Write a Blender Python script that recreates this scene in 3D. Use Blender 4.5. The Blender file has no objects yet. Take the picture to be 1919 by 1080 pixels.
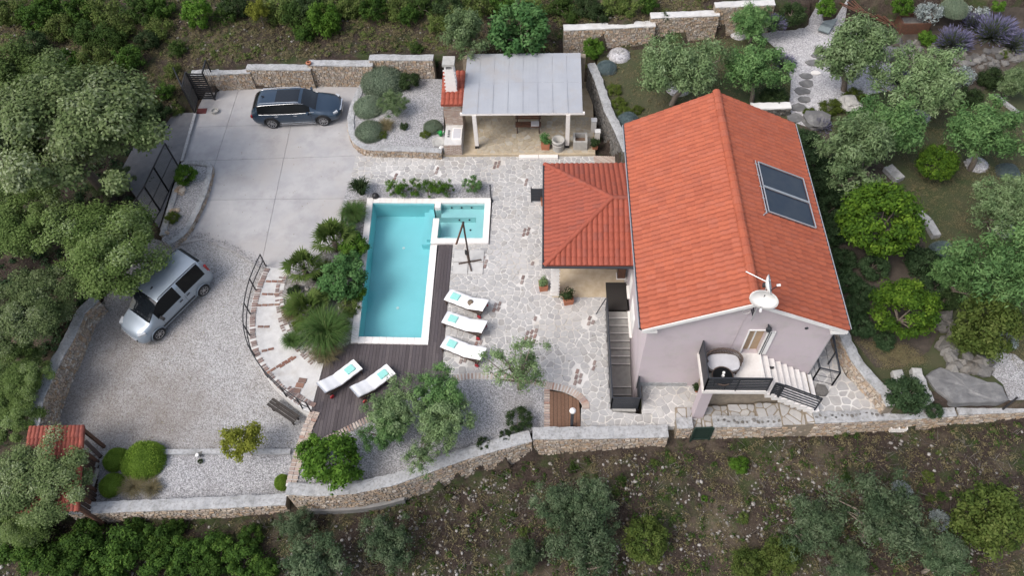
import bpy, bmesh, math, random
import numpy as np
from mathutils import Vector, Matrix
from math import radians, sin, cos, pi, sqrt, atan2, hypot, exp

random.seed(7); RNG = np.random.default_rng(7)
sc = bpy.context.scene
COL = sc.collection

# ---------------------------------------------------------------- camera
F_PX, PITCH, ROLL, YAW, CAM_H = 1396.84, radians(55.188), radians(-3.524), radians(-4.511), 28.0
def _cam_axes():
    cy, sy, cp, sp, cr, sr = cos(YAW), sin(YAW), cos(PITCH), sin(PITCH), cos(ROLL), sin(ROLL)
    F = Vector((sy, cy, 0)); Rt = Vector((cy, -sy, 0)); U = Vector((0, 0, 1))
    fw = F*cp - U*sp; up = F*sp + U*cp
    return Rt*cr + up*sr, -Rt*sr + up*cr, -fw
AX, AY, AZ = _cam_axes()
CAM = Vector((0, 0, CAM_H))
cd = bpy.data.cameras.new('camera'); cam = bpy.data.objects.new('camera', cd); COL.objects.link(cam)
cam.matrix_world = Matrix(((AX.x, AY.x, AZ.x, CAM.x), (AX.y, AY.y, AZ.y, CAM.y), (AX.z, AY.z, AZ.z, CAM.z), (0, 0, 0, 1)))
cd.sensor_width = 36.0; cd.lens = 36.0*F_PX/1919.0; cd.clip_start = 0.1; cd.clip_end = 600
sc.camera = cam

# ---------------------------------------------------------------- light: overcast sky and a broad soft sun from the west
SUN_EL, SUN_AZ = radians(52), radians(235)          # azimuth clockwise from +Y
w = bpy.data.worlds.new('World'); sc.world = w; w.use_nodes = True
nt = w.node_tree; nt.nodes.clear()
sky = nt.nodes.new('ShaderNodeTexSky'); sky.sky_type = 'NISHITA'; sky.sun_disc = False
sky.sun_elevation = SUN_EL; sky.sun_rotation = SUN_AZ; sky.air_density = 1.0; sky.dust_density = 4.0; sky.ozone_density = 1.0
hs = nt.nodes.new('ShaderNodeHueSaturation'); hs.inputs['Saturation'].default_value = 0.68
bg = nt.nodes.new('ShaderNodeBackground'); bg.inputs['Strength'].default_value = 0.15
wo = nt.nodes.new('ShaderNodeOutputWorld')
nt.links.new(sky.outputs[0], hs.inputs['Color']); nt.links.new(hs.outputs[0], bg.inputs['Color']); nt.links.new(bg.outputs[0], wo.inputs['Surface'])
sl = bpy.data.lights.new('sun', 'SUN'); sl.energy = 1.0; sl.angle = radians(24); sl.color = (1.0, 0.96, 0.93)
sun = bpy.data.objects.new('sun', sl); COL.objects.link(sun)
sdir = Vector((sin(SUN_AZ)*cos(SUN_EL), cos(SUN_AZ)*cos(SUN_EL), sin(SUN_EL)))
sun.rotation_euler = sdir.to_track_quat('Z', 'Y').to_euler(); sun.location = (0, 0, 60)
vs = sc.view_settings; vs.view_transform = 'Standard'; vs.look = 'None'; vs.gamma = 1.0; vs.use_curve_mapping = False
vs.exposure = 0.66
sc.render.engine = 'CYCLES'; sc.cycles.use_denoising = True; sc.cycles.max_bounces = 8; sc.cycles.transparent_max_bounces = 12
sc.cycles.caustics_refractive = False; sc.cycles.caustics_reflective = False

# ---------------------------------------------------------------- rays from photo pixels to real places
def ray(px, py): return AX*(px-959.5) + AY*(540.0-py) - AZ*F_PX
def P(px, py, z=0.0):
    d = ray(px, py); return CAM + d*((z-CAM_H)/d.z)
def onX(px, py, X):
    d = ray(px, py); return d*(X/d.x) + CAM
def onY(px, py, Y):
    d = ray(px, py); return d*(Y/d.y) + CAM
def onP(px, py, p0, n):
    d = ray(px, py); return CAM + d*((p0-CAM).dot(n)/d.dot(n))
def W(pts, z=0.0): return [tuple(P(x, y, z)[:2]) for x, y in pts]
def depth(p): return (Vector(p)-CAM).dot(-AZ)
def to_px(p):
    v = Vector(p)-CAM; c = -v.dot(AZ); return 959.5+F_PX*v.dot(AX)/c, 540-F_PX*v.dot(AY)/c

# ---------------------------------------------------------------- polygon tools
def inside(p, poly):
    x, y = p[0], p[1]; r = False; n = len(poly); j = n-1
    for i in range(n):
        xi, yi = poly[i]; xj, yj = poly[j]
        if (yi > y) != (yj > y) and x < (xj-xi)*(y-yi)/(yj-yi)+xi: r = not r
        j = i
    return r
def inside_np(X, Y, poly):
    r = np.zeros(X.shape, bool); n = len(poly); j = n-1
    for i in range(n):
        xi, yi = poly[i]; xj, yj = poly[j]
        if yi != yj:
            r ^= ((yi > Y) != (yj > Y)) & (X < (xj-xi)*(Y-yi)/(yj-yi)+xi)
        j = i
    return r
def area(poly):
    return 0.5*sum(poly[i-1][0]*poly[i][1]-poly[i][0]*poly[i-1][1] for i in range(len(poly)))
def ccw(poly): return list(poly) if area(poly) > 0 else list(poly)[::-1]
def clip_half(poly, nx, ny, c):
    """keep the part of poly with nx*x+ny*y <= c"""
    out = []; n = len(poly)
    for i in range(n):
        a, b = poly[i-1], poly[i]
        da, db = nx*a[0]+ny*a[1]-c, nx*b[0]+ny*b[1]-c
        if (da <= 0) != (db <= 0):
            t = da/(da-db); out.append((a[0]+(b[0]-a[0])*t, a[1]+(b[1]-a[1])*t))
        if db <= 0: out.append(b)
    return out
def resample(pts, step):
    out = [tuple(pts[0])]
    for a, b in zip(pts[:-1], pts[1:]):
        L = sqrt(sum((p-q)**2 for p, q in zip(a, b))); n = max(1, int(round(L/step)))
        for k in range(1, n+1): out.append(tuple(p+(q-p)*k/n for p, q in zip(a, b)))
    return out
def smooth_path(pts, n=6):
    """Catmull-Rom through tuples of any length"""
    out = []; m = len(pts)
    for i in range(m-1):
        p0, p1, p2, p3 = pts[max(i-1, 0)], pts[i], pts[i+1], pts[min(i+2, m-1)]
        for k in range(n):
            t = k/n
            out.append(tuple(0.5*((2*b)+(-a+c)*t+(2*a-5*b+4*c-d)*t*t+(-a+3*b-3*c+d)*t**3) for a, b, c, d in zip(p0, p1, p2, p3)))
    out.append(tuple(pts[-1])); return out

# ---------------------------------------------------------------- mesh builder
class MB:
    def __init__(s): s.v = []; s.f = []
    def add(s, vs, fs):
        o = len(s.v); s.v.extend([tuple(p) for p in vs]); s.f.extend([tuple(i+o for i in f) for f in fs]); return s
    def box(s, c, d, rz=0.0, M=None):
        hx, hy, hz = d[0]/2, d[1]/2, d[2]/2; cr, sr = cos(rz), sin(rz); vs = []
        for z in (-hz, hz):
            for x, y in ((-hx, -hy), (hx, -hy), (hx, hy), (-hx, hy)):
                vs.append((c[0]+x*cr-y*sr, c[1]+x*sr+y*cr, c[2]+z))
        if M is not None: vs = [tuple(M @ Vector(v)) for v in vs]
        return s.add(vs, [(3, 2, 1, 0), (4, 5, 6, 7), (0, 1, 5, 4), (1, 2, 6, 5), (2, 3, 7, 6), (3, 0, 4, 7)])
    def prism(s, poly, z0, z1, bottom=False):
        poly = ccw(poly); n = len(poly)
        g = lambda z, p: z(p[0], p[1]) if callable(z) else z
        vs = [(p[0], p[1], g(z0, p)) for p in poly]+[(p[0], p[1], g(z1, p)) for p in poly]
        fs = [(i, (i+1) % n, n+(i+1) % n, n+i) for i in range(n)]+[tuple(range(n, 2*n))]
        if bottom: fs.append(tuple(range(n-1, -1, -1)))
        return s.add(vs, fs)
    def sheet(s, poly, z):
        poly = ccw(poly); return s.add([(p[0], p[1], z(p[0], p[1]) if callable(z) else z) for p in poly], [tuple(range(len(poly)))])
    def tube(s, pts, r, n=6, caps=True):
        pts = [Vector(p) for p in pts]; m = len(pts); rs = r if isinstance(r, (list, tuple)) else [r]*m; vs = []; fs = []
        up = None
        for i, p in enumerate(pts):
            t = (pts[min(i+1, m-1)]-pts[max(i-1, 0)])
            if t.length < 1e-9: t = Vector((0, 0, 1))
            t.normalize()
            if up is None:
                a = Vector((1, 0, 0)) if abs(t.x) < 0.9 else Vector((0, 1, 0)); up = t.cross(a).normalized()
            else:
                up = (up - t*up.dot(t)); up = up.normalized() if up.length > 1e-6 else t.orthogonal().normalized()
            b = t.cross(up)
            for k in range(n):
                a = 2*pi*k/n; vs.append(p+(up*cos(a)+b*sin(a))*rs[i])
        for i in range(m-1):
            for k in range(n):
                fs.append((i*n+k, i*n+(k+1) % n, (i+1)*n+(k+1) % n, (i+1)*n+k))
        if caps: fs += [tuple(range(n-1, -1, -1)), tuple(range((m-1)*n, m*n))]
        return s.add(vs, fs)
    def bar(s, a, b, wd, ht):
        """square-section bar from a to b"""
        a, b = Vector(a), Vector(b); t = (b-a).normalized()
        sd = t.cross(Vector((0, 0, 1)))
        sd = sd.normalized() if sd.length > 1e-4 else Vector((1, 0, 0))
        up = sd.cross(t); vs = []
        for p in (a, b):
            for x, y in ((-1, -1), (1, -1), (1, 1), (-1, 1)): vs.append(p+sd*x*wd/2+up*y*ht/2)
        return s.add(vs, [(3, 2, 1, 0), (4, 5, 6, 7), (0, 1, 5, 4), (1, 2, 6, 5), (2, 3, 7, 6), (3, 0, 4, 7)])
    def lathe(s, prof, c=(0, 0, 0), n=16, M=None):
        vs = []; fs = []; m = len(prof)
        for r, z in prof:
            for k in range(n):
                a = 2*pi*k/n; v = Vector((r*cos(a), r*sin(a), z))
                v = (M @ v if M is not None else v)+Vector(c); vs.append(v)
        for i in range(m-1):
            for k in range(n): fs.append((i*n+k, i*n+(k+1) % n, (i+1)*n+(k+1) % n, (i+1)*n+k))
        return s.add(vs, fs)
    def rock(s, c, r, seed=0, flat=0.7, n=1):
        rg = random.Random(seed); bm = bmesh.new(); bmesh.ops.create_icosphere(bm, subdivisions=n, radius=1)
        ph = [rg.uniform(0, 6.3) for _ in range(6)]
        o = len(s.v); sx, sy = rg.uniform(.8, 1.25), rg.uniform(.7, 1.1); rz = rg.uniform(0, 6.28)
        for v in bm.verts:
            k = 1+.18*sin(3*v.co.x+ph[0])+.15*sin(4*v.co.y+ph[1])+.12*sin(5*v.co.z+ph[2])+rg.uniform(-.08, .08)
            x, y, z = v.co.x*k*sx, v.co.y*k*sy, v.co.z*k*flat
            s.v.append((c[0]+r*(x*cos(rz)-y*sin(rz)), c[1]+r*(x*sin(rz)+y*cos(rz)), c[2]+r*z))
        for f in bm.faces: s.f.append(tuple(o+v.index for v in f.verts))
        bm.free(); return s
    def mesh(s, name, smooth=False):
        me = bpy.data.meshes.new(name); me.from_pydata(s.v, [], s.f); me.update()
        if smooth: me.shade_smooth()
        return me
    def build(s, name, mat, parent=None, smooth=False, kind=None, label=None):
        return link(name, s.mesh(name, smooth), mat, parent, kind, label)
def link(name, me, mat, parent=None, kind=None, label=None):
    if mat is not None and len(me.materials) == 0: me.materials.append(mat)
    o = bpy.data.objects.new(name, me); COL.objects.link(o)
    if parent is not None:
        o.parent = parent
    if kind: o['kind'] = kind
    if label: o['label'] = label
    return o
def np_mesh(name, V, F, tint=None, smooth=False):
    """V (n,3), F (m,k) of one polygon size"""
    me = bpy.data.meshes.new(name); n, (m, k) = len(V), F.shape
    me.vertices.add(n); me.vertices.foreach_set('co', np.asarray(V, np.float32).ravel())
    me.loops.add(m*k); me.loops.foreach_set('vertex_index', F.astype(np.int32).ravel())
    me.polygons.add(m); me.polygons.foreach_set('loop_start', np.arange(0, m*k, k, dtype=np.int32))
    try: me.polygons.foreach_set('loop_total', np.full(m, k, np.int32))
    except Exception: pass
    me.update(calc_edges=True)
    if tint is not None:
        a = me.attributes.new('tint', 'FLOAT', 'POINT'); a.data.foreach_set('value', np.asarray(tint, np.float32))
    if smooth: me.shade_smooth()
    return me
def tag(o, label, cat, group=None, kind=None):
    o['label'] = label; o['category'] = cat
    if group: o['group'] = group
    if kind: o['kind'] = kind
    return o
def thing(name, label, cat, loc=(0, 0, 0), rz=0.0, group=None):
    o = bpy.data.objects.new(name, None); o.empty_display_size = 0.2; COL.objects.link(o)
    o.location = loc; o.rotation_euler = (0, 0, rz); return tag(o, label, cat, group)
def struct(o): o['kind'] = 'structure'; return o
def dup(root, loc, rz=0.0, s=1.0, label=None, group=None):
    r = root.copy(); COL.objects.link(r); r.location = loc; r.rotation_euler = (0, 0, rz)
    r.scale = s if isinstance(s, (tuple, list)) else (s, s, s)
    if label: r['label'] = label
    if group: r['group'] = group
    for ch in list(root.children):
        c = ch.copy(); COL.objects.link(c); c.parent = r
        for g in list(ch.children):
            d = g.copy(); COL.objects.link(d); d.parent = c
    return r
# ---------------------------------------------------------------- materials
MATS = {}
def lin(c): return tuple(c)+(1.0,) if len(c) == 3 else tuple(c)
def mk(name, c1, c2=None, scale=4.0, rough=0.8, bump=0.0, bscale=30.0, isl=None, metallic=0.0, c3=None, s3=0.6, spec=0.5, coat=0.0, detail=6.0, stain=None, stscale=.5, stamt=.6):
    """Principled with noise between c1 and c2; isl = list of colours picked per loose piece"""
    if name in MATS: return MATS[name]
    m = bpy.data.materials.new(name); m.use_nodes = True; t = m.node_tree; N = t.nodes; L = t.links
    b = N['Principled BSDF']; b.inputs['Roughness'].default_value = rough; b.inputs['Metallic'].default_value = metallic
    b.inputs['Specular IOR Level'].default_value = spec; b.inputs['Coat Weight'].default_value = coat
    tc = N.new('ShaderNodeTexCoord'); co = tc.outputs['Object']
    def noise(s, d=detail, r=.6):
        n = N.new('ShaderNodeTexNoise'); n.inputs['Scale'].default_value = s; n.inputs['Detail'].default_value = d; n.inputs['Roughness'].default_value = r
        L.new(co, n.inputs['Vector']); return n.outputs['Fac']
    def ramp(f, lo, hi):
        r = N.new('ShaderNodeMapRange'); r.inputs['From Min'].default_value = lo; r.inputs['From Max'].default_value = hi; L.new(f, r.inputs['Value']); return r.outputs[0]
    def mix(f, a, bb):
        x = N.new('ShaderNodeMix'); x.data_type = 'RGBA'
        if hasattr(f, 'links'): L.new(f, x.inputs[0])
        else: x.inputs[0].default_value = f
        for k, q in ((6, a), (7, bb)):
            if hasattr(q, 'links'): L.new(q, x.inputs[k])
            else: x.inputs[k].default_value = lin(q)
        return x.outputs[2]
    col = c1
    if isl:
        g = N.new('ShaderNodeNewGeometry'); oi = N.new('ShaderNodeObjectInfo'); ad = N.new('ShaderNodeMath'); ad.operation = 'ADD'
        L.new(g.outputs['Random Per Island'], ad.inputs[0]); L.new(oi.outputs['Random'], ad.inputs[1])
        fr = N.new('ShaderNodeMath'); fr.operation = 'FRACT'; L.new(ad.outputs[0], fr.inputs[0])
        cr = N.new('ShaderNodeValToRGB'); cr.color_ramp.interpolation = 'LINEAR'; e = cr.color_ramp.elements
        for i, c in enumerate(isl):
            pos = i/(len(isl)-1)
            if i == 0: e[0].position = 0; e[0].color = lin(c)
            elif i == len(isl)-1: e[-1].position = 1; e[-1].color = lin(c)
            else:
                q = e.new(pos); q.color = lin(c)
        L.new(fr.outputs[0], cr.inputs[0]); col = cr.outputs[0]
        if c2 is not None:
            dk = N.new('ShaderNodeMix'); dk.data_type = 'RGBA'; dk.blend_type = 'MULTIPLY'; L.new(ramp(noise(scale), .3, .7), dk.inputs[0]); L.new(col, dk.inputs[6]); dk.inputs[7].default_value = lin(c2); col = dk.outputs[2]
    elif c2 is not None:
        col = mix(ramp(noise(scale), .32, .68), c1, c2)
    if c3 is not None: col = mix(ramp(noise(s3), .48, .66), col, c3)
    if stain is not None:
        f = N.new('ShaderNodeMath'); f.operation = 'MULTIPLY'; f.inputs[1].default_value = stamt; L.new(ramp(noise(stscale, 8, .7), .5, .72), f.inputs[0]); col = mix(f.outputs[0], col, stain)
    if hasattr(col, 'links'): L.new(col, b.inputs['Base Color'])
    else: b.inputs['Base Color'].default_value = lin(col)
    if bump:
        bp = N.new('ShaderNodeBump'); bp.inputs['Strength'].default_value = bump; bp.inputs['Distance'].default_value = 0.02
        L.new(noise(bscale, 4), bp.inputs['Height']); L.new(bp.outputs[0], b.inputs['Normal'])
    MATS[name] = m; return m
def leafmat(name, cols, trans=0.25, rough=0.55, var=.5):
    """foliage: colour by leaf and by clump (attribute tint), part of the light passes through"""
    m = bpy.data.materials.new(name); m.use_nodes = True; t = m.node_tree; N = t.nodes; L = t.links
    b = N['Principled BSDF']; b.inputs['Roughness'].default_value = .7; b.inputs['Specular IOR Level'].default_value = 0.12
    g = N.new('ShaderNodeNewGeometry'); at = N.new('ShaderNodeAttribute'); at.attribute_name = 'tint'; oi = N.new('ShaderNodeObjectInfo')
    a = N.new('ShaderNodeMath'); a.operation = 'MULTIPLY'; a.inputs[1].default_value = 1-var; L.new(g.outputs['Random Per Island'], a.inputs[0])
    bb = N.new('ShaderNodeMath'); bb.operation = 'MULTIPLY_ADD'; bb.inputs[1].default_value = var; L.new(at.outputs['Fac'], bb.inputs[0]); L.new(a.outputs[0], bb.inputs[2])
    cr = N.new('ShaderNodeValToRGB'); e = cr.color_ramp.elements
    for i, c in enumerate(cols):
        if i == 0: e[0].position = 0; e[0].color = lin(c)
        elif i == len(cols)-1: e[-1].position = 1; e[-1].color = lin(c)
        else:
            q = e.new(i/(len(cols)-1)); q.color = lin(c)
    L.new(bb.outputs[0], cr.inputs[0])
    hv = N.new('ShaderNodeHueSaturation'); mr = N.new('ShaderNodeMapRange'); mr.inputs['To Min'].default_value = .82; mr.inputs['To Max'].default_value = 1.18
    L.new(oi.outputs['Random'], mr.inputs['Value']); L.new(mr.outputs[0], hv.inputs['Value']); L.new(cr.outputs[0], hv.inputs['Color'])
    L.new(hv.outputs[0], b.inputs['Base Color'])
    tr = N.new('ShaderNodeBsdfTranslucent'); L.new(hv.outputs[0], tr.inputs['Color'])
    mx = N.new('ShaderNodeMixShader'); mx.inputs[0].default_value = trans
    L.new(b.outputs[0], mx.inputs[1]); L.new(tr.outputs[0], mx.inputs[2]); L.new(mx.outputs[0], N['Material Output'].inputs['Surface'])
    MATS[name] = m; return m

concrete = mk('drive_concrete', (.42, .41, .405), (.33, .325, .33), .9, .85, .25, 60, c3=(.37, .35, .335), s3=.3, stain=(.24, .23, .235), stscale=.7, stamt=.6)
asphalt = mk('road_asphalt', (.13, .13, .135), (.17, .17, .175), 3, .9, .4, 120)
mortar = mk('mortar', (.66, .645, .62), (.55, .535, .51), 2.0, .9, .4, 90, stain=(.33, .27, .2), stscale=.45, stamt=.7)
flag = mk('flagstone', None, (.82, .82, .84), 7, .8, .35, 40, isl=[(.37, .363, .352), (.45, .44, .425), (.40, .393, .383), (.48, .465, .44), (.42, .412, .40), (.39, .372, .345), (.35, .345, .34)], stain=(.58, .57, .56), stscale=.32, stamt=.6)
rubble = mk('rubble_stone', None, (.75, .72, .68), 14, .9, .5, 60, isl=[(.36, .27, .19), (.50, .41, .32), (.30, .26, .22), (.56, .49, .41), (.44, .31, .20), (.60, .55, .49), (.36, .33, .30), (.47, .36, .29)])
greystone = mk('grey_rubble', None, (.7, .7, .68), 14, .9, .5, 60, isl=[(.105, .10, .098), (.175, .168, .16), (.14, .126, .11), (.22, .21, .195), (.085, .08, .075)])
coping = mk('coping_concrete', (.43, .43, .435), (.32, .325, .33), 5, .9, .6, 45, c3=(.26, .26, .25), s3=11, stain=(.17, .17, .16), stscale=1.7, stamt=.8)
wallcore = mk('wall_core', (.3, .25, .19), (.2, .17, .13), 6, .95, .5, 40)
brick = mk('brick_red', None, (.7, .66, .64), 25, .9, .4, 70, isl=[(.24, .12, .09), (.32, .18, .13), (.2, .13, .11), (.36, .24, .18)])
brickpale = mk('brick_pale', None, (.8, .78, .76), 25, .9, .4, 70, isl=[(.38, .29, .24), (.48, .40, .34), (.33, .25, .22), (.55, .48, .42), (.36, .22, .17)])
brickdark = mk('brick_weathered', None, (.8, .78, .76), 25, .9, .4, 70, isl=[(.25, .19, .17), (.33, .28, .26), (.2, .15, .14), (.3, .2, .17)])
whitewash = mk('lime_mortar', (.60, .59, .57), (.48, .47, .455), 3, .9, .35, 60, stain=(.36, .31, .25), stscale=1.1, stamt=.5)
whitestone = mk('white_coping', None, (.9, .88, .86), 9, .6, .1, 60, isl=[(.72, .69, .66), (.80, .78, .75), (.76, .73, .70)])
poolwall = mk('pool_liner', (.33, .67, .70), (.30, .63, .66), 1.0, .6)
tubwall = mk('hot_tub_liner', (.46, .68, .68), (.43, .65, .65), 1.0, .6)
deckwood = mk('dark_deck_wood', None, (.62, .6, .62), 18, .65, .3, 40, isl=[(.065, .052, .054), (.10, .083, .083), (.082, .068, .072), (.125, .105, .103)])
brownwood = mk('brown_deck_wood', None, (.7, .66, .62), 18, .7, .3, 40, isl=[(.16, .085, .05), (.20, .11, .065), (.14, .078, .05)])
stucco = mk('lilac_stucco', (.54, .47, .49), (.50, .435, .46), .7, .9, .25, 120, c3=(.50, .45, .45), s3=2.3, stain=(.38, .335, .34), stscale=.9, stamt=.55)
whitepaint = mk('white_paint', (.78, .77, .75), (.7, .69, .67), 3, .55)
tile = mk('roof_tile', None, (.80, .78, .76), 9, .75, .2, 50, isl=[(.37, .09, .043), (.42, .108, .052), (.39, .098, .047), (.34, .082, .04), (.40, .11, .06), (.38, .095, .046)], stain=(.27, .085, .055), stscale=1.3, stamt=.4)
tileold = mk('roof_tile_weathered', None, (.8, .78, .76), 9, .75, .2, 50, isl=[(.29, .065, .036), (.34, .08, .045), (.32, .072, .04), (.27, .07, .045)], stain=(.2, .075, .055), stscale=1.8, stamt=.5)
tileshed = mk('shed_tile', None, (.6, .55, .5), 6, .8, .3, 50, isl=[(.26, .06, .04), (.33, .085, .055), (.22, .06, .045)])
darkmetal = mk('anthracite_metal', (.038, .042, .05), None, 4, .45, metallic=.3)
blackmetal = mk('black_metal', (.015, .015, .017), None, 4, .5)
steel = mk('pale_metal', (.55, .56, .57), None, 4, .4, metallic=.6)
sheetroof = mk('sheet_roof', None, (.86, .86, .88), .8, .35, .05, 10, isl=[(.37, .385, .41), (.38, .395, .418), (.375, .388, .412)], stain=(.35, .33, .315), stscale=.5, stamt=.95)
blackmat = mk('black_matting', (.02, .017, .015), (.03, .026, .023), 40, .9)
soil = mk('bed_soil', (.045, .036, .028), (.085, .068, .054), 3, .95, .6, 30)
lawn = mk('dry_lawn', (.042, .056, .02), (.07, .066, .034), .9, .95, .7, 80, c3=(.036, .056, .017), s3=.5)
benchwood = mk('dark_bench_wood', (.028, .023, .02), (.045, .037, .032), 10, .8)
plaster = mk('lilac_render', (.45, .39, .41), None, 4, .9)
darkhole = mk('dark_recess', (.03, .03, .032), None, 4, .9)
fabric = mk('white_canvas', (.80, .80, .80), (.74, .74, .75), 6, .85, .1, 60)
darkwood = mk('dark_stained_wood', (.045, .028, .022), (.075, .045, .033), 10, .6)
redplastic = mk('red_wheel', (.35, .02, .03), None, 4, .5)
towelmat = mk('turquoise_towel', (.30, .64, .58), (.26, .58, .53), 20, .95, .3, 120)
terracotta = mk('terracotta', (.42, .16, .085), (.35, .14, .08), 5, .85)
footing_c = mk('footing_concrete', (.26, .255, .25), (.2, .195, .19), 2, .9, .3, 30, stain=(.12, .12, .1), stscale=1.2, stamt=.6)
stoneware = mk('cast_stone', (.42, .41, .38), (.33, .32, .3), 6, .9, .3, 50)
tyre = mk('tyre_rubber', (.018, .018, .019), None, 4, .85)
alloy = mk('alloy_rim', (.48, .48, .49), None, 4, .3, metallic=.8)
carblue = mk('car_paint_graphite', (.030, .055, .088), None, 4, .28, metallic=.55, coat=1.0)
carsilver = mk('car_paint_silver', (.27, .315, .365), None, 4, .4, metallic=.4, coat=.5)
carglass = mk('car_glass', (.008, .009, .010), None, 4, .12, spec=.12)
windscreen = mk('car_windscreen', (.008, .010, .013), None, 4, .06, spec=.7)
chrome = mk('bright_trim', (.6, .61, .63), None, 4, .25, metallic=.8)
lampglass = mk('lamp_glass', (.42, .44, .46), None, 4, .15, spec=.5)
redlamp = mk('tail_lamp', (.25, .01, .012), None, 4, .2)
solar = mk('solar_glass', (.022, .034, .055), (.04, .05, .066), 1.6, .25, spec=.2)
wicker = mk('brown_wicker', (.06, .042, .035), (.1, .07, .055), 60, .8, .4, 90)
bark = mk('bark', (.15, .12, .095), (.24, .2, .165), 12, .95, .6, 40)
barkdark = mk('dark_bark', (.07, .055, .042), (.12, .095, .075), 12, .95, .6, 40)
rockmat = mk('field_rock', None, (.75, .74, .72), 8, .9, .4, 40, isl=[(.34, .32, .30), (.2, .185, .17), (.46, .44, .42), (.16, .145, .13), (.26, .23, .2)])
slabrock = mk('rock_slab', (.115, .114, .115), (.175, .173, .172), 2.5, .9, .5, 25, stain=(.27, .265, .255), stscale=2.2, stamt=.8)
pebble = mk('pale_pebble', None, None, 8, .8, isl=[(.36, .35, .345), (.46, .45, .44), (.28, .275, .27), (.22, .215, .21)])
doortan = mk('tan_door', (.40, .29, .18), (.34, .24, .15), 8, .6)
greenpaint = mk('dark_green_paint', (.012, .03, .022), None, 4, .6)
cushion = mk('grey_cushion', (.52, .52, .54), (.45, .45, .47), 5, .9)
rust = mk('rusty_wood', (.14, .06, .035), (.08, .045, .03), 8, .8, .4, 30)
greyfabric = mk('grey_sling', (.22, .26, .27), (.18, .215, .225), 8, .7)
deadwood = mk('grey_driftwood', (.26, .24, .215), (.17, .155, .14), 9, .9, .6, 30)

def gravelmat(name, cols, scale, big=(.3, .3, .3), bamt=.0, bs=.4):
    m = bpy.data.materials.new(name); m.use_nodes = True; t = m.node_tree; N = t.nodes; L = t.links
    b = N['Principled BSDF']; b.inputs['Roughness'].default_value = .9
    tc = N.new('ShaderNodeTexCoord'); v = N.new('ShaderNodeTexVoronoi'); v.inputs['Scale'].default_value = scale; L.new(tc.outputs['Object'], v.inputs['Vector'])
    sp = N.new('ShaderNodeSeparateColor'); L.new(v.outputs['Color'], sp.inputs[0])
    cr = N.new('ShaderNodeValToRGB'); e = cr.color_ramp.elements
    for i, c in enumerate(cols):
        if i == 0: e[0].color = lin(c)
        elif i == len(cols)-1: e[-1].color = lin(c)
        else: q = e.new(i/(len(cols)-1)); q.color = lin(c)
    L.new(sp.outputs[0], cr.inputs[0])
    n = N.new('ShaderNodeTexNoise'); n.inputs['Scale'].default_value = bs; n.inputs['Detail'].default_value = 8; n.inputs['Roughness'].default_value = .65; L.new(tc.outputs['Object'], n.inputs['Vector'])
    mr = N.new('ShaderNodeMapRange'); mr.inputs['From Min'].default_value = .45; mr.inputs['From Max'].default_value = .7; mr.inputs['To Max'].default_value = bamt; L.new(n.outputs['Fac'], mr.inputs['Value'])
    mx = N.new('ShaderNodeMix'); mx.data_type = 'RGBA'; L.new(mr.outputs[0], mx.inputs[0]); L.new(cr.outputs[0], mx.inputs[6]); mx.inputs[7].default_value = lin(big)
    L.new(mx.outputs[2], b.inputs['Base Color'])
    bp = N.new('ShaderNodeBump'); bp.inputs['Strength'].default_value = .6; bp.inputs['Distance'].default_value = .025; L.new(v.outputs['Distance'], bp.inputs['Height']); bp.invert = True; L.new(bp.outputs[0], b.inputs['Normal'])
    MATS[name] = m; return m
gravel_lot = gravelmat('lot_gravel', [(.17, .16, .155), (.29, .282, .278), (.34, .335, .332), (.43, .425, .42)], 24, (.15, .12, .095), .85, .13)
gravel_bed = gravelmat('bed_gravel', [(.15, .148, .15), (.26, .257, .262), (.35, .345, .352), (.50, .495, .5)], 27, (.18, .168, .16), .6, .5)
gravel_white = gravelmat('white_gravel', [(.25, .245, .26), (.37, .365, .375), (.45, .44, .455), (.58, .57, .585)], 20, (.42, .41, .41), .4, .8)

def groundmat():
    m = bpy.data.materials.new('hillside_ground'); m.use_nodes = True; t = m.node_tree; N = t.nodes; L = t.links
    b = N['Principled BSDF']; b.inputs['Roughness'].default_value = .95; b.inputs['Specular IOR Level'].default_value = .2
    tc = N.new('ShaderNodeTexCoord'); co = tc.outputs['Object']
    def nz(s, d=8, r=.65):
        n = N.new('ShaderNodeTexNoise'); n.inputs['Scale'].default_value = s; n.inputs['Detail'].default_value = d; n.inputs['Roughness'].default_value = r; L.new(co, n.inputs['Vector']); return n.outputs['Fac']
    def rm(f, a, c):
        r = N.new('ShaderNodeMapRange'); r.inputs['From Min'].default_value = a; r.inputs['From Max'].default_value = c; L.new(f, r.inputs['Value']); return r.outputs[0]
    def mx(f, a, c):
        x = N.new('ShaderNodeMix'); x.data_type = 'RGBA'; L.new(f, x.inputs[0])
        for k, q in ((6, a), (7, c)):
            if hasattr(q, 'links'): L.new(q, x.inputs[k])
            else: x.inputs[k].default_value = lin(q)
        return x.outputs[2]
    c = mx(rm(nz(9), .35, .65), (.022, .016, .013), (.058, .043, .035))
    c = mx(rm(nz(.5), .48, .66), c, mx(rm(nz(14), .35, .65), (.075, .06, .04), (.13, .105, .075)))
    c = mx(rm(nz(.8, 10), .5, .64), c, mx(rm(nz(12), .3, .7), (.022, .034, .012), (.05, .066, .022)))
    c = mx(rm(nz(26, 3), .64, .72), c, (.2, .185, .17))
    L.new(c, b.inputs['Base Color'])
    bp = N.new('ShaderNodeBump'); bp.inputs['Strength'].default_value = .8; bp.inputs['Distance'].default_value = .06; L.new(nz(7, 10), bp.inputs['Height']); L.new(bp.outputs[0], b.inputs['Normal'])
    return m
ground_mat = groundmat()
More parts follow.
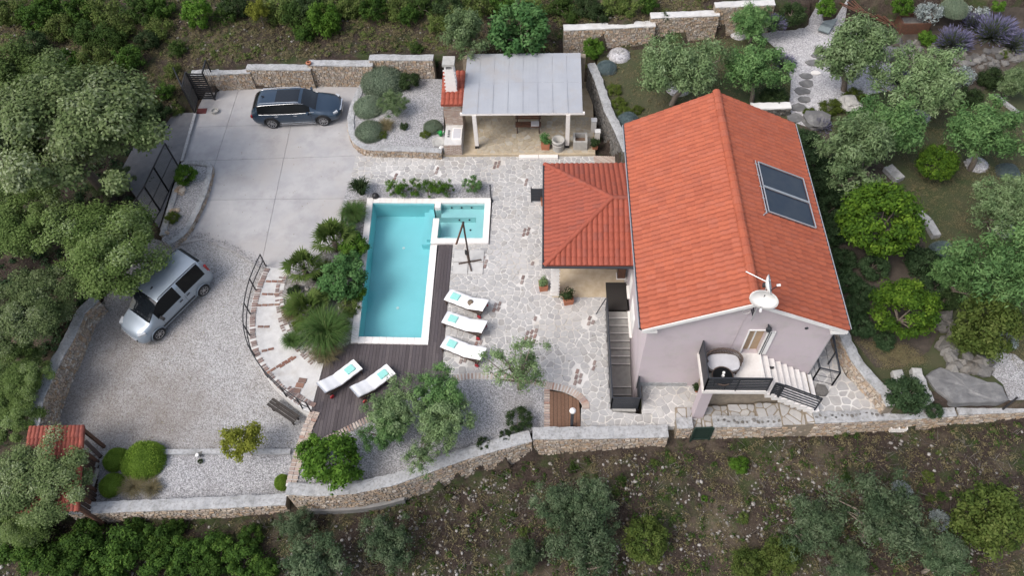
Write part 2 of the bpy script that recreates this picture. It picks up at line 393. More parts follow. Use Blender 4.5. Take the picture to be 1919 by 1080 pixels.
def watermat():
    m = bpy.data.materials.new('pool_water_surface'); m.use_nodes = True; t = m.node_tree; N = t.nodes; L = t.links; N.remove(N['Principled BSDF'])
    tr = N.new('ShaderNodeBsdfTransparent'); tr.inputs['Color'].default_value = (.80, .96, .98, 1)
    gl = N.new('ShaderNodeBsdfGlossy'); gl.inputs['Roughness'].default_value = .05; gl.inputs['Color'].default_value = (1, 1, 1, 1)
    fr = N.new('ShaderNodeFresnel'); fr.inputs['IOR'].default_value = 1.33
    n = N.new('ShaderNodeTexNoise'); n.inputs['Scale'].default_value = 2.5; n.inputs['Detail'].default_value = 3; tc = N.new('ShaderNodeTexCoord'); L.new(tc.outputs['Object'], n.inputs['Vector'])
    bp = N.new('ShaderNodeBump'); bp.inputs['Strength'].default_value = .15; bp.inputs['Distance'].default_value = .05; L.new(n.outputs['Fac'], bp.inputs['Height'])
    L.new(bp.outputs[0], gl.inputs['Normal']); L.new(bp.outputs[0], fr.inputs['Normal'])
    mx = N.new('ShaderNodeMixShader'); L.new(fr.outputs[0], mx.inputs[0]); L.new(tr.outputs[0], mx.inputs[1]); L.new(gl.outputs[0], mx.inputs[2]); L.new(mx.outputs[0], N['Material Output'].inputs['Surface'])
    return m
water_mat = watermat()
# ---------------------------------------------------------------- terrain heights
E_POLY = [(2.5, 33.3), (3.1, 30.1), (3.75, 26.2), (3.95, 24.6), (7, 24.2), (7, 16.6), (11.75, 16.6), (11.85, 15.6), (12.1, 14.5), (12.8, 13.6), (13.3, 12.75), (20, 13.1), (60, 15), (60, 36), (22, 36.2), (15, 36.0), (9, 35.2), (5.6, 34.7), (2.6, 34.3)]
LOW_POLY = [(-19.9, 33.1), (-6.7, 34.2), (2.6, 34.2), (3.9, 26), (7.1, 24.3), (7.1, 16.5), (12, 16.5), (13.3, 12.6), (9, 12.2), (4.7, 12.2), (-.4, 11.9), (-2, 11.5), (-4.6, 10.6), (-7.6, 9.7), (-11, 9.4), (-15, 9.2), (-19.4, 9.0), (-21.4, 12.3), (-21.4, 16), (-21.2, 18.2), (-19.5, 21.5), (-20.5, 24), (-20.9, 26.6), (-21.2, 29)]
FX = [-40, -18, -8, -2, 2, 5, 8.3, 12, 18, 40]; FZ = [-2.2, -1.78, -1.6, -1.6, -.95, -.6, -.3, .12, .4, .6]
def wall_y(x): return np.interp(x, [-25, -18, -11, -7.6, -4.6, -2, -.5, 4.6, 8.3, 12, 18, 40], [9.1, 9.1, 9.4, 9.8, 10.7, 11.6, 12.1, 12.2, 12.5, 12.6, 13, 14.5])
def zlot(x, y):
    t = min(1, max(0, (22.6-y)/9.5)); return -0.9*t
def north_y(x): return np.interp(x, [-22, -6.7, 2.6, 9, 22, 60], [33.1, 34.2, 34.3, 35.2, 36.2, 36.2])
def zg_np(X, Y):
    X = np.asarray(X, float); Y = np.asarray(Y, float)
    nz = .10*np.sin(X*.9+1.3*np.sin(Y*.5))+.08*np.sin(Y*1.3+X*.4)+.05*np.sin(2.7*X-1.9*Y)
    field = np.interp(X, FX, FZ)-.07*np.clip(wall_y(X)-Y-1.5, 0, 30)+nz*np.clip((wall_y(X)-Y)/2, 0, 1)
    ny = north_y(X); zn = np.interp(X, [-26, -20, -6, 1.5, 3.5, 25], [.7, 1.15, 1.3, 1.6, 2.9, 3.4])
    north = zn+.085*(Y-ny)+nz
    west = -.12+nz*.4+np.clip((Y-29)/5, 0, 1)*.9-np.clip((16-Y)/8, 0, 1)*1.2
    east = 1.5+.015*(X-10)+.035*np.clip(Y-28, 0, 10)+.25*nz
    z = np.where(Y > ny-.05, north, np.where(Y < wall_y(X), field, west))
    z = np.where((X < -20.5) & (Y > 30) , west*(1-np.clip((Y-32)/3, 0, 1))+north*np.clip((Y-32)/3, 0, 1), z)
    low = inside_np(X, Y, LOW_POLY); z = np.where(low, -.16, z)
    lot = low & (X < -7.2) & (Y < 22.6); z = np.where(lot, -0.9*np.clip((22.6-Y)/9.5, 0, 1)-.16, z)
    pool = (X > -8.9) & (X < -2.9) & (Y > 16.4) & (Y < 24.9); z = np.where(pool, -2.4, z)
    stair = (X > 2.3) & (X < 3.9) & (Y > 13.3) & (Y < 18.9); z = np.where(stair, -2.6, z)
    z = np.where(inside_np(X, Y, E_POLY), east, z)
    return z
def zg(x, y): return float(zg_np(np.array([x]), np.array([y]))[0])
def G(px, py, dz=0.0):
    """the point of the natural ground under a photo pixel, or the point dz above it"""
    z = 0.0
    for _ in range(12):
        p = P(px, py, z+dz); z2 = zg(p.x, p.y); z = z+(z2-z)*.6
    return P(px, py, z+dz), z

xs = np.arange(-62, 62.01, .3); ys = np.arange(-4, 74.01, .3)
GX, GY = np.meshgrid(xs, ys); GZ = zg_np(GX, GY)
wild = ~inside_np(GX, GY, LOW_POLY) & ~inside_np(GX, GY, E_POLY)
GZ = GZ+np.where(wild, RNG.normal(0, .035, GX.shape), RNG.normal(0, .004, GX.shape))
nx_, ny_ = len(xs), len(ys)
idx = np.arange(nx_*ny_).reshape(ny_, nx_)
F_ = np.stack([idx[:-1, :-1], idx[:-1, 1:], idx[1:, 1:], idx[1:, :-1]], -1).reshape(-1, 4)
me = np_mesh('terrain', np.stack([GX, GY, GZ], -1).reshape(-1, 3), F_, smooth=True)
terrain = struct(link('terrain', me, ground_mat))
# far ground out to the horizon
mb = MB(); R_ = 500
for a, b_ in (((-R_, -R_), (R_, -3.9)), ((-R_, 73.9), (R_, R_)), ((-R_, -3.9), (-61.9, 73.9)), ((61.9, -3.9), (R_, 73.9))):
    mb.sheet([(a[0], a[1]), (b_[0], a[1]), (b_[0], b_[1]), (a[0], b_[1])], lambda x, y: -1.8 if y < 0 else .5)
struct(mb.build('far_ground', ground_mat))

def strips(poly, step=1.0):
    y0, y1 = min(p[1] for p in poly), max(p[1] for p in poly); out = []; y = y0
    while y < y1:
        q = clip_half(clip_half(poly, 0, -1, -y), 0, 1, y+step)
        if len(q) > 2: out.append(q)
        y += step
    return out

# ---------------------------------------------------------------- concrete drive: slabs between open joints
def slab_set(root, name, poly, lines, mat, z0, z1, gap=.018):
    cells = [ccw(poly)]
    for (a, b) in lines:
        dx, dy = b[0]-a[0], b[1]-a[1]; l = hypot(dx, dy); nx, ny = dy/l, -dx/l; c = nx*a[0]+ny*a[1]; nxt = []
        for q in cells:
            for s in (1, -1):
                r = clip_half(q, s*nx, s*ny, s*c-gap/2)
                if len(r) > 2 and abs(area(r)) > .02: nxt.append(r)
        cells = nxt
    for q in cells: MB().prism(q, z0, z1).build(name, mat, root)
DRIVE_PX = [(390, 164), (430, 163), (530, 158), (690, 148), (700, 200), (690, 290), (668, 292), (655, 345), (640, 400), (637, 440), (600, 475), (550, 512), (497, 503), (480, 497), (440, 472), (380, 449), (318, 462), (300, 430), (340, 302), (366, 212)]
drive = MB().sheet(W(DRIVE_PX), -.03).build('driveway', mortar); struct(drive)
jl = [[P(445, 175)[:2], P(405, 300)[:2]], [P(560, 165)[:2], P(510, 400)[:2]], [P(365, 238)[:2], P(660, 230)[:2]], [P(380, 301)[:2], P(670, 292)[:2]], [P(350, 375)[:2], P(650, 372)[:2]]]
slab_set(drive, 'concrete_slab', W(DRIVE_PX), jl, concrete, -.06, .0)
road = MB().sheet(W([(366, 214), (340, 300), (300, 430), (225, 330), (280, 225), (330, 215)], -.01), .11).build('road', asphalt); struct(road)
MB().bar(P(366, 213, .14), P(341, 302, .14), .14, .10).build('road_edge_strip', coping, road)

# ---------------------------------------------------------------- gravel parking lot, sloping down to the south
LOT_PX = [(318, 462), (335, 448), (380, 447), (440, 470), (480, 495), (505, 506), (500, 590), (520, 690), (590, 760), (600, 850), (545, 845), (545, 925), (150, 955), (60, 960), (60, 740), (110, 640), (170, 560), (230, 440)]
mb = MB()
for q in strips(W(LOT_PX, -.4)): mb.sheet(q, zlot)
lot = struct(mb.build('gravel_lot', gravel_lot))
LOTBED = [(168, 846), (545, 846), (545, 932), (140, 955), (160, 900)]
mb = MB()
for q in strips(W(LOTBED, -.86)): mb.sheet(q, lambda x, y: zlot(x, y)+.03)
struct(mb.build('gravel_bed', gravel_bed))
kb = MB(); kp = [P(285, 849, -.84), P(400, 848, -.84), P(545, 848, -.84)]
for a, b in zip(kp[:-1], kp[1:]): kb.bar(a+Vector((0, 0, .03)), b+Vector((0, 0, .03)), .22, .12)
struct(kb.build('kerb_strip', coping))

# ---------------------------------------------------------------- crazy paving
def voronoi_cells(poly, size, seed, grout=.045):
    rg = random.Random(seed); poly = ccw(poly)
    x0, x1 = min(p[0] for p in poly)-size, max(p[0] for p in poly)+size; y0, y1 = min(p[1] for p in poly)-size, max(p[1] for p in poly)+size
    nx, ny = int((x1-x0)/size)+1, int((y1-y0)/size)+1; S = {}
    for i in range(nx):
        for j in range(ny): S[i, j] = (x0+(i+.5+rg.uniform(-.46, .46))*size, y0+(j+.5+rg.uniform(-.46, .46))*size, rg.uniform(-.06, .06)*size)
    out = []
    for (i, j), s in S.items():
        cell = [(s[0]-size*1.6, s[1]-size*1.6), (s[0]+size*1.6, s[1]-size*1.6), (s[0]+size*1.6, s[1]+size*1.6), (s[0]-size*1.6, s[1]+size*1.6)]
        hp = []
        for di in (-2, -1, 0, 1, 2):
            for dj in (-2, -1, 0, 1, 2):
                t = S.get((i+di, j+dj))
                if t is None or (di == 0 and dj == 0): continue
                dx, dy = t[0]-s[0], t[1]-s[1]; l = hypot(dx, dy); nx_, ny_ = dx/l, dy/l
                c = nx_*(s[0]+t[0])/2+ny_*(s[1]+t[1])/2-grout/2*rg.uniform(.6, 1.5)
                cell = clip_half(cell, nx_, ny_, c); hp.append((nx_, ny_, c))
                if len(cell) < 3: break
            if len(cell) < 3: break
        if len(cell) < 3: continue
        ins = [inside(p, poly) for p in cell]
        if not any(ins):
            continue
        if not all(ins):
            q = poly
            for h in hp:
                q = clip_half(q, *h)
                if len(q) < 3: break
            cell = q
            if len(cell) < 3: continue
        if abs(area(cell)) < .02*size*size*3: continue
        ch = []
        n = len(cell)
        for k in range(n):
            a, b, c = cell[k-1], cell[k], cell[(k+1) % n]; f = rg.uniform(.08, .22)
            ch.append((b[0]+(a[0]-b[0])*f, b[1]+(a[1]-b[1])*f)); ch.append((b[0]+(c[0]-b[0])*f, b[1]+(c[1]-b[1])*f))
        out.append(ch)
    return out
def paving(root, poly, z, size, seed, nobj=300, grout=.045, skip=None, mat=None):
    cells = voronoi_cells(poly, size, seed, grout)
    if skip: cells = [c for c in cells if not skip(sum(p[0] for p in c)/len(c), sum(p[1] for p in c)/len(c))]
    cells.sort(key=lambda c: -abs(area(c))/depth((c[0][0], c[0][1], z))**2)
    rg = random.Random(seed+1); rest = MB()
    for k, c in enumerate(cells):
        t = z+rg.uniform(.012, .028)
        if k < nobj: MB().prism(c, z-.03, t).build('flagstone', mat or flag, root)
        else: rest.prism(c, z-.03, t)
    if rest.v: rest.build('flagstones', mat or flag, root, kind='stuff')
TER_PX = [(667, 291), (832, 290), (1112, 292), (1176, 296), (1184, 505), (1188, 530), (1187, 545), (1172, 531), (1136, 531), (1136, 583), (1147, 772), (1222, 779), (1222, 803), (1088, 803), (1089, 766), (1099, 757), (1085, 737), (1030, 716), (970, 706), (900, 700), (845, 704), (829, 693), (849, 458), (917, 458), (923, 372), (923, 345), (655, 347)]
TER = W(TER_PX)
terrace = struct(MB().sheet(TER, .0).build('terrace', mortar))
# groups of bricks let into the paving
BRK = [(992, 640, 0, 9), (1107, 602, 0, 3), (905, 497, .2, 5), (985, 436, .1, 4), (998, 490, .1, 1), (978, 525, .1, 2), (930, 577, .1, 4), (1003, 593, .1, 1), (1082, 713, 0, 5), (868, 673, .1, 4), (897, 640, .1, 3), (930, 310, .4, 4), (985, 342, .1, 2), (1112, 686, 0, 2), (818, 320, .2, 2), (740, 332, .2, 2)]
brk_sites = []
for (px, py, a, n) in BRK:
    c = P(px, py); k = max(1, int(round(sqrt(n)))); rows = []
    for q in range(n):
        i, j = q % k, q//k; x = c.x+(i-(k-1)/2)*.19+.05*j; y = c.y+(j-.5)*.27+.06*i
        brk_sites.append((x, y)); 
        if not any(hypot(x-u, y-v) < .01 for u, v in rows):
            MB().box((x, y, .012), (.11+.02*random.random(), .22, .05), -.35+a*.4+random.uniform(-.06, .06)).build('brick', brickdark, terrace); rows.append((x, y))
paving(terrace, TER, .0, .305, 3, 300, .042, skip=lambda x, y: any(hypot(x-u, y-v) < .17 for u, v in brk_sites))

# raised strip in front of the house and the steps that climb to the east patio
front = struct(MB().prism(W([(1203, 727), (1312, 727), (1312, 772), (1266, 772), (1266, 803), (1222, 803), (1222, 779), (1203, 779)]), -.2, .15).build('front_path', mortar))
paving(front, W([(1203, 727), (1312, 727), (1312, 772), (1266, 772), (1266, 803), (1222, 803), (1222, 779), (1203, 779)]), .15, .34, 5, 120, .04)
xsx = [P(x, 785, z).x for x, z in ((1266, .15), (1313, .3), (1365, .46), (1417, .61), (1463, .77), (1508, .92))]
ZS = [.15, .30, .46, .61, .77, .92, 1.08]
YS0, YS1 = 12.35, 13.35
for i in range(6):
    x0 = xsx[i]; x1 = xsx[i+1] if i < 5 else 10.6
    st = struct(MB().box(((x0+x1)/2, (YS0+YS1)/2, ZS[i+1]/2-.1), (x1-x0-.004, YS1-YS0, ZS[i+1]+.2-.004)).build('stone_step', wallcore))
    paving(st, [(x0+.01, YS0), (x1-.01, YS0), (x1-.01, YS1), (x0+.01, YS1)], ZS[i+1], .36, 40+i, 20, .04)
PAT = [(10.6, 12.4), (13.25, 12.7), (12.75, 13.5), (12.0, 14.4), (11.75, 15.5), (11.7, 16.6), (10.45, 16.6), (10.45, 14.45), (10.6, 14.45)]
patio = struct(MB().prism(PAT, -.1, 1.08).build('east_patio', mortar))
paving(patio, PAT, 1.08, .36, 9, 150, .05)

# ---------------------------------------------------------------- curved walkway edged with bricks
WO = [(497, 500), (478, 545), (468, 590), (467, 630), (476, 668), (500, 708), (535, 744), (565, 766), (582, 774)]
WI = [(544, 506), (532, 540), (534, 580), (546, 620), (574, 655), (606, 683)]
wo = [tuple(p[:2]) for p in (P(x, y) for x, y in WO)]; wi = [tuple(p[:2]) for p in (P(x, y) for x, y in WI)]
wos, wis = smooth_path(wo, 5), smooth_path(wi, 5)
walk = MB().prism(wos+wis[::-1], lambda x, y: zlot(x, y)-.2, .004).build('curved_walkway', whitewash); struct(walk)
def brick_row(root, path, off, n_across, step, mat, z=.012, ln=.2, wd=.085, along=False, name='brick', jit=.04, drop=0.0):
    path = resample(path, step)
    for i in range(len(path)-1):
        a, b = Vector(path[i][:2]), Vector(path[i+1][:2]); t = (b-a).normalized(); nrm = Vector((-t.y, t.x)); c = (a+b)/2
        for k in range(n_across):
            if random.random() < drop: continue
            q = c+nrm*(off+(k-(n_across-1)/2)*(ln+.02))+Vector((random.uniform(-jit, jit), random.uniform(-jit, jit)))*.2
            MB().box((q.x, q.y, z+random.uniform(-.006, .006)), (ln*random.uniform(.9, 1), wd*random.uniform(.85, 1.05), .05), atan2(nrm.y, nrm.x)+random.uniform(-jit, jit)).build(name, mat, root)
brick_row(walk, wos[:-6], .16, 1, .125, brickdark, ln=.26, drop=.12)
brick_row(walk, wos[-12:], .36, 1, .125, brickdark, ln=.2)
brick_row(walk, wis[2:-2], -.2, 2, .135, brickdark, ln=.17, drop=.22)
for (px, py, n, a) in ((508, 572, 4, .05), (500, 613, 2, .0), (513, 552, 3, 0), (520, 528, 3, 0), (508, 655, 2, .3), (528, 683, 5, .7), (545, 676, 3, .7)):
    c = P(px, py)
    for k in range(n):
        MB().box((c.x+(k-n/2)*.28*cos(a), c.y+(k-n/2)*.28*sin(a), .012), (.24, .1, .05), a+random.uniform(-.1, .1)).build('brick', brick, walk)
for px, py in ((567, 714), (562, 723), (556, 733)):
    c = P(px, py); MB().box((c.x, c.y, .014), (.34, .21, .05), -.15).build('square_tile', brick, walk)
# inner low rubble kerb of the walkway
# ---------------------------------------------------------------- dark timber deck
DECK_PX = [(822, 458), (848, 458), (829, 693), (843, 704), (792, 730), (720, 768), (600, 828), (580, 815), (584, 772), (607, 684), (640, 652), (662, 645), (802, 646)]
DECK = W(DECK_PX); deck = struct(MB().sheet(DECK, -.035).build('timber_deck', blackmat))
x0 = min(p[0] for p in DECK); x1 = max(p[0] for p in DECK); x = x0
yb = P(730, 645).y
while x < x1:
    q = clip_half(clip_half(ccw(DECK), -1, 0, -(x+.004)), 1, 0, x+.141)
    if len(q) > 2 and abs(area(q)) > .02:
        ymin, ymax = min(p[1] for p in q), max(p[1] for p in q); cuts = [ymin]+[c for c in sorted(random.sample(range(8, 24), 4)) if ymin+.5 < c+.3 < ymax-.5 and False]
        y = ymin; off = random.uniform(.8, 2.8); ends = []
        e = ymin+off
        while e < ymax: ends.append(e); e += 2.9
        pr = ymin-.1
        for e in ends+[ymax+.1]:
            r = clip_half(clip_half(q, 0, -1, -(pr+.003)), 0, 1, e-.003); pr = e
            if len(r) > 2 and abs(area(r)) > .01: MB().prism(r, -.03, .012+random.uniform(-.003, .003)).build('plank', deckwood, deck)
    x += .145
# small brown deck by the front wall
BD = [(1030, 734), (1058, 738), (1085, 752), (1088, 800), (1030, 803)]
bdeck = struct(MB().sheet(W(BD), .004).build('brown_deck', blackmat)); q0 = W(BD); x = min(p[0] for p in q0)
while x < max(p[0] for p in q0):
    q = clip_half(clip_half(ccw(q0), -1, 0, -(x+.006)), 1, 0, x+.15)
    if len(q) > 2 and abs(area(q)) > .01: MB().prism(q, .0, .045).build('plank', brownwood, bdeck)
    x += .156
# ---------------------------------------------------------------- gravel bed in front of the deck, with brick edging
BED_PX = [(600, 828), (720, 768), (843, 704), (900, 700), (970, 706), (1030, 716), (1030, 803), (998, 812), (930, 838), (870, 854), (800, 880), (740, 902), (665, 917), (540, 920), (560, 860), (585, 822)]
struct(MB().sheet(W(BED_PX), .012).build('gravel_bed', gravel_bed))
edging = thing('brick_edging', 'curved row of red and pale bricks edging the grey gravel bed', 'brick edging')
e1 = smooth_path([tuple(P(x, y)[:2]) for x, y in ((847, 712), (875, 707), (910, 706), (950, 709), (1000, 716), (1030, 724))], 5)
brick_row(edging, e1, 0, 1, .135, brickpale, z=.03, ln=.3, jit=.02)
e2 = smooth_path([tuple(P(x, y)[:2]) for x, y in ((1030, 724), (1058, 730), (1083, 742), (1096, 756), (1098, 766))], 5)
brick_row(edging, e2, 0, 1, .135, brickpale, z=.03, ln=.32, jit=.02)
brick_row(edging, [tuple(P(x, y)[:2]) for x, y in ((1025, 730), (1025, 803))], 0, 1, .12, brickpale, z=.03, ln=.24, jit=.02)
mbed = MB()
for pth in (e1, e2):
    for a, b in zip(pth[:-1], pth[1:]): mbed.bar((a[0], a[1], .015), (b[0], b[1], .015), .31, .05)
mbed.build('mortar_bed', whitewash, edging)
edg2 = thing('brick_edging', 'straight slanting row of pale bricks along the lower edge of the dark deck', 'brick edging')
brick_row(edg2, [tuple(P(x, y)[:2]) for x, y in ((597, 832), (640, 812), (700, 782), (718, 773))], 0, 1, .125, brickpale, z=.03, ln=.3, jit=.02)
WB = {}
_link0 = link
def link(name, me, mat, parent=None, kind=None, label=None):
    o = _link0(name, me, mat, parent, kind, label)
    if parent is not None and parent.name in WB: o.matrix_parent_inverse = Matrix.Translation(-WB[parent.name])
    return o
def wthing(name, label, cat, loc, group=None):
    """a thing whose parts are given in place: its Empty stands at loc"""
    o = thing(name, label, cat, loc, 0, group); WB[o.name] = Vector(loc); return o

# ---------------------------------------------------------------- pool
A_, B_, C_, D_ = (P(x, y, .06) for x, y in ((688, 371), (827, 372), (802, 646), (657, 643)))
def Q(u, v, z=0.0):
    a = A_.lerp(B_, u); d = D_.lerp(C_, u); p = d.lerp(a, v); return Vector((p.x, p.y, z))
PW = (B_-A_).length; PL = (A_-D_).length
cu, cv = .32/3.6, .33/8.4
pool = wthing('swimming_pool', 'long rectangular turquoise swimming pool with white coping beside the dark deck', 'swimming pool', Q(.5, .5, 0))
ZF = -.98
TX0, TX1, TY0, TY1 = -5.50, -2.72, 21.92, 24.78
ty0, ty1 = TY0+.30, TY1-.32; tx0, tx1 = TX0+.30, TX1-.30
OY0, OY1 = P(818, 413).y+.02, P(818, 392).y-.02
mb = MB(); q = lambda u, v, z: Q(u, v, z)
u0, u1, v0, v1 = cu, 1-cu, cv, 1-cv
vo = lambda y: (y-D_.y)/(A_.y-D_.y)
mb.add([q(u0, v0, ZF), q(u1, v0, ZF), q(u1, v1, ZF), q(u0, v1, ZF)], [(0, 1, 2, 3)])
def wallq(a, b, z0, z1): mb.add([a+Vector((0, 0, z0)), b+Vector((0, 0, z0)), b+Vector((0, 0, z1)), a+Vector((0, 0, z1))], [(0, 1, 2, 3)])
wallq(q(u0, v1, 0), q(u1, v1, 0), ZF, .05); wallq(q(u0, v0, 0), q(u1, v0, 0), ZF, .05); wallq(q(u0, v0, 0), q(u0, v1, 0), ZF, .05)
wallq(q(u1, v0, 0), q(u1, vo(OY0), 0), ZF, .05); wallq(q(u1, vo(OY0), 0), q(u1, vo(OY1), 0), ZF, -.42); wallq(q(u1, vo(OY1), 0), q(u1, v1, 0), ZF, .05)
mb.build('basin', poolwall, pool)
for uu, vv in ((.5, .72), (.5, .3)): MB().lathe([(.07, 0), (.07, .02), (0, .025)], Q(uu, vv, ZF), 12).build('floor_inlet', whitepaint, pool)
# corner steps under water beside the opening
sb = MB()
for k, (w_, zt) in enumerate(((.55, -.62), (.3, -.42))):
    a = q(u1, vo(22.45+.15*k), 0); b = q(u1, v1, 0)
    sb.prism([(a.x-w_, a.y), (a.x, a.y), (b.x, b.y), (b.x-w_, b.y)], ZF, zt)
sb.build('underwater_step', poolwall, pool)
def coping_run(root, pts, width, z, h, step, mat, name='coping_stone', side=1):
    pts = resample(pts, step)
    for a, b in zip(pts[:-1], pts[1:]):
        a, b = Vector(a), Vector(b); t = (b-a).normalized(); n = Vector((-t.y, t.x))*side*width; e = t*.004
        MB().prism([tuple(a+e), tuple(b-e), tuple(b-e+n), tuple(a+e+n)], z-h, z+random.uniform(-.002, .002)).build(name, mat, root)
v2 = lambda p: (p.x, p.y)
coping_run(pool, [v2(q(0, 0, 0)), v2(q(0, 1, 0))], .31, .062, .1, .5, whitestone, side=-1)
coping_run(pool, [v2(q(.09, 1, 0)), v2(q((TX0-.005-A_.x)/(B_.x-A_.x), 1, 0))], .32, .062, .1, .3, whitestone, side=-1)
coping_run(pool, [v2(q(.09, 0, 0)), v2(q(1, 0, 0))], .33, .062, .1, .3, whitestone, side=1)
a = q(1, v0, 0); b = q(1, vo(TY0), 0)
coping_run(pool, [v2(a), v2(b)], .32, .062, .1, .5, whitestone, side=1)
# hot tub
tub = wthing('hot_tub', 'square hot tub with raised white rim at the corner of the pool', 'hot tub', ((TX0+TX1)/2, (TY0+TY1)/2, 0))
ZT = .13
for (x0, y0, x1, y1) in ((TX0, TY1-.32, TX1, TY1), (TX0, TY0, TX1, TY0+.3), (TX1-.3, TY0+.3, TX1, TY1-.32), (TX0, TY0+.3, TX0+.3, OY0), (TX0, OY1, TX0+.3, TY1-.32)):
    n = max(1, int(round(max(x1-x0, y1-y0)/.7)))
    for k in range(n):
        if x1-x0 > y1-y0: MB().box((x0+(x1-x0)*(k+.5)/n, (y0+y1)/2, ZT-.09), ((x1-x0)/n-.004, y1-y0-.004, .18)).build('rim_stone', whitestone, tub)
        else: MB().box(((x0+x1)/2, y0+(y1-y0)*(k+.5)/n, ZT-.09), (x1-x0-.004, (y1-y0)/n-.004, .18)).build('rim_stone', whitestone, tub)
mb = MB(); zs, zf = -.36, -.74
def rect(x0, y0, x1, y1, z): mb.add([(x0, y0, z), (x1, y0, z), (x1, y1, z), (x0, y1, z)], [(0, 1, 2, 3)])
fx1, fy1 = tx1-.42, ty1-.55
rect(tx0-.3, ty0, fx1, fy1, zf); rect(fx1, ty0, tx1, fy1, zs); rect(tx0, fy1, tx1, ty1, zs)
for a, b, z0, z1 in (((tx0, ty1), (tx1, ty1), zs, .04), ((tx1, ty0), (tx1, ty1), zs, .04), ((tx0, ty0), (tx1, ty0), zf, .04), ((tx0, OY1), (tx0, ty1), zs, .04), ((tx0, ty0), (tx0, OY0), zf, .04), ((tx0-.3, fy1), (fx1, fy1), zf, zs), ((fx1, ty0), (fx1, fy1), zf, zs), ((tx0-.3, OY0), (tx0, OY0), zf, -.05), ((tx0-.3, OY1), (tx0, OY1), zf, -.05)):
    wallq(Vector((a[0], a[1], 0)), Vector((b[0], b[1], 0)), z0, z1)
mb.build('basin', tubwall, tub)
MB().box((tx0+.5, ty0+.16, -.45), (.9, .3, .5)).box((tx0+.5, ty0+.42, -.58), (.9, .22, .3)).build('entry_step', tubwall, tub)
for x, y, z in ((tx0+.5, ty1-.01, -.22), (tx0+1.0, ty1-.01, -.22), (tx0+1.5, ty1-.01, -.22), (tx0+.9, fy1-.01, -.52), (tx0+1.4, fy1-.01, -.52), (fx1-.3, fy1-.5, zf+.01), (fx1-.3, ty0+.3, zf+.01)):
    MB().lathe([(.0, .03), (.045, .03), (.05, 0)], (x, y, z), 8, Matrix.Rotation(pi/2, 3, 'X') if y > fy1-.05 else None).build('water_jet', darkmetal, tub)
wm = MB(); zw = -.07
wm.add([q(u0, v0, zw), q(u1, v0, zw), q(u1, vo(OY0), zw), Vector((tx0, OY0, zw)), Vector((tx0, ty0, zw)), Vector((tx1, ty0, zw)), Vector((tx1, ty1, zw)), Vector((tx0, ty1, zw)), Vector((tx0, OY1, zw)), q(u1, vo(OY1), zw), q(u1, v1, zw), q(u0, v1, zw)], [tuple(range(12))])
struct(wm.build('pool_water', water_mat))

# planting beds round the pool
struct(MB().sheet(W([(652, 347), (925, 345), (923, 372), (688, 372), (690, 378), (640, 390)]), .016).build('planting_bed', gravel_bed))
BEDL = W([(650, 376), (692, 373), (659, 645), (640, 653), (607, 684), (574, 655), (546, 620), (534, 580), (532, 540), (544, 506), (552, 512), (603, 476), (638, 440)])
struct(MB().sheet(BEDL, .02).build('planting_bed', gravelmat('bed_grit', [(.10, .09, .08), (.2, .19, .18), (.28, .27, .26), (.38, .37, .36)], 13, (.1, .085, .065), .7, .8)))

# ---------------------------------------------------------------- rubble walls
def jit(a): return random.uniform(-a, a)
def stone_face(mb, pts, zlo, zhi, h=(.075, .14), l=(.09, .24), proud=.06):
    """stones of one wall face along the 2D points pts (outward side on the right of travel), foot and top height at each point"""
    S = [0.0]
    for p, q in zip(pts[:-1], pts[1:]): S.append(S[-1]+(q-p).length)
    L = S[-1]
    def at(s):
        s = min(max(s, 0), L-1e-6); i = int(np.searchsorted(S, s, side='right'))-1; i = min(max(i, 0), len(pts)-2); f = (s-S[i])/max(1e-6, S[i+1]-S[i]); t = (pts[i+1]-pts[i]).normalized()
        return pts[i].lerp(pts[i+1], f), Vector((t.y, -t.x)), zlo[i]+(zlo[i+1]-zlo[i])*f, zhi[i]+(zhi[i+1]-zhi[i])*f
    H = max(b-a for a, b in zip(zlo, zhi)); z = 0.0
    while z < H-.03:
        hh = random.uniform(*h); s = jit(.1)
        while s < L:
            ll = random.uniform(*l); s0, s1 = max(0, s), min(L, s+ll); s += ll
            if s1-s0 < .04: continue
            _, _, zb, zt = at((s0+s1)/2); dy = .03*sin(s*2.1+z*9)
            za, zc = max(zb, zb+z+.006+dy), min(zb+z+hh-.006+dy, zt)
            if zc-za < .03: continue
            pr = random.uniform(.015, proud); g = .006; vs = []
            for (d, k) in ((-.04, 0), (pr, 1)):
                for (ss, zz) in ((s0+g, za), (s1-g, za), (s1-g, zc), (s0+g, zc)):
                    j = .25*min(ll, hh)*k; sh = (-.015 if ss > (s0+s1)/2 else .015)*k
                    p, n, _, _ = at(ss+jit(j*.5)+sh); p = p+n*(d+jit(.012)*k); vs.append((p.x, p.y, zz+jit(j*.3)))
            mb.add(vs, [(4, 5, 6, 7), (0, 1, 5, 4), (1, 2, 6, 5), (2, 3, 7, 6), (3, 0, 4, 7)])
        z += hh
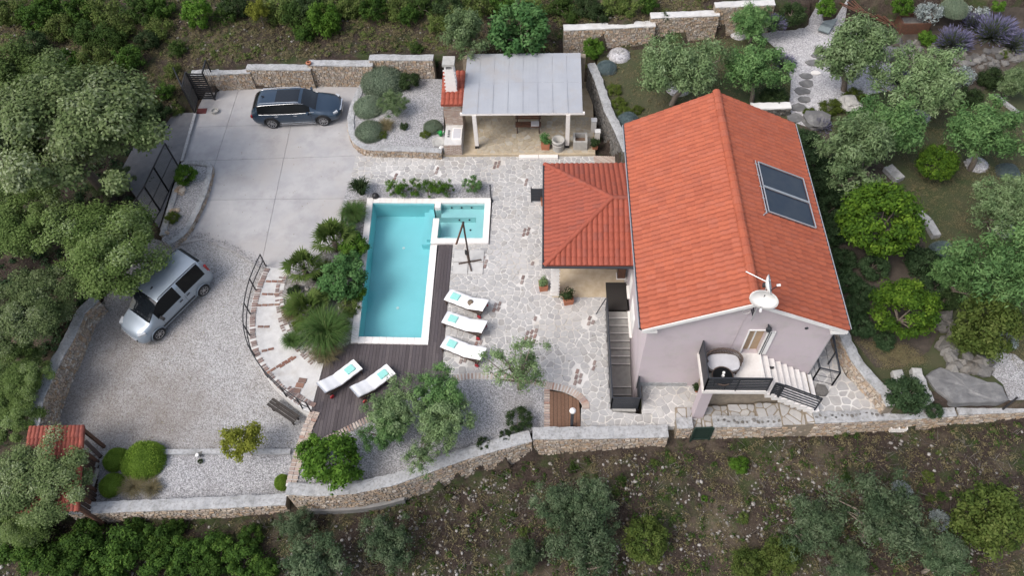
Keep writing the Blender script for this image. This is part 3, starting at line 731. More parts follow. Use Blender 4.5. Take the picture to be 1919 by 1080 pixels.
def stone_wall(name, label, cat, runs, thick=.4, faces=('R',), stone=rubble, cope=coping, cope_h=.07, over=.03, zbot=None, group=None, rough_top=.02):
    """runs: list of polylines [(x, y, ztop)]; zbot(x, y) -> foot height; R is the side to the right of the direction of travel"""
    p0 = runs[0][0]; root = wthing(name, label, cat, (p0[0], p0[1], zbot(p0[0], p0[1])+.35 if zbot else 0), group)
    st = MB()
    for run in runs:
        pts = resample(run, .5); core = MB(); cp = MB(); left = []; right = []
        for i, p in enumerate(pts):
            a, b = Vector(pts[max(i-1, 0)][:2]), Vector(pts[min(i+1, len(pts)-1)][:2]); t = (b-a).normalized(); n = Vector((t.y, -t.x))
            c = Vector(p[:2]); right.append(c+n*thick/2); left.append(c-n*thick/2)
        for i in range(len(pts)-1):
            z1a, z1b = pts[i][2]-cope_h, pts[i+1][2]-cope_h
            zf = [zbot(v.x, v.y)-.3 for v in (right[i], right[i+1], left[i+1], left[i])]
            r0, r1, l1, l0 = right[i], right[i+1], left[i+1], left[i]
            core.add([(r0.x, r0.y, zf[0]), (r1.x, r1.y, zf[1]), (l1.x, l1.y, zf[2]), (l0.x, l0.y, zf[3]), (r0.x, r0.y, z1a), (r1.x, r1.y, z1b), (l1.x, l1.y, z1b), (l0.x, l0.y, z1a)],
                     [(0, 1, 5, 4), (2, 3, 7, 6), (4, 5, 6, 7)]+([(3, 0, 4, 7)] if i == 0 else [])+([(1, 2, 6, 5)] if i == len(pts)-2 else []))
        for fc in faces:
            pp = right if fc == 'R' else left[::-1]; zl = [zbot(v.x, v.y)-.3 for v in pp]; zh = [p[2]-cope_h for p in (pts if fc == 'R' else pts[::-1])]
            stone_face(st, pp, zl, zh)
        core.build('wall_core', wallcore, root)
        # coping: a cast band with an uneven top and edge
        fine = resample(run, .22); vs = []; m = len(fine)
        for i, p in enumerate(fine):
            a, b = Vector(fine[max(i-1, 0)][:2]), Vector(fine[min(i+1, m-1)][:2]); t = (b-a).normalized(); n = Vector((t.y, -t.x)); c = Vector(p[:2])
            wv = thick/2+over
            for k, (o, z) in enumerate(((wv, -cope_h), (wv+jit(.03), -.012), (wv*.5, jit(rough_top)), (-wv*.5, jit(rough_top)), (-wv-jit(.03), -.012), (-wv, -cope_h))):
                v = c+n*o; vs.append((v.x, v.y, p[2]+z))
        fs = [(i*6+k, (i+1)*6+k, (i+1)*6+k+1, i*6+k+1) for i in range(m-1) for k in range(5)]+[tuple(range(6)), tuple(range((m-1)*6+5, (m-1)*6-1, -1))]
        cp.add(vs, fs); cp.build('coping', cope, root)
    st.build('rubble_stones', stone, root, kind='stuff'); return root
def run(px, z): return [tuple(P(x, y, z if not isinstance(z, (list, tuple)) else z[i])[:2])+((z if not isinstance(z, (list, tuple)) else z[i]),) for i, (x, y) in enumerate(px)]
south = lambda x, y: zg(x, wall_y(x)-.8)
stone_wall('garden_wall', 'low tan rubble wall below the grey gravel bed with round clipped bushes', 'wall', [run([(128, 953), (300, 947), (436, 941), (536, 936)], -.5)], .4, ('R',), zbot=south)
stone_wall('garden_wall', 'curving tan rubble wall with grey coping rising along the gravel bed below the deck', 'wall', [run([(537, 916), (600, 919), (665, 914), (740, 898), (800, 876), (870, 851), (930, 834), (994, 817)], .3)], .42, ('R',), zbot=south)
stone_wall('garden_wall', 'straight tan rubble wall with thick grey coping under the brown timber deck', 'wall', [run([(998, 812), (1120, 811), (1252, 808)], .36)], .46, ('R',), zbot=south)
stone_wall('garden_wall', 'rubble wall with stones set in its coping below the stone steps and balcony', 'wall', [run([(1268, 793), (1298, 792)], .6), run([(1336, 790), (1420, 790), (1514, 789)], .8)], .4, ('R',), zbot=south)
fw = stone_wall('garden_wall', 'long rubble wall with pale coping running from the stone patio to the right edge', 'wall', [run([(1526, 783), (1600, 780), (1700, 775), (1790, 769)], 1.22), run([(1794, 767), (1860, 764), (1990, 758)], 1.22)], .42, ('R',), zbot=south)
# dark stones pressed into the coping
for k in range(26):
    x = 1530+k*9.3+jit(3); p = P(x, 782-(x-1526)*.052+jit(3), 1.23); MB().rock(p, random.uniform(.05, .1), k, .45).build('coping_pebble', greystone, fw)
for a_ in [o for o in COL.objects if o.get('label', '').startswith('rubble wall with stones set')]:
    for k in range(18):
        x = 1345+k*9.4+jit(3); p = P(x, 790+jit(3), .81); MB().rock(p, random.uniform(.05, .09), 50+k, .45).build('coping_pebble', greystone, a_)
# concrete footing below the curved wall
f1, f2 = onY(560, 958, P(560, 917, .3).y-.36), onY(745, 940, P(745, 897, .3).y-.36)
mb = MB(); pts = smooth_path([(P(x, y, .3).x, P(x, y, .3).y-.36) for x, y in ((556, 918), (640, 916), (700, 908), (748, 896))], 4)
poly = pts+[(x, y+.3) for x, y in pts[::-1]]; mb.prism(poly, -2.2, -1.2); struct(mb.build('concrete_footing', footing_c))
# brick-topped side wall from the deck corner down to the front wall
sw = wthing('brick_wall', 'narrow brick wall running from the deck corner down to the front wall', 'wall', P(560, 850, -.9))
sp = [P(x, y, .02) for x, y in ((590, 775), (578, 800), (566, 835), (553, 880), (545, 912))]
mb = MB()
for a, b in zip(sp[:-1], sp[1:]): mb.bar(a-Vector((0, 0, .55)), b-Vector((0, 0, .55)), .42, 1.1)
mb.build('wall_core', whitewash, sw)
path = resample([tuple(p[:2]) for p in sp], .17)
for a, b in zip(path[:-1], path[1:]):
    t = Vector((b[0]-a[0], b[1]-a[1])); an = atan2(t.y, t.x)+pi/2
    for o in (-.11, .11):
        n = Vector((-t.y, t.x)).normalized()*o
        MB().box((a[0]+n.x, a[1]+n.y, .035), (.2, .12, .07), an+jit(.06)).build('brick', brickpale, sw)
# west wall of the lot
def wz(x, y): return zlot(x, y)-.1
stone_wall('boundary_wall', 'pale rubble wall at the edge of the gravel lot under the big trees', 'wall', [run([(178, 558), (150, 585), (128, 635), (112, 662), (92, 700), (70, 748), (62, 800)], .55)], .4, ('L',), stone=rubble, zbot=wz)
# north wall in stepped lengths
nb = lambda x, y: -.15
stone_wall('boundary_wall', 'stepped tan rubble wall with grey coping behind the graphite estate car', 'wall', [run([(358, 136), (470, 131)], 1.15), run([(462, 124.5), (583, 125.5)], 1.32), run([(578, 116.5), (699, 118)], 1.5), run([(692, 106.5), (812, 107)], 1.72)], .42, ('R',), zbot=nb)
MB().lathe([(.12, 0), (.16, .12), (.1, .16), (.08, .1)], P(579, 120, 1.5), 10).build('clay_pot', terracotta, [o for o in COL.objects if 'behind the graphite' in o.get('label', '')][0])
stone_wall('boundary_wall', 'ochre rubble wall with white stepped coping behind the dry lawn and olive trees', 'wall', [run([(1056, 51), (1228, 43)], 2.95), run([(1219, 28), (1348, 23)], 3.25), run([(1340, 8), (1452, 3)], 3.6)], .42, ('R',), cope=whitewash, zbot=lambda x, y: 1.4)
# wall between pergola and lawn
stone_wall('retaining_wall', 'dark mossy rubble wall between the pergola and the higher lawn', 'wall', [run([(1108, 118), (1122, 150), (1140, 205), (1158, 240), (1176, 282)], [1.75, 1.75, 1.72, 1.7, 1.68])], .38, ('R',), stone=greystone, zbot=lambda x, y: -.1)
stone_wall('retaining_wall', 'curved tan rubble wall beside the east patio below the dark garden', 'wall', [run([(1578, 612), (1588, 640), (1604, 672), (1630, 705), (1660, 735), (1672, 760)], 1.95)], .36, ('R',), stone=rubble, zbot=lambda x, y: 1.0)
# white-topped wall at the north-east corner of the house
stone_wall('retaining_wall', 'short white-capped rubble wall behind the north corner of the house', 'wall', [run([(1408, 198), (1482, 196)], 2.1)], .4, ('R',), stone=greystone, cope=whitepaint, cope_h=.08, rough_top=.004, zbot=lambda x, y: 1.4)
# rock garden and its curved wall
RG_PX = [(672, 160), (690, 145), (828, 148), (834, 278), (700, 277), (676, 266), (662, 245), (660, 220)]
RGW = W(RG_PX, .45)
struct(MB().prism(RGW, -.1, .45).build('rock_garden', gravel_bed))
stone_wall('retaining_wall', 'low curved rubble wall with grey coping round the rock garden bed', 'wall', [[tuple(v) for v in smooth_path(run([(676, 165), (662, 200), (657, 228), (660, 250), (672, 267), (695, 276), (760, 278), (828, 281)], .52), 4)]], .3, ('R',), cope_h=.06, zbot=lambda x, y: -.1)
# planter island by the gate
isl = [(347, 302), (390, 306), (396, 318), (385, 360), (366, 405), (345, 440), (318, 460), (302, 448), (318, 400), (335, 345)]
struct(MB().prism(W(isl, .3), -.1, .24).build('planter_bed', gravel_bed))
stone_wall('planter_wall', 'low pale stone kerb round the small planter between gate and silver van', 'wall', [[tuple(v) for v in smooth_path(run([(345, 303), (388, 307), (392, 320), (382, 360), (362, 405), (342, 437), (314, 456)], .32), 4)], run([(345, 304), (330, 350), (316, 400), (304, 440)], .32)], .22, ('L',), cope_h=.06, zbot=lambda x, y: -.05)
# ---------------------------------------------------------------- tiled roofs
def tile_mesh(w=.225, L=.4, ex=.365, h=.05):
    mb = MB(); n = 8
    prof = [(i*w/n-w/2, h*abs(sin(pi*i/n))**.75) for i in range(n+1)]
    vs = [(x, -.02, z) for x, z in prof]+[(x, L-.02, z+.026) for x, z in prof]+[(x, L-.022, z-.012) for x, z in prof]
    fs = [(i, n+1+i, n+2+i, i+1) for i in range(n)]+[(n+1+i, 2*n+2+i, 2*n+3+i, n+2+i) for i in range(n)]
    mb.add(vs, fs); return mb
TILE_MB = tile_mesh(); TILE_ME = TILE_MB.mesh('roof_tile', False)
def tiled_plane(root, o, tdir, sdir, poly, mat, nmax, w=.225, ex=.365, me=None):
    """tiles on the plane o + t*tdir + s*sdir (s runs down the slope), inside the convex (t, s) polygon; the largest-looking ones are objects"""
    me = me or TILE_ME.copy()
    if len(me.materials) == 0: me.materials.append(mat)
    n = tdir.cross(sdir).normalized()
    if n.z < 0: n = -n
    sgn = 1 if (tdir.cross(sdir)).dot(n) > 0 else -1
    t0, t1 = min(p[0] for p in poly), max(p[0] for p in poly); s0, s1 = min(p[1] for p in poly), max(p[1] for p in poly)
    sites = []
    nt_, ns = int(math.ceil((t1-t0)/w)), int(math.ceil((s1-s0)/ex-.2))
    for i in range(nt_):
        for j in range(ns):
            t, s = t0+(i+.5)*w, s1-.37-(ns-1-j)*ex
            cs = [(t-w/2, s), (t+w/2, s), (t+w/2, s+ex), (t-w/2, s+ex)]
            ins = [inside((a*.998+t*.002, b_*.998+(s+ex/2)*.002), poly) for a, b_ in cs]
            c = o+tdir*t+sdir*(s+ex/2)
            if all(ins): sites.append((depth(c), t, s, None))
            elif any(ins) or inside((t, s+ex/2), poly): sites.append((depth(c), t, s, 'cut'))
    sites.sort(key=lambda q: q[0]); rest = MB()
    pc = ccw(poly); hps = []
    for k in range(len(pc)):
        a, b_ = pc[k-1], pc[k]; dx, dy = b_[0]-a[0], b_[1]-a[1]; l = hypot(dx, dy); hps.append((dy/l, -dx/l, (dy*a[0]-dx*a[1])/l))
    for k, (d, t, s, cut) in enumerate(sites):
        org = o+tdir*t+sdir*s+n*jit(.003); M = Matrix(((tdir.x, sdir.x, n.x, org.x), (tdir.y, sdir.y, n.y, org.y), (tdir.z, sdir.z, n.z, org.z), (0, 0, 0, 1)))
        if cut:
            bm = bmesh.new(); bm.from_mesh(me)
            for (hx, hy, hc) in hps:
                if hx*t+hy*(s+ex/2)-hc > -.6:
                    bmesh.ops.bisect_plane(bm, geom=bm.verts[:]+bm.edges[:]+bm.faces[:], plane_co=((hc-hx*t-hy*s)*hx, (hc-hx*t-hy*s)*hy, 0), plane_no=(hx, hy, 0), clear_outer=True)
            if not bm.faces: bm.free(); continue
            m2 = bpy.data.meshes.new('roof_tile'); bm.to_mesh(m2); bm.free()
            if len(m2.materials) == 0: m2.materials.append(mat)
        else: m2 = me
        if k < nmax:
            ob = link('roof_tile', m2, mat, root); ob.matrix_basis = M
        else:
            rest.add([M @ v.co for v in m2.vertices], [tuple(p.vertices) for p in m2.polygons])
    if rest.v: rest.build('roof_tiles', mat, root, kind='stuff')
def ridge_caps(root, a, b, mat, r=.13, step=.38):
    a, b = Vector(a), Vector(b); L = (b-a).length; t = (b-a)/L; n = max(1, int(L/step)); sd = t.cross(Vector((0, 0, 1))).normalized(); up = sd.cross(t)
    for k in range(n):
        p0, p1 = a+t*(L*k/n), a+t*(L*(k+1)/n+.04); vs = []
        for p, rr in ((p0, r*1.06), (p1, r*.94)):
            for i in range(7):
                an = pi*i/6; vs.append(p+sd*cos(an)*rr+up*(sin(an)*rr*.8-.02))
        MB().add(vs, [(i, i+1, 8+i, 7+i) for i in range(6)]+[(0, 1, 2, 3, 4, 5, 6)]).build('ridge_tile', mat, root)

# ---------------------------------------------------------------- main house
X0, X1, YF, YB = 3.75, 10.45, 14.4, 24.5
RX, RZ, EZ, XW, XE, RYF, RYB = 7.13, 6.74, 4.98, 3.49, 10.76, 14.18, 24.78
house = wthing('house', 'two-storey lilac rendered house with bright red tiled gable roof', 'house', (7.1, 19.5, .6))
AL = atan2(RZ-EZ, RX-XW)
def roof_z(x): return RZ-(RX-x)*(RZ-EZ)/(RX-XW) if x < RX else RZ-(x-RX)*(RZ-EZ)/(XE-RX)
# walls: front with the door opening, sides and back
DX0, DX1, DZ0, DZ1 = 7.43, 8.06, 2.95, 4.57
wl = MB(); T = .3; zt = lambda x: roof_z(x)-.13
def wall_x(xa, xb, z0, z1a, z1b, y):    # piece of a wall facing south or north
    wl.add([(xa, y, z0), (xb, y, z0), (xb, y+T, z0), (xa, y+T, z0), (xa, y, z1a), (xb, y, z1b), (xb, y+T, z1b), (xa, y+T, z1a)], [(3, 2, 1, 0), (4, 5, 6, 7), (0, 1, 5, 4), (1, 2, 6, 5), (2, 3, 7, 6), (3, 0, 4, 7)])
wall_x(X0, RX, -2.2, zt(X0), zt(RX), YF); wall_x(RX, DX0, -2.2, zt(RX), zt(DX0), YF)
wall_x(DX0, DX1, -2.2, DZ0-.02, DZ0-.02, YF); wall_x(DX0, DX1, DZ1, zt(DX0), zt(DX1), YF); wall_x(DX1, X1, -2.2, zt(DX1), zt(X1), YF)
wall_x(X0, RX, -.5, zt(X0), zt(RX), YB-T); wall_x(RX, X1, -.5, zt(RX), zt(X1), YB-T)
# west wall with window openings
WWIN = [(16.8, 18.05, .12, 1.42), (18.65, 19.25, .4, 1.62)]
ys = [YF+T, 16.8, 18.05, 18.65, 19.25, YB-T]
for a, b in zip(ys[:-1], ys[1:]):
    win = [w_ for w_ in WWIN if abs(w_[0]-a) < .01]
    for z0, z1 in ([(-2.2, win[0][2]), (win[0][3], zt(X0))] if win else [(-2.2, zt(X0))]):
        wl.box((X0+T/2, (a+b)/2, (z0+z1)/2), (T, b-a, z1-z0))
wl.box((X1-T/2, (YF+YB)/2, 2.2), (T, YB-YF-2*T, 2*(zt(X1)-2.2)))
wl.build('wall', stucco, house)
MB().box((7.1, 19.4, 2.85), (6.0, 9.4, .12)).build('floor_slab', doortan, house)
MB().box((7.74, YF+.7, 4.0), (1.6, .04, 2.4)).build('room_partition', doortan, house)
for (a, b, z0, z1) in WWIN:
    f = MB(); f.box((X0+.02, (a+b)/2, (z0+z1)/2), (.07, b-a, z1-z0)).build('window_shutter', whitepaint, house)
    s_ = MB()
    for k in range(int((z1-z0-.16)/.075)):
        s_.box((X0-.02, (a+b)/2, z0+.1+k*.075), (.03, b-a-.16, .05))
    s_.build('shutter_slats', whitepaint, house, kind='stuff')
    MB().box((X0-.04, (a+b)/2, z0-.04), (.16, b-a+.12, .05)).build('window_sill', whitestone, house)
# roof
roof = MB()
tk = .12
roof.add([(XW, RYF, EZ-.02), (RX, RYF, RZ-.02), (XE, RYF, EZ-.02), (XE, RYF, EZ-tk), (RX, RYF, RZ-tk), (XW, RYF, EZ-tk), (XW, RYB, EZ-.02), (RX, RYB, RZ-.02), (XE, RYB, EZ-.02), (XE, RYB, EZ-tk), (RX, RYB, RZ-tk), (XW, RYB, EZ-tk)],
         [(0, 1, 7, 6), (1, 2, 8, 7), (2, 3, 9, 8), (3, 4, 10, 9), (4, 5, 11, 10), (5, 0, 6, 11), (0, 5, 4, 1), (1, 4, 3, 2), (6, 7, 10, 11), (7, 8, 9, 10)])
roof = roof.build('roof', tile, house)
sw_ = Vector((XW-RX, 0, EZ-RZ)).normalized(); se_ = Vector((XE-RX, 0, EZ-RZ)).normalized(); LW = (Vector((XW-RX, 0, EZ-RZ))).length; LE = Vector((XE-RX, 0, EZ-RZ)).length
tiled_plane(roof, Vector((RX, RYF, RZ)), Vector((0, 1, 0)), sw_, [(0, 0), (RYB-RYF, 0), (RYB-RYF, LW+.03), (0, LW+.03)], tile, 150)
tiled_plane(roof, Vector((RX, RYF, RZ)), Vector((0, 1, 0)), se_, [(0, 0), (RYB-RYF, 0), (RYB-RYF, LE+.03), (0, LE+.03)], tile, 150)
ridge_caps(roof, (RX, RYF-.02, RZ+.03), (RX, RYB, RZ+.03), tile, .17)
# white verge and eave returns
vg = MB()
for xa, xb in ((XW, RX), (RX, XE)):
    za, zb_ = roof_z(xa), roof_z(xb); y = RYF+.05
    vg.add([(xa, y-.11, za-.2), (xb, y-.11, zb_-.2), (xb, y-.11, zb_-.035), (xa, y-.11, za-.035), (xa, y+.22, za-.2), (xb, y+.22, zb_-.2), (xb, y+.22, zb_-.125), (xa, y+.22, za-.125)], [(0, 1, 2, 3), (0, 4, 5, 1), (3, 2, 6, 7), (0, 3, 7, 4), (1, 5, 6, 2), (4, 7, 6, 5)])
vg.box((XW+.3, RYF+.14, EZ-.2), (.5, .34, .12)); vg.box((XE-.3, RYF+.14, EZ-.2), (.5, .34, .12))
vg.build('verge_trim', whitepaint, house)
for x, s in ((XW-.06, 1), (XE+.06, -1)):
    g = MB(); g.tube([(x, RYF+.05, EZ-.07), (x, RYB-.02, EZ-.07)], .065, 8); g.build('gutter', darkmetal, house)
    g = MB(); g.box((x-s*.06, (RYF+RYB)/2, EZ-.02), (.03, RYB-RYF-.1, .03)); g.build('gutter_lip', steel, house)
MB().tube([(XW-.04, RYF+.12, EZ-.1), (XW-.02, RYF+.15, EZ-.25), (X0-.06, YF-.02, EZ-.45)], .045, 8).build('downpipe', darkmetal, house)
MB().tube([(XE-.0, RYF+.2, EZ-.1), (X1+.05, YF+.1, EZ-.4), (X1+.05, YF+.1, 1.1)], .045, 8).build('downpipe', steel, house)
# door of the balcony
door = MB().box(((DX0+DX1)/2, YF+.2, DZ0+.75), (DX1-DX0, .05, 1.6)).build('door', doortan, house)
MB().box(((DX0+DX1)/2, YF+.16, DZ0+.75), (.05, .05, 1.6)).build('door_post', whitepaint, door)
fr = MB(); fr.box((DX0-.02, YF-.005, DZ0+.8), (.05, .06, 1.66)); fr.box(((DX0+DX1)/2, YF-.005, DZ1+.03), (DX1-DX0+.09, .06, .05)); fr.build('door_frame', whitepaint, house)
lf = MB(); lf.box((DX1+.16, YF-.04, DZ0+.8), (.30, .05, 1.62)); lf.build('open_door_leaf', whitepaint, house)
MB().box((DX1+.07, YF-.075, DZ0+.8), (.03, .02, 1.6)).box((DX1+.14, YF-.075, DZ0+.8), (.015, .02, 1.6)).build('door_seal', darkmetal, house)
wlamp = MB(); wlamp.tube([(7.99, YF, 4.98), (7.99, YF-.16, 5.02)], .03, 6); wlamp.lathe([(.0, .08), (.08, .05), (.11, -.06), (.09, -.14), (0, -.16)], (7.99, YF-.18, 4.98), 10); wlamp.build('wall_lamp', darkmetal, house)
# balcony
BX0, BX1, BY0, BZ = 5.83, 8.2, 12.76, 2.92
bal = MB().box(((BX0+BX1)/2, (BY0+YF-.004)/2, BZ-.1), (BX1-BX0, YF-.004-BY0, .2)).build('balcony_floor', whitestone, house)
NST = 8; SX1 = 10.55
for k in range(NST):
    xa = BX1+(SX1-BX1)*k/NST; xb = BX1+(SX1-BX1)*(k+1)/NST; z = BZ-(k+1)*(BZ-1.28)/NST
    MB().box(((xa+xb)/2+.01, (BY0+YF-.004)/2+(.0), z-.14), (xb-xa+.02-.004, YF-.004-BY0-.006*k, .28)).build('stair_step', whitestone, house)
MB().box((BX0+.25, BY0+.3, 1.3), (.4, .4, 2.9-.28)).build('balcony_pillar', plaster, house)
MB().box(((BX0+SX1)/2+.1, YF-.5, .75), (SX1-BX0-.6, .9, 1.3)).build('under_stair_wall', wallcore, house)
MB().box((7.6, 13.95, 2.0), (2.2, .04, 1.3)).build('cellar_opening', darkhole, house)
def railing(root, pts, h, nbars, post_at, mat=darkmetal, slat=.05):
    """posts, a hand rail and flat horizontal slats along a polyline of floor points"""
    for a, b in zip(pts[:-1], pts[1:]):
        a, b = Vector(a), Vector(b); u = Vector((0, 0, 1))
        MB().bar(a+u*h, b+u*h, .05, .04).build('hand_rail', mat, root)
        for k in range(nbars):
            z = .08+(h-.2)*k/max(1, nbars-1); MB().bar(a+u*z, b+u*z, .014, slat).build('rail_slat', mat, root)
        n = max(1, int(round((b-a).length/post_at)))
        for k in range(n+1):
            p = a.lerp(b, k/n); MB().bar(p-u*.08, p+u*(h+.0), .045, .045).build('rail_post', mat, root)
br = wthing('balcony_railing', 'dark grey slatted metal railing round the white balcony and its stairs', 'railing', (BX0, BY0, BZ))
railing(br, [(BX0+.05, YF-.05, BZ), (BX0+.05, BY0+.04, BZ)], .95, 8, 1.5, slat=.09)
railing(br, [(BX0+.05, BY0+.04, BZ), (BX1-.05, BY0+.04, BZ)], .95, 7, 1.15, slat=.085)
railing(br, [(BX1+.15, BY0+.02, BZ-.2), (BX1+.45, BY0+.02, BZ-.35)], .85, 6, .5, slat=.09)
railing(br, [(BX1+.5, BY0+.02, BZ-.4), (SX1-.2, BY0+.02, 1.45)], .9, 5, 2.5, slat=.06)
# railing at the far corner of the house
er = wthing('patio_railing', 'black metal railing standing at the right front corner of the house', 'railing', (10.7, 14.5, 1.08))
railing(er, [(10.62, 15.9, 1.1), (10.62, 14.2, 1.1), (10.62, 14.2, 1.1)][:2], 1.05, 3, 1.7, slat=.015)
railing(er, [(10.62, 14.2, 1.1), (11.35, 14.0, 1.1)], 1.05, 3, .75, slat=.015); railing(er, [(11.35, 14.0, 1.1), (11.45, 15.9, 1.1)], 1.05, 2, 1.0, slat=.015)
MB().rock((10.9, 13.75, 1.12), .32, 5, .5).rock((10.55, 13.6, 1.12), .25, 6, .5).build('rubble_block', greystone, er)
# sunken outside stairs on the west side
cs = wthing('cellar_stairs', 'grey stone stairs sinking along the west wall of the house', 'stairs', (3.2, 16, -1))
NS = 13; sy0, sy1 = 18.15, 13.45; z = 0.0; y = sy0
for k in range(NS):
    ln = 1.05 if k == 7 else (sy0-sy1-1.05)/(NS-1); z = -.03-k*.15
    MB().box((3.24, y-ln/2, z-.2), (.98, ln+.03, .4-.001*k)).build('stair_tread', stoneware, cs)
    MB().box((3.24, y-ln+.0, z-.012), (.975, .035, .03)).build('tread_nosing', whitestone, cs); y -= ln
MB().box((2.68, 15.8, -1.1), (.12, 4.8, 2.2)).box((3.2, 13.36, -1.1), (1.0, .1, 2.2)).build('side_wall', stoneware, cs)
hat = tag(MB().box((3.2, 18.95, .035), (.92, 1.5, .03)).build('floor_mat', blackmat), 'black flat mat lying at the head of the sunken stairs', 'mat')
rl = wthing('stair_railing', 'long anthracite railing guarding the sunken stairs beside the house', 'railing', (2.7, 13.4, 0))
railing(rl, [(2.68, 18.2, 0), (2.68, 13.4, 0)], 1.0, 8, 1.55, slat=.09); railing(rl, [(2.68, 13.4, 0), (3.8, 13.4, 0)], 1.0, 7, 1.1, slat=.1); railing(rl, [(3.8, 13.4, 0.1), (3.8, 14.35, .1)], .95, 7, .9, slat=.1)
MB().bar((2.62, 18.2, .95), (2.25, 18.0, .02), .03, .03).build('brace', darkmetal, rl)
# ---------------------------------------------------------------- porch with hipped roof
porch = wthing('porch', 'open porch with a hipped red tiled roof against the west wall of the house', 'porch', (1.8, 21.4, 0))
px0, px1, py0, py1, pz = -.04, 3.68, 18.55, 24.36, 2.9; ap = Vector((2.83, 21.4, 3.92)); ap2 = Vector((3.68, 21.4, 3.92))
pr = MB(); pr.add([(px0, py0, pz), (px1, py0, pz), (px1, py1, pz), (px0, py1, pz), tuple(ap), tuple(ap2), (px0, py0, pz-.1), (px1, py0, pz-.1), (px1, py1, pz-.1), (px0, py1, pz-.1)], [(0, 1, 5, 4), (3, 0, 4), (2, 3, 4, 5), (0, 6, 7, 1), (3, 9, 6, 0), (2, 8, 9, 3), (6, 9, 8, 7)])
proof = pr.build('roof', tileold, porch)
def hip(o, tdir, corners, nmax):
    sd = None
    A, B = corners[0], corners[1]                       # eave ends
    up = corners[2]; foot = A+tdir*((up-A).dot(tdir)); sdir = (foot-up).normalized()
    org = up-tdir*((up-A).dot(tdir)); poly = []
    for c in corners: poly.append(((c-org).dot(tdir), (c-org).dot(sdir)))
    tiled_plane(proof, org+Vector((0, 0, .012)), tdir, sdir, ccw(poly), tileold, nmax)
hip(None, Vector((0, 1, 0)), [Vector((px0, py0, pz)), Vector((px0, py1, pz)), ap], 140)
hip(None, Vector((1, 0, 0)), [Vector((px0, py0, pz)), Vector((px1, py0, pz)), ap2, ap], 90)
hip(None, Vector((1, 0, 0)), [Vector((px0, py1, pz)), Vector((px1, py1, pz)), ap2, ap], 70)
up_ = Vector((0, 0, .05))
ridge_caps(proof, ap+up_, Vector((px0, py0, pz))+up_, tileold, .11); ridge_caps(proof, ap+up_, Vector((px0, py1, pz))+up_, tileold, .11); ridge_caps(proof, ap+up_, ap2+up_, tileold, .1)
gt = MB(); gt.tube([(px1, py0-.06, pz-.06), (px0-.06, py0-.06, pz-.06), (px0-.06, py1+.06, pz-.06), (px1, py1+.06, pz-.06)], .06, 8); gt.build('gutter', darkmetal, porch)
MB().box(((px0+px1)/2+.1, py0+.15, pz-.2), (px1-px0-.1, .14, .2)).box((px0+.2, (py0+py1)/2, pz-.2), (.14, py1-py0-.5, .2)).build('beam', whitepaint, porch)
for y in (19.15, 23.9):
    pl = MB().box((.42, y, 1.33), (.34, .34, 2.66)).build('pillar', whitepaint, porch)
    bk = MB()
    for k in range(22):
        for j in range(2): bk.box((.42-.09+.18*j+(.04 if k % 2 else -.03), y-.172, .1+k*.12), (.165, .02, .1))
    bk.build('pillar_bricks', whitestone, pl, kind='stuff')
    MB().box((.42, y, .06), (.42, .42, .12)).build('plinth', mortar, pl)
struct(MB().prism([(.3, 18.9), (3.6, 18.9), (3.6, 24.2), (.3, 24.2)], -.02, .032).build('porch_floor', mk('tan_paving', (.40, .32, .21), (.5, .42, .31), 3, .85, .3, 30, stain=(.3, .23, .14), stscale=1.3, stamt=.6)))
cb = wthing('cupboard', 'dark brown wooden cupboard standing against the house under the porch roof', 'cupboard', P(1165, 522, 0))
c0 = P(1165, 522, 0); MB().box((c0.x-.03, c0.y+.12, .5), (.36, .3, .96)).build('carcass', darkwood, cb); MB().box((c0.x-.03, c0.y-.04, .5), (.32, .02, .88)).build('door', rust, cb); MB().box((c0.x-.03, c0.y+.1, .02), (.44, .4, .04)).build('base', whitestone, cb)
# solar panels on the east slope
pn = Vector((sin(AL), 0, cos(AL))); eu = se_; ev = Vector((0, 1, 0)); so = Vector((RX, 0, RZ))
sx = [8.33, 10.36]; sy = [18.6, 19.87, 19.92, 21.18]
sol = wthing('solar_collector', 'two dark solar collectors side by side on the east roof slope', 'solar panel', (9.35, 19.9, roof_z(9.35)))
def on_roof(x, y, h): return Vector((x, y, roof_z(x)))+pn*h
for a, b in ((sy[0], sy[1]), (sy[2], sy[3])):
    c = [on_roof(x, y, .14) for x, y in ((sx[0], a), (sx[1], a), (sx[1], b), (sx[0], b))]; g = [on_roof(x, y, .10) for x, y in ((sx[0]+.01, a+.01), (sx[1]-.01, a+.01), (sx[1]-.01, b-.01), (sx[0]+.01, b-.01))]
    pnl = MB().add([on_roof(x, y, .05) for x, y in ((sx[0], a), (sx[1], a), (sx[1], b), (sx[0], b))]+g, [(0, 1, 5, 4), (1, 2, 6, 5), (2, 3, 7, 6), (3, 0, 4, 7), (4, 5, 6, 7)]).build('glass_panel', solar, sol)
    f = MB()
    for i in range(4): f.bar(c[i], c[(i+1) % 4], .035, .04)
    f.build('frame', steel, pnl)
cl = MB()
for y in (18.4, 19.0, 19.6, 20.2, 20.8): cl.bar(on_roof(8.22, y+.3, .07), on_roof(8.36, y+.3, .07), .03, .03)
cl.bar(on_roof(8.25, 18.5, .1), on_roof(8.25, 21.25, .1), .03, .03); cl.bar(on_roof(8.28, 18.6, .1), on_roof(8.05, 18.3, .04), .03, .03); cl.build('mounting_bracket', steel, sol)
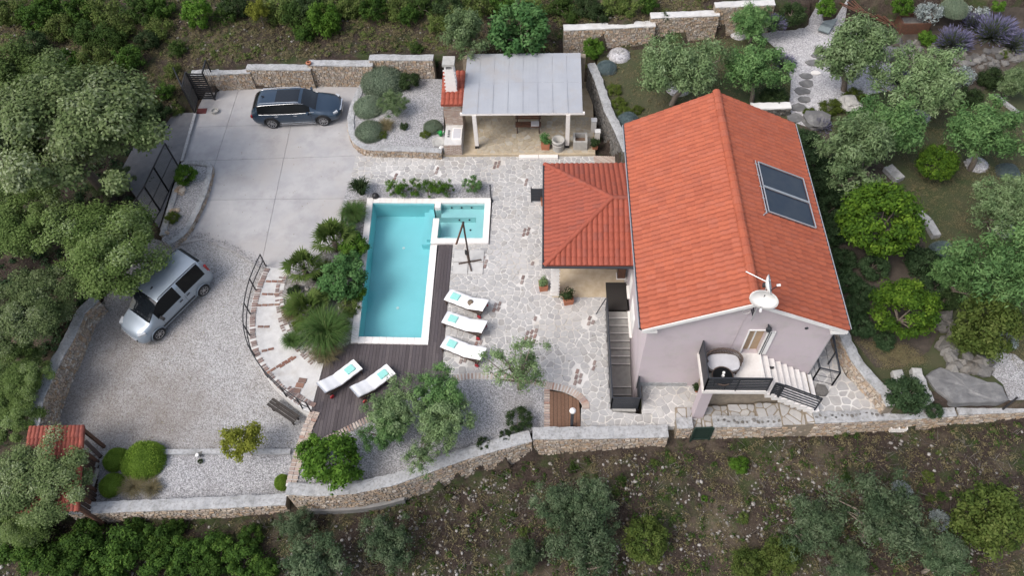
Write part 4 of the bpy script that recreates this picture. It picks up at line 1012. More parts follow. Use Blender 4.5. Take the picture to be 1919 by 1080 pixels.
# satellite dishes on a mast
ms = wthing('satellite_antenna', 'mast with two white satellite dishes and an aerial boom above the front gable', 'antenna', (7.18, 14.12, 6))
MB().tube([(7.18, 14.1, 5.75), (7.22, 14.1, 8.15)], .03, 8).build('mast', steel, ms)
MB().bar((7.18, 14.1, 5.95), (7.18, 14.4, 5.95), .04, .04).bar((7.18, 14.1, 6.15), (7.18, 14.4, 6.15), .04, .04).build('wall_bracket', darkmetal, ms)
def dish(c, r, az, el, bk):
    d = Vector((sin(az)*cos(el), cos(az)*cos(el), sin(el))); M = d.to_track_quat('Z', 'Y').to_matrix()
    o = MB(); o.lathe([(.001, .0), (r*.4, .02*r/.4), (r*.75, .09*r/.4), (r, .16*r/.4), (r*1.0, .15*r/.4), (r*.7, .06*r/.4), (.001, -.02)], c, 24, M); ob = o.build('dish', whitepaint, ms, True)
    tip = Vector(c)+M @ Vector((0, -r*.25, r*1.15)); MB().tube([Vector(c)+M @ Vector((0, -r*.98, .1)), tip], .016, 5).build('feed_arm', darkmetal, ob)
    MB().lathe([(0, -.06), (.04, -.06), (.045, .06), (0, .06)], tip, 8, M).build('receiver_head', whitepaint, ob)
    MB().box(tuple(Vector(c)+M @ Vector((0, 0, -.05))), (.1, .1, .14)).build('bracket', darkmetal, ob)
dish((7.24, 14.02, 7.35), .47, radians(202), radians(4), 0); dish((7.16, 14.12, 7.85), .34, radians(98), radians(22), 0)
MB().tube([(6.55, 14.55, 8.0), (7.22, 14.1, 8.0)], .02, 6).build('aerial_boom', steel, ms)
cbx = MB(); cbx.tube([(7.02+.14*cos(a), 14.38, 5.86+.14*sin(a)) for a in np.linspace(0, 2*pi, 13)], .012, 5, False); cbx.build('cable_loop', whitepaint, ms)
# ---------------------------------------------------------------- foliage
def unit(rg, n):
    v = rg.normal(size=(n, 3)); return v/np.linalg.norm(v, axis=1, keepdims=True)
def leaf_cloud(rg, centers, cr, n, l, w_, name, squash=.8, up=.45, shell=.55, drop=None, outc=None):
    """one diamond-shaped leaf per face, in clumps round the centres"""
    centers = np.asarray(centers, float); m = len(centers); cr = np.broadcast_to(np.asarray(cr, float), (m,)); N = m*n
    d = unit(rg, N); rad = (shell+(1-shell)*rg.random(N))**1.0*np.repeat(cr, n)*(1+.18*rg.normal(size=N))
    pos = np.repeat(centers, n, 0)+d*rad[:, None]*np.array([1, 1, squash])
    o = d if outc is None else (pos-outc)/np.linalg.norm(pos-outc, axis=1, keepdims=True)
    nrm = .5*d+.35*o+np.array([0, 0, up])+.55*unit(rg, N); nrm /= np.linalg.norm(nrm, axis=1, keepdims=True)
    a = np.cross(nrm, unit(rg, N)); a /= np.linalg.norm(a, axis=1, keepdims=True)+1e-9; b = np.cross(nrm, a)
    L = l*(.7+.6*rg.random(N))[:, None]; Wd = w_*(.7+.6*rg.random(N))[:, None]
    V = np.stack([pos-a*L/2, pos+b*Wd/2, pos+a*L/2, pos-b*Wd/2], 1).reshape(-1, 3)
    F = np.arange(4*N).reshape(N, 4); tint = np.repeat(np.clip(rg.normal(.5, .3, m), 0, 1), n); tint = np.repeat(tint, 4)
    return np_mesh(name, V, F, tint)
leafmat('oak_leaf', [(0.041, 0.078, 0.017), (0.093, 0.147, 0.036), (0.152, 0.217, 0.067), (0.270, 0.337, 0.169)])
leafmat('oak_leaf_pale', [(0.044, 0.073, 0.023), (0.094, 0.135, 0.047), (0.154, 0.199, 0.084), (0.297, 0.339, 0.210)])
leafmat('olive_leaf', [(0.063, 0.107, 0.043), (0.111, 0.171, 0.069), (0.170, 0.240, 0.111), (0.252, 0.325, 0.174)], .15)
leafmat('olive_green', [(0.042, 0.095, 0.031), (0.074, 0.152, 0.049), (0.120, 0.218, 0.074), (0.180, 0.282, 0.108)], .2)
leafmat('muted_leaf', [(.026, .045, .010), (.05, .078, .016), (.085, .118, .026), (.14, .165, .05)], .2)
leafmat('field_olive_leaf', [(0.030, 0.054, 0.026), (0.057, 0.092, 0.044), (0.101, 0.142, 0.075), (0.176, 0.216, 0.130)], .15)
leafmat('citrus_leaf', [(0.030, 0.066, 0.011), (0.058, 0.123, 0.014), (0.110, 0.203, 0.020), (0.210, 0.320, 0.041)], .3)
leafmat('bright_leaf', [(0.035, 0.081, 0.012), (0.060, 0.133, 0.017), (0.097, 0.190, 0.024), (0.147, 0.257, 0.040)], .3)
leafmat('yellow_leaf', [(.10, .12, .016), (.16, .18, .025), (.22, .24, .04), (.15, .18, .03)], .35)
leafmat('fig_leaf', [(0.036, 0.098, 0.031), (0.066, 0.156, 0.048), (0.102, 0.213, 0.066), (0.150, 0.263, 0.102)], .25)
leafmat('box_leaf', [(0.091, 0.154, 0.023), (0.146, 0.236, 0.034), (0.206, 0.320, 0.046), (0.288, 0.385, 0.068)], .2)
leafmat('santolina_leaf', [(0.112, 0.158, 0.107), (0.157, 0.206, 0.138), (0.202, 0.242, 0.169), (0.259, 0.296, 0.217)], .1)
leafmat('blue_leaf', [(0.077, 0.112, 0.119), (0.119, 0.161, 0.168), (0.168, 0.210, 0.217)], .1)
leafmat('silver_leaf', [(.16, .19, .18), (.27, .31, .30), (.38, .42, .41)], .1)
leafmat('dark_leaf', [(.014, .027, .010), (.024, .044, .015), (.038, .064, .022), (.06, .085, .035)], .2)
leafmat('ivy_leaf', [(.016, .035, .014), (.028, .055, .022), (.045, .08, .034), (.068, .105, .05)], .2)
leafmat('grass_blade', [(0.037, 0.085, 0.022), (0.060, 0.122, 0.030), (0.094, 0.160, 0.045), (0.163, 0.188, 0.075)], .25)
leafmat('palm_frond', [(0.057, 0.108, 0.023), (0.098, 0.152, 0.034), (0.138, 0.189, 0.052)], .25)
leafmat('lavender_stem', [(.06, .082, .05), (.09, .112, .072), (.12, .14, .1)], .1)
leafmat('lavender_flower', [(.10, .10, .17), (.15, .145, .24), (.20, .19, .29)], .1)
leafmat('scrub_leaf', [(0.044, 0.074, 0.015), (0.076, 0.114, 0.026), (0.121, 0.160, 0.042), (0.171, 0.194, 0.072)], .2)
leafmat('dry_grass', [(0.113, 0.097, 0.048), (0.177, 0.149, 0.079), (0.253, 0.217, 0.127), (0.108, 0.124, 0.046)], .2)
leafmat('thicket_leaf', [(0.021, 0.048, 0.009), (0.038, 0.082, 0.015), (0.063, 0.125, 0.020), (0.114, 0.183, 0.033)], .25)
leafmat('weed_leaf', [(.025, .05, .012), (.045, .082, .018), (.075, .12, .028)], .25)
leafmat('twig', [(.07, .06, .05), (.13, .115, .10), (.2, .185, .165)], .05)
leafmat('mossy_mat', [(.055, .085, .014), (.08, .115, .02), (.11, .14, .03)], .15)
EDGE = 1
for k_, a_ in (('shrub_green', 'fig_leaf'), ('sage', 'olive_leaf'), ('shrub_dark', 'dark_leaf')): MATS[k_] = MATS[a_]
# ---------------------------------------------------------------- pergola with barbecue
PY0, PY1, PX0, PX1 = 28.25, 32.75, -4.2, 1.82
struct(MB().prism([(-5.35, 27.75), (2.55, 27.75), (2.55, 33.4), (-5.35, 33.4)], -.1, .15).build('pergola_platform', MATS['tan_paving']))
plat = [o for o in COL.objects if o.name == 'pergola_platform'][0]
paving(plat, [(-3.6, 27.85), (2.5, 27.85), (2.5, 30.5), (-3.6, 30.5)], .15, .3, 21, 200, .035, mat=mk('tan_flagstone', None, (.8, .78, .76), 7, .85, .3, 40, isl=[(.40, .345, .25), (.46, .41, .32), (.37, .32, .24), (.48, .45, .39)]))
for k in range(2): MB().box((-2.05+k*1.02+1.15, 27.68, .07), (1.0, .32, .14)).build('white_step', whitestone, plat)
pg = wthing('pergola', 'pergola with a sloping grey sheet roof on slim white posts', 'pergola', (-1.2, 30.5, .15))
ZR0, ZR1 = 2.5, 2.62
npn = 8; dx = (PX1-PX0)/npn
for k in range(npn):
    mb = MB(); xa = PX0+k*dx; 
    for j in range(2):
        ya, yb_ = PY0+(PY1-PY0)*j/2, PY0+(PY1-PY0)*(j+1)/2; za, zb_ = ZR0+(ZR1-ZR0)*j/2, ZR0+(ZR1-ZR0)*(j+1)/2
        vs = []
        for i in range(9):
            x = xa+.006+(dx-.012)*i/8; h = .0015*(i % 2)
            vs += [(x, ya, za+h+.001*j), (x, yb_-.004, zb_+h+.003*j)]
        mb.add(vs, [(2*i, 2*i+2, 2*i+3, 2*i+1) for i in range(8)])
    mb.build('roof_panel', sheetroof, pg)
    if k: MB().box((xa, (PY0+PY1)/2, (ZR0+ZR1)/2+.014), (.018, PY1-PY0, .004)).build('roof_batten', sheetroof, pg)
MB().box(((PX0+PX1)/2, PY0+.06, ZR0-.06), (PX1-PX0+.2, .14, .1)).box(((PX0+PX1)/2, PY1-.1, ZR1-.07), (PX1-PX0, .14, .12)).build('beam', whitestone, pg)
for x in (PX0+.1, -2.2, -.2, PX1-.1): MB().bar((x, PY0, ZR0-.055), (x, PY1, ZR1-.075), .08, .1).build('rafter', whitestone, pg)
for x in (-3.6, 1.1):
    ps = MB().box((x, 28.3, 1.28), (.2, .2, 2.26)).build('post', whitestone, pg); MB().box((x, 28.3, .24), (.21, .21, .18)).build('post_shoe', blackmetal, ps)
for x in (-3.6, 1.1): MB().box((x, 32.6, 1.3), (.2, .2, 2.3)).build('post', whitestone, pg)
MB().box((-1.2, 33.0, 1.2), (6.6, .3, 2.1)).build('back_wall', wallcore, pg)
# barbecue with chimney
bq = wthing('barbecue', 'brick barbecue with a tall white chimney and a little red tiled roof', 'barbecue', (-4.75, 29.2, .15))
bx0, bx1 = -5.25, -4.35
def brickwork(root, x0, x1, y, z0, z1, mat, side='S'):
    m = MB(); z = z0; r = 0
    while z < z1-.05:
        x = x0-(.1 if r % 2 else 0)
        while x < x1:
            a, b = max(x, x0), min(x+.2, x1)
            if b-a > .05: m.box(((a+b)/2, y, z+.038), (b-a-.012, .03, .064))
            x += .212
        z += .078; r += 1
    m.build('bricks', mat, root, kind='stuff')
MB().box((-4.8, 28.5, .5), (.9, 1.5, .7)).build('counter', whitewash, bq); brickwork(bq, -5.25, -4.35, 27.74, .16, .84, brickpale)
MB().box((-4.62, 28.55, .87), (.5, .85, .06)).build('worktop', whitestone, bq); MB().box((-4.62, 28.55, .905), (.38, .7, .012)).build('sink', cushion, bq)
for k in range(4): MB().tube([(-5.1, 28.35+.14*k, .89), (-5.0, 28.35+.14*k, .89)], .03, 6).build('tool', darkmetal, bq)
MB().box((-4.8, 29.75, 1.25), (.95, 1.0, 2.2)).build('hearth', brickpale, bq); brickwork(bq, -5.27, -4.33, 29.23, .9, 2.3, brickpale)
rf = MB().add([(-5.35, 29.1, 2.32), (-4.2, 29.1, 2.32), (-4.2, 31.2, 2.75), (-5.35, 31.2, 2.75), (-5.35, 29.1, 2.24), (-4.2, 29.1, 2.24), (-4.2, 31.2, 2.67), (-5.35, 31.2, 2.67)], [(0, 1, 2, 3), (0, 4, 5, 1), (1, 5, 6, 2), (3, 2, 6, 7), (0, 3, 7, 4)]).build('roof', tileold, bq)
sl_ = Vector((0, -2.1, -.43)).normalized(); tiled_plane(rf, Vector((-5.35, 31.2, 2.77)), Vector((1, 0, 0)), sl_, [(0, 0), (1.15, 0), (1.15, 2.15), (0, 2.15)], tileold, 60)
ch = MB().add([(-5.12, 29.85, 2.3), (-4.55, 29.85, 2.3), (-4.55, 30.45, 2.3), (-5.12, 30.45, 2.3), (-5.06, 29.9, 3.9), (-4.6, 29.9, 3.9), (-4.6, 30.4, 3.9), (-5.06, 30.4, 3.9)], [(0, 1, 5, 4), (1, 2, 6, 5), (2, 3, 7, 6), (3, 0, 4, 7), (4, 5, 6, 7)]).build('chimney', whitestone, bq)
m = MB(); z = 2.5; r = 0
while z < 3.85:
    for i in range(2): m.box((-4.98+.28*i+(.06 if r % 2 else -.06), 29.875+(z-2.3)*.03, z), (.22, .03, .085))
    z += .11; r += 1
m.build('chimney_bricks', whitestone, ch, kind='stuff')
for x in (-5.02, -4.64): MB().box((x, 30.15, 4.02), (.09, .48, .25)).build('chimney_leg', whitestone, ch)
MB().box((-4.83, 30.15, 4.2), (.6, .68, .13)).build('chimney_cap', stoneware, ch)
MB().box((-4.83, 30.2, 3.93), (.4, .3, .05)).build('flue', darkhole, ch)
# bench under the pergola
b0 = P(990, 251, .15); bn = wthing('garden_bench', 'dark red-brown wooden bench with a pale cushion under the grey pergola roof', 'bench', b0)
for k in range(3): MB().box((b0.x, b0.y+.1+.14*k, .6), (1.35, .12, .035)).build('seat_slat', rust, bn)
for k in range(3): MB().box((b0.x, b0.y+.52+.02*k, .78+.13*k), (1.35, .03, .1)).build('back_slat', rust, bn)
for sx_ in (-.58, .58):
    MB().box((b0.x+sx_, b0.y+.05, .37), (.06, .06, .46)).build('leg', darkwood, bn); MB().box((b0.x+sx_, b0.y+.5, .6), (.06, .06, .94)).build('leg', darkwood, bn)
tag(MB().box((b0.x+.36, b0.y+.24, .655), (.42, .34, .06)).build('cushion', cushion), 'pale grey cushion on the right end of the pergola bench', 'cushion')
# pots and stone vessels beside the pergola
def foliage_ball(name, c, r, mat, parent, seed, n=500, l=.1, w_=.04):
    rg = np.random.default_rng(seed); return link(name, leaf_cloud(rg, np.array([[0, 0, 0]]), r, n, l, w_, name, squash=.8), mat, parent)
def square_pot(label, c, s, h, plantmat, pr, rot=0.0, seed=0, plantlabel=''):
    t = wthing('plant_pot', label, 'plant pot', c)
    m = MB(); a, b = s*.42, s*.5
    m.add([(-a, -a, 0), (a, -a, 0), (a, a, 0), (-a, a, 0), (-b, -b, h), (b, -b, h), (b, b, h), (-b, b, h), (-b*.85, -b*.85, h), (b*.85, -b*.85, h), (b*.85, b*.85, h), (-b*.85, b*.85, h), (-b*.8, -b*.8, h*.85), (b*.8, -b*.8, h*.85), (b*.8, b*.8, h*.85), (-b*.8, b*.8, h*.85)],
          [(0, 1, 5, 4), (1, 2, 6, 5), (2, 3, 7, 6), (3, 0, 4, 7), (4, 5, 9, 8), (5, 6, 10, 9), (6, 7, 11, 10), (7, 4, 8, 11), (8, 9, 13, 12), (9, 10, 14, 13), (10, 11, 15, 14), (11, 8, 12, 15), (12, 13, 14, 15)])
    m.v = [(x*cos(rot)-y*sin(rot)+c[0], x*sin(rot)+y*cos(rot)+c[1], z+c[2]) for x, y, z in m.v]; m.build('pot_body', terracotta, t)
    POT_PLANTS.append((t, Vector(c)+Vector((0, 0, h+pr*.55)), pr, plantmat, seed, plantlabel)); return t
POT_PLANTS = []
square_pot('square terracotta pot with a green bush by the pergola front edge', P(1022, 277, .15), .46, .45, 'shrub_green', .36, 0, 1, 'small green bush growing in the square terracotta pot by the pergola')
square_pot('terracotta pot with thin grey plant left of the white porch pillar', P(1018, 541, 0), .42, .4, 'sage', .26, .1, 2, 'thin grey-green plant in the terracotta pot beside the porch pillar')
square_pot('terracotta pot with a round dark bush in front of the porch', P(1064, 566, 0), .46, .36, 'shrub_dark', .34, .2, 3, 'round dark green bush in the terracotta pot before the porch')
square_pot('small dark pot with green plant right of the stone trough', P(1114, 278, .1), .3, .25, 'shrub_dark', .3, .2, 4, 'small dark plant right of the white stone trough')
square_pot('small pot with dark plant against the left end of the balcony', P(1306, 733, .15), .2, .15, 'shrub_dark', .22, 0, 5, 'small dark plant in the corner under the balcony left end')
square_pot('terracotta pot standing by the black gate panel at the porch corner', P(1020, 383, 0), .34, .4, 'shrub_dark', .12, 0, 6, 'tiny plant in the pot by the black gate panel')
c = P(1046, 279, .15); t = wthing('stone_well', 'round cast stone well ring beside the right pergola post', 'well ring', c)
MB().lathe([(.30, 0), (.31, .55), (.34, .58), (.34, .68), (.26, .68), (.25, .2), (0, .2)], c, 20).build('ring', stoneware, t, True)
MB().lathe([(.345, .42), (.345, .5)], c, 20).build('band', mortar, t)
c = P(1087, 280, .15); t = wthing('stone_trough', 'white square stone trough with brown soil right of the pergola', 'trough', c)
for dx_, dy_, a, b in ((0, -.02, .72, .1), (0, .6, .72, .1), (-.31, .29, .1, .52), (.31, .29, .1, .52)): MB().box((c.x+dx_, c.y+dy_, .15+.29), (a, b, .58)).build('side_slab', stoneware, t)
MB().box((c.x, c.y+.29, .4), (.52, .52, .1)).build('soil', mk('pot_soil', (.2, .13, .09), (.14, .09, .06), 9, .95, .5, 30), t)
for (px, py, h, lab) in ((1112, 248, .75, 'taller white box standing against the mossy rubble wall'), (1119, 262, .5, 'lower white box below the taller one by the mossy wall')):
    c = P(px, py, .15); t = wthing('white_box', lab, 'box', c); MB().box((c.x, c.y+.12, .15+h/2), (.26, .26, h)).build('box_body', whitestone, t); MB().box((c.x, c.y+.12, .15+h+.015), (.3, .3, .03)).build('box_lid', whitepaint, t)
c = P(822, 268, .5); tag(MB().lathe([(.24, 0), (.34, .06), (.36, .12), (.3, .12), (.2, .08), (0, .08)], c, 16).build('stone_bowl', stoneware), 'round grey stone bowl at the right corner of the rock garden', 'bowl')
c = P(826, 253, .5); wc = wthing('watering_can', 'green watering can standing beside the brick barbecue', 'watering can', c); MB().lathe([(.1, 0), (.11, .22), (.08, .26), (0, .26)], c, 10).build('can_body', mk('green_plastic', (.02, .25, .05), None, 4, .4), wc); MB().tube([c+Vector((.1, 0, .06)), c+Vector((.24, 0, .26))], .018, 6).tube([c+Vector((-.1, 0, .05)), c+Vector((-.17, 0, .18)), c+Vector((-.05, 0, .3))], .014, 5).build('spout', MATS['green_plastic'], wc)
c = P(827, 276, .5); tag(MB().rock(c, .15, 77, .8).build('white_stone', whitestone), 'rounded white stone on the wall end beside the barbecue', 'stone')
# trellis beside the pergola
tr = wthing('wooden_trellis', 'brown diamond lattice trellis lying between the mossy wall and the porch roof', 'trellis', P(1142, 302, .3))
A0, A1, A2, A3 = P(1112, 292, .25), P(1176, 294, .5), P(1178, 312, .5), P(1116, 312, .25); m = MB()
for k in range(-9, 19):
    for d in (1, -1):
        pts = []
        for v in (0, 1):
            u = k/18*1.0+(.5*v if d == 1 else .5*(1-v))
            pts.append((u, v))
        (u0_, v0_), (u1_, v1_) = pts
        lo, hi = 0.0, 1.0
        for uu0, du in ((u0_, u1_-u0_),):
            ta, tb = sorted(((0-uu0)/du, (1-uu0)/du)); lo, hi = max(lo, ta), min(hi, tb)
        if hi-lo > .05:
            q = lambda s: (A3.lerp(A0, v0_+(v1_-v0_)*s)).lerp(A2.lerp(A1, v0_+(v1_-v0_)*s), u0_+(u1_-u0_)*s)
            MB().bar(q(lo), q(hi), .035, .02).build('lattice_slat', brickpale, tr)

# ---------------------------------------------------------------- cantilever parasol frame without its canopy
uc = P(880, 494); um = wthing('parasol_stand', 'dark cantilever parasol stand without canopy on pale slabs beside the hot tub', 'parasol', uc)
for ix in (-1, 1):
    for iy in (-1, 1): MB().box((uc.x-.05+ix*.36, uc.y+.05+iy*.36, .025), (.68, .68, .06)).build('base_slab', mk('pale_slab', (.52, .51, .49), (.44, .43, .41), 4, .85, .2, 50), um)
MB().bar((uc.x-.5, uc.y-.08, .09), (uc.x+.55, uc.y+.16, .09), .06, .05).build('cross_foot', darkwood, um); MB().bar((uc.x-.16, uc.y+.48, .09), (uc.x+.12, uc.y-.5, .09), .06, .05).build('cross_foot', darkwood, um)
pt = onY(868, 418, uc.y+.08); MB().tube([(uc.x, uc.y+.05, .08), (pt.x, pt.y, pt.z)], .042, 8).build('pole', darkwood, um)
pm = (uc+Vector((0, .05, .08))).lerp(pt, .25); MB().box(tuple(pm+Vector((-.08, 0, 0))), (.12, .1, .26)).build('crank_box', blackmetal, um)
pa = onY(855, 458, pt.y-.35); MB().bar(pt, pa, .055, .075).build('folded_arm', rust, um)
MB().lathe([(.05, -.05), (.06, .05), (0, .09)], pt, 8).build('joint_cap', blackmetal, um)

# ---------------------------------------------------------------- sun loungers
def lounger(label, foot, headc, L=2.0, group='sun loungers by the pool'):
    a, b = Vector(foot), Vector(headc); d = (b-a); d.z = 0; ang = atan2(d.y, d.x); t = thing('sun_lounger', label, 'sun lounger', (a.x, a.y, .0 if foot[2] < .2 else .02), ang, group); L = max(1.85, d.length)
    def bend(x): return .34+(.0 if x < L*.60 else (x-L*.60)*.42)
    for sy_ in (-.30, .30): MB().bar((.02, sy_, .27), (L*.93, sy_, .27), .05, .07).build('side_rail', darkwood, t)
    for x in (.04, L*.3, L*.62, L*.93): MB().box((x, 0, .27), (.05, .58, .04)).build('cross_rail', darkwood, t)
    for x, nm in ((.1, 'leg'), (L*.86, 'leg')):
        for sy_ in (-.3, .3): MB().box((x, sy_, .135), (.055, .05, .25)).build(nm, darkwood, t)
    ax = MB().tube([(L*.9, -.36, .1), (L*.9, .36, .1)], .018, 6).build('axle', darkwood, t)
    for sy_ in (-.36, .36):
        wh = MB().lathe([(.0, -.025), (.09, -.025), (.1, -.015), (.1, .015), (.09, .025), (0, .025)], (L*.9, sy_, .1), 12, Matrix.Rotation(pi/2, 3, 'X')).build('wheel', redplastic, t)
    MB().bar((L*.62, -.27, .30), (L*.98, -.27, .47), .04, .05).bar((L*.62, .27, .30), (L*.98, .27, .47), .04, .05).bar((L*.97, -.3, .47), (L*.97, .3, .47), .05, .05).build('back_frame', darkwood, t)
    MB().bar((L*.82, -.2, .26), (L*.9, -.2, .43), .03, .03).bar((L*.82, .2, .26), (L*.9, .2, .43), .03, .03).build('back_prop', darkwood, t)
    n = 18; vs = []
    for i in range(n+1):
        x = L*i/n; z = bend(x)+.012*sin(i*1.7)
        e = .0 if 0 < i < n else .025
        for y, dz in ((-.325, -.03), (-.325, .02-e), (-.29, .045-e), (0, .052-e), (.29, .045-e), (.325, .02-e), (.325, -.03)): vs.append((x, y, z+dz))
    k = 7; fs = [(i*k+j, (i+1)*k+j, (i+1)*k+j+1, i*k+j+1) for i in range(n) for j in range(k-1)]+[(i*k+k-1, (i+1)*k+k-1, (i+1)*k, i*k) for i in range(n)]+[tuple(range(k-1, -1, -1)), tuple(range(n*k, n*k+k))]
    MB().add(vs, fs).build('mattress', fabric, t, True)
    return t, ang, L
LG = [('white cushioned lounger with a round straw hat, nearest the parasol stand', (838, 552), (911, 577)), ('white cushioned lounger in the middle of the three on the paving', (833, 594), (909, 617)), ('white cushioned lounger on the paving farthest from the parasol stand', (831, 640), (907, 668)),
      ('white cushioned lounger on the dark deck below the big grass clump', (671, 683), (617, 720)), ('white cushioned lounger on the dark deck half hidden by olive branches', (733, 692), (678, 729))]
TWL = ['folded turquoise towel on the lounger with the straw hat', 'folded turquoise towel on the middle lounger of the three on paving', 'folded turquoise towel on the paving lounger farthest from the parasol', 'folded turquoise towel on the deck lounger below the grass clump', 'folded turquoise towel on the deck lounger beside the olive branches']
for k, (lab, f, h) in enumerate(LG):
    t, ang, L = lounger(lab, P(f[0], f[1], .35 if k < 3 else .35)*1.0, P(h[0], h[1], .5))
    a = P(f[0], f[1], .35); d = Vector((cos(ang), sin(ang), 0)); c = a+d*.42; tw = wthing('folded_towel', TWL[k], 'towel', (c.x, c.y, .395), 'folded towels on the loungers')
    for j in range(3): MB().box((c.x, c.y, .405+.022*j), (.40-.012*j, .34-.01*j, .02), ang+jit(.03)).build('towel_fold', towelmat, tw)
    if k == 0:
        c = a+d*(L*.62); c.z = .42; M = Matrix.Rotation(.25, 3, 'Y')
        tag(MB().lathe([(.17, 0), (.175, .012), (.09, .03), (.085, .10), (.06, .125), (0, .13)], c, 18, M).build('straw_hat', mk('straw', (.2, .15, .1), (.12, .09, .07), 30, .9, .4, 60), smooth=True), 'brown woven straw hat lying on the lounger nearest the parasol', 'hat')

# ---------------------------------------------------------------- cars
def cr_interp(stn, step):
    xs = [s[0] for s in stn]; out = []; n = int((xs[-1]-xs[0])/step)
    A = np.array(stn, float); X = np.linspace(xs[0], xs[-1], n+1)
    from_ = []
    for c_ in range(1, A.shape[1]):
        y = A[:, c_]; x = A[:, 0]; m = np.zeros(len(x)); d = np.diff(y)/np.diff(x)
        for i in range(1, len(x)-1): m[i] = 0 if d[i-1]*d[i] <= 0 else 2*d[i-1]*d[i]/(d[i-1]+d[i])
        m[0], m[-1] = d[0], d[-1]; r = []
        for q in X:
            i = min(len(x)-2, max(0, int(np.searchsorted(x, q)-1))); h = x[i+1]-x[i]; t = (q-x[i])/h
            r.append((1+2*t)*(1-t)**2*y[i]+t*(1-t)**2*h*m[i]+t*t*(3-2*t)*y[i+1]+t*t*(t-1)*h*m[i+1])
        from_.append(r)
    return X, np.array(from_).T
def car(label, loc, ang, paint, stn, axles, R, glass, roofinfo, wy, style):
    """stn rows: x, z_bottom, w_sill, z_waist, w_waist, z_belt, w_belt, z_roof, w_roof; glass: (x0, x1) ranges of windscreen, rear window and side panes"""
    t = thing('parked_car', label, 'car', loc, ang); X, S = cr_interp(stn, .05); V = []; m = len(X); NP = 15
    arch = R+.055
    for i in range(m):
        zb, ws, zw, ww, zbt, wb, zr, wr = S[i]; z0 = zb
        for xa in axles:
            if abs(X[i]-xa) < arch: z0 = max(z0, R+sqrt(arch**2-(X[i]-xa)**2))
        zs = max(zb+.12, min(z0+.02, zw-.03)); zs = max(zs, z0+.015)
        row = [(0, z0), (ws*.9, z0), (ws, zs), (ww, max(zw, zs+.02)), (wb, zbt), ((wb*.45+wr*.55), zbt+(zr-zbt)*.55), (wr, zr-.02), (wr*.8, zr), (0, zr+.02)]
        pts = [(X[i], y, z) for y, z in row]+[(X[i], -y, z) for y, z in row[-2:0:-1]]
        V.append(pts)
    k = len(V[0]); flat = [p for r in V for p in r]; fs_body = []; panes = {}
    def zone(i, j):
        xm = (X[i]+X[i+1])/2; jj = j if j < 8 else 15-j
        if jj in (6, 7) or (jj == 5 and False):
            if glass['front'][0] < xm < glass['front'][1]: return 'windscreen'
            if glass['rear'][0] < xm < glass['rear'][1]: return 'rear_window'
            if glass.get('sun') and glass['sun'][0] < xm < glass['sun'][1] and jj == 7: return 'roof_glass'
        if jj in (4, 5):
            for q, (a, b) in enumerate(glass['side']):
                if a < xm < b and (jj == 4 or (a+.0 < xm < b-glass.get('slope', 0)) or True): return 'side_window%d%s' % (q, 'a' if j < 8 else 'b')
        return None
    for i in range(m-1):
        for j in range(k):
            f = (i*k+j, (i+1)*k+j, (i+1)*k+(j+1) % k, i*k+(j+1) % k); z_ = zone(i, j)
            if z_: panes.setdefault(z_, []).append(f)
            else: fs_body.append(f)
    fs_body += [tuple(range(k)), tuple(range((m-1)*k+k-1, (m-1)*k-1, -1))]
    MB().add(flat, fs_body).build('body', paint, t, True)
    for nm, fl in panes.items():
        use = sorted({v for f in fl for v in f}); mp = {v: q for q, v in enumerate(use)}
        base = 'side_window' if nm.startswith('side_window') else nm
        MB().add([flat[v] for v in use], [tuple(mp[v] for v in f) for f in fl]).build(base, carglass if base in ('side_window', 'rear_window') else windscreen, t, True)
    MB().box((0, 0, .3), (X[-1]-X[0]-.5, wy*1.5, .2)).build('underbody', blackmetal, t)
    for xa in axles:
        for s in (-1, 1):
            c = (xa, s*(wy-.1), R); M = Matrix.Rotation(-s*pi/2, 3, 'X')
            wh = MB().lathe([(R*.62, .11), (R*.9, .115), (R, .08), (R, -.1), (R*.9, -.12), (0, -.12)], c, 24, M).build('wheel', tyre, t, True)
            MB().lathe([(R*.66, .105), (R*.6, .1), (R*.6, .03), (0, .03)], c, 20, M).build('wheel_disc', blackmetal, wh)
            rm = MB()
            for q in range(style['spokes']):
                a = 2*pi*q/style['spokes']; b0_ = M @ Vector((.03*cos(a), .03*sin(a), .09)); b1_ = M @ Vector((R*.64*cos(a), R*.64*sin(a), .105)); rm.bar(Vector(c)+b0_, Vector(c)+b1_, .032, .03)
            rm.lathe([(R*.62, .11), (R*.69, .118), (R*.69, .09)], c, 20, M); rm.lathe([(0, .115), (.06, .11), (.06, .05)], c, 10, M); rm.build('rim', alloy, wh)
            ar = MB(); ar.tube([(xa+arch*cos(a), s*(style['ww']-.005), R+arch*sin(a)) for a in np.linspace(.05, pi-.05, 13)], .025, 5); ar.build('wheel_arch', style['arch'], t)
    for s in (-1, 1):
        for (x, y, z, dx_, dy_, dz_) in style['head']: MB().box((x, s*y, z), (dx_, dy_, dz_), s*style.get('hr', -.5)).build('headlight', lampglass, t)
        for (x, y, z, dx_, dy_, dz_) in style['tail']: MB().box((x, s*y, z), (dx_, dy_, dz_), s*.3).build('tail_light', redlamp, t)
        xm, ym, zm = style['mirror']; mr = MB(); mr.box((xm, s*(ym+.12), zm), (.12, .2, .14), s*.2); mr.bar((xm+.03, s*ym*.95, zm-.05), (xm, s*(ym+.08), zm-.03), .04, .04); mr.build('wing_mirror', style['mirrormat'], t)
        for x in style['handles']: MB().box((x, s*(style['ww']+.004), style['hz']), (.18, .03, .03)).build('door_handle', style['hmat'], t)
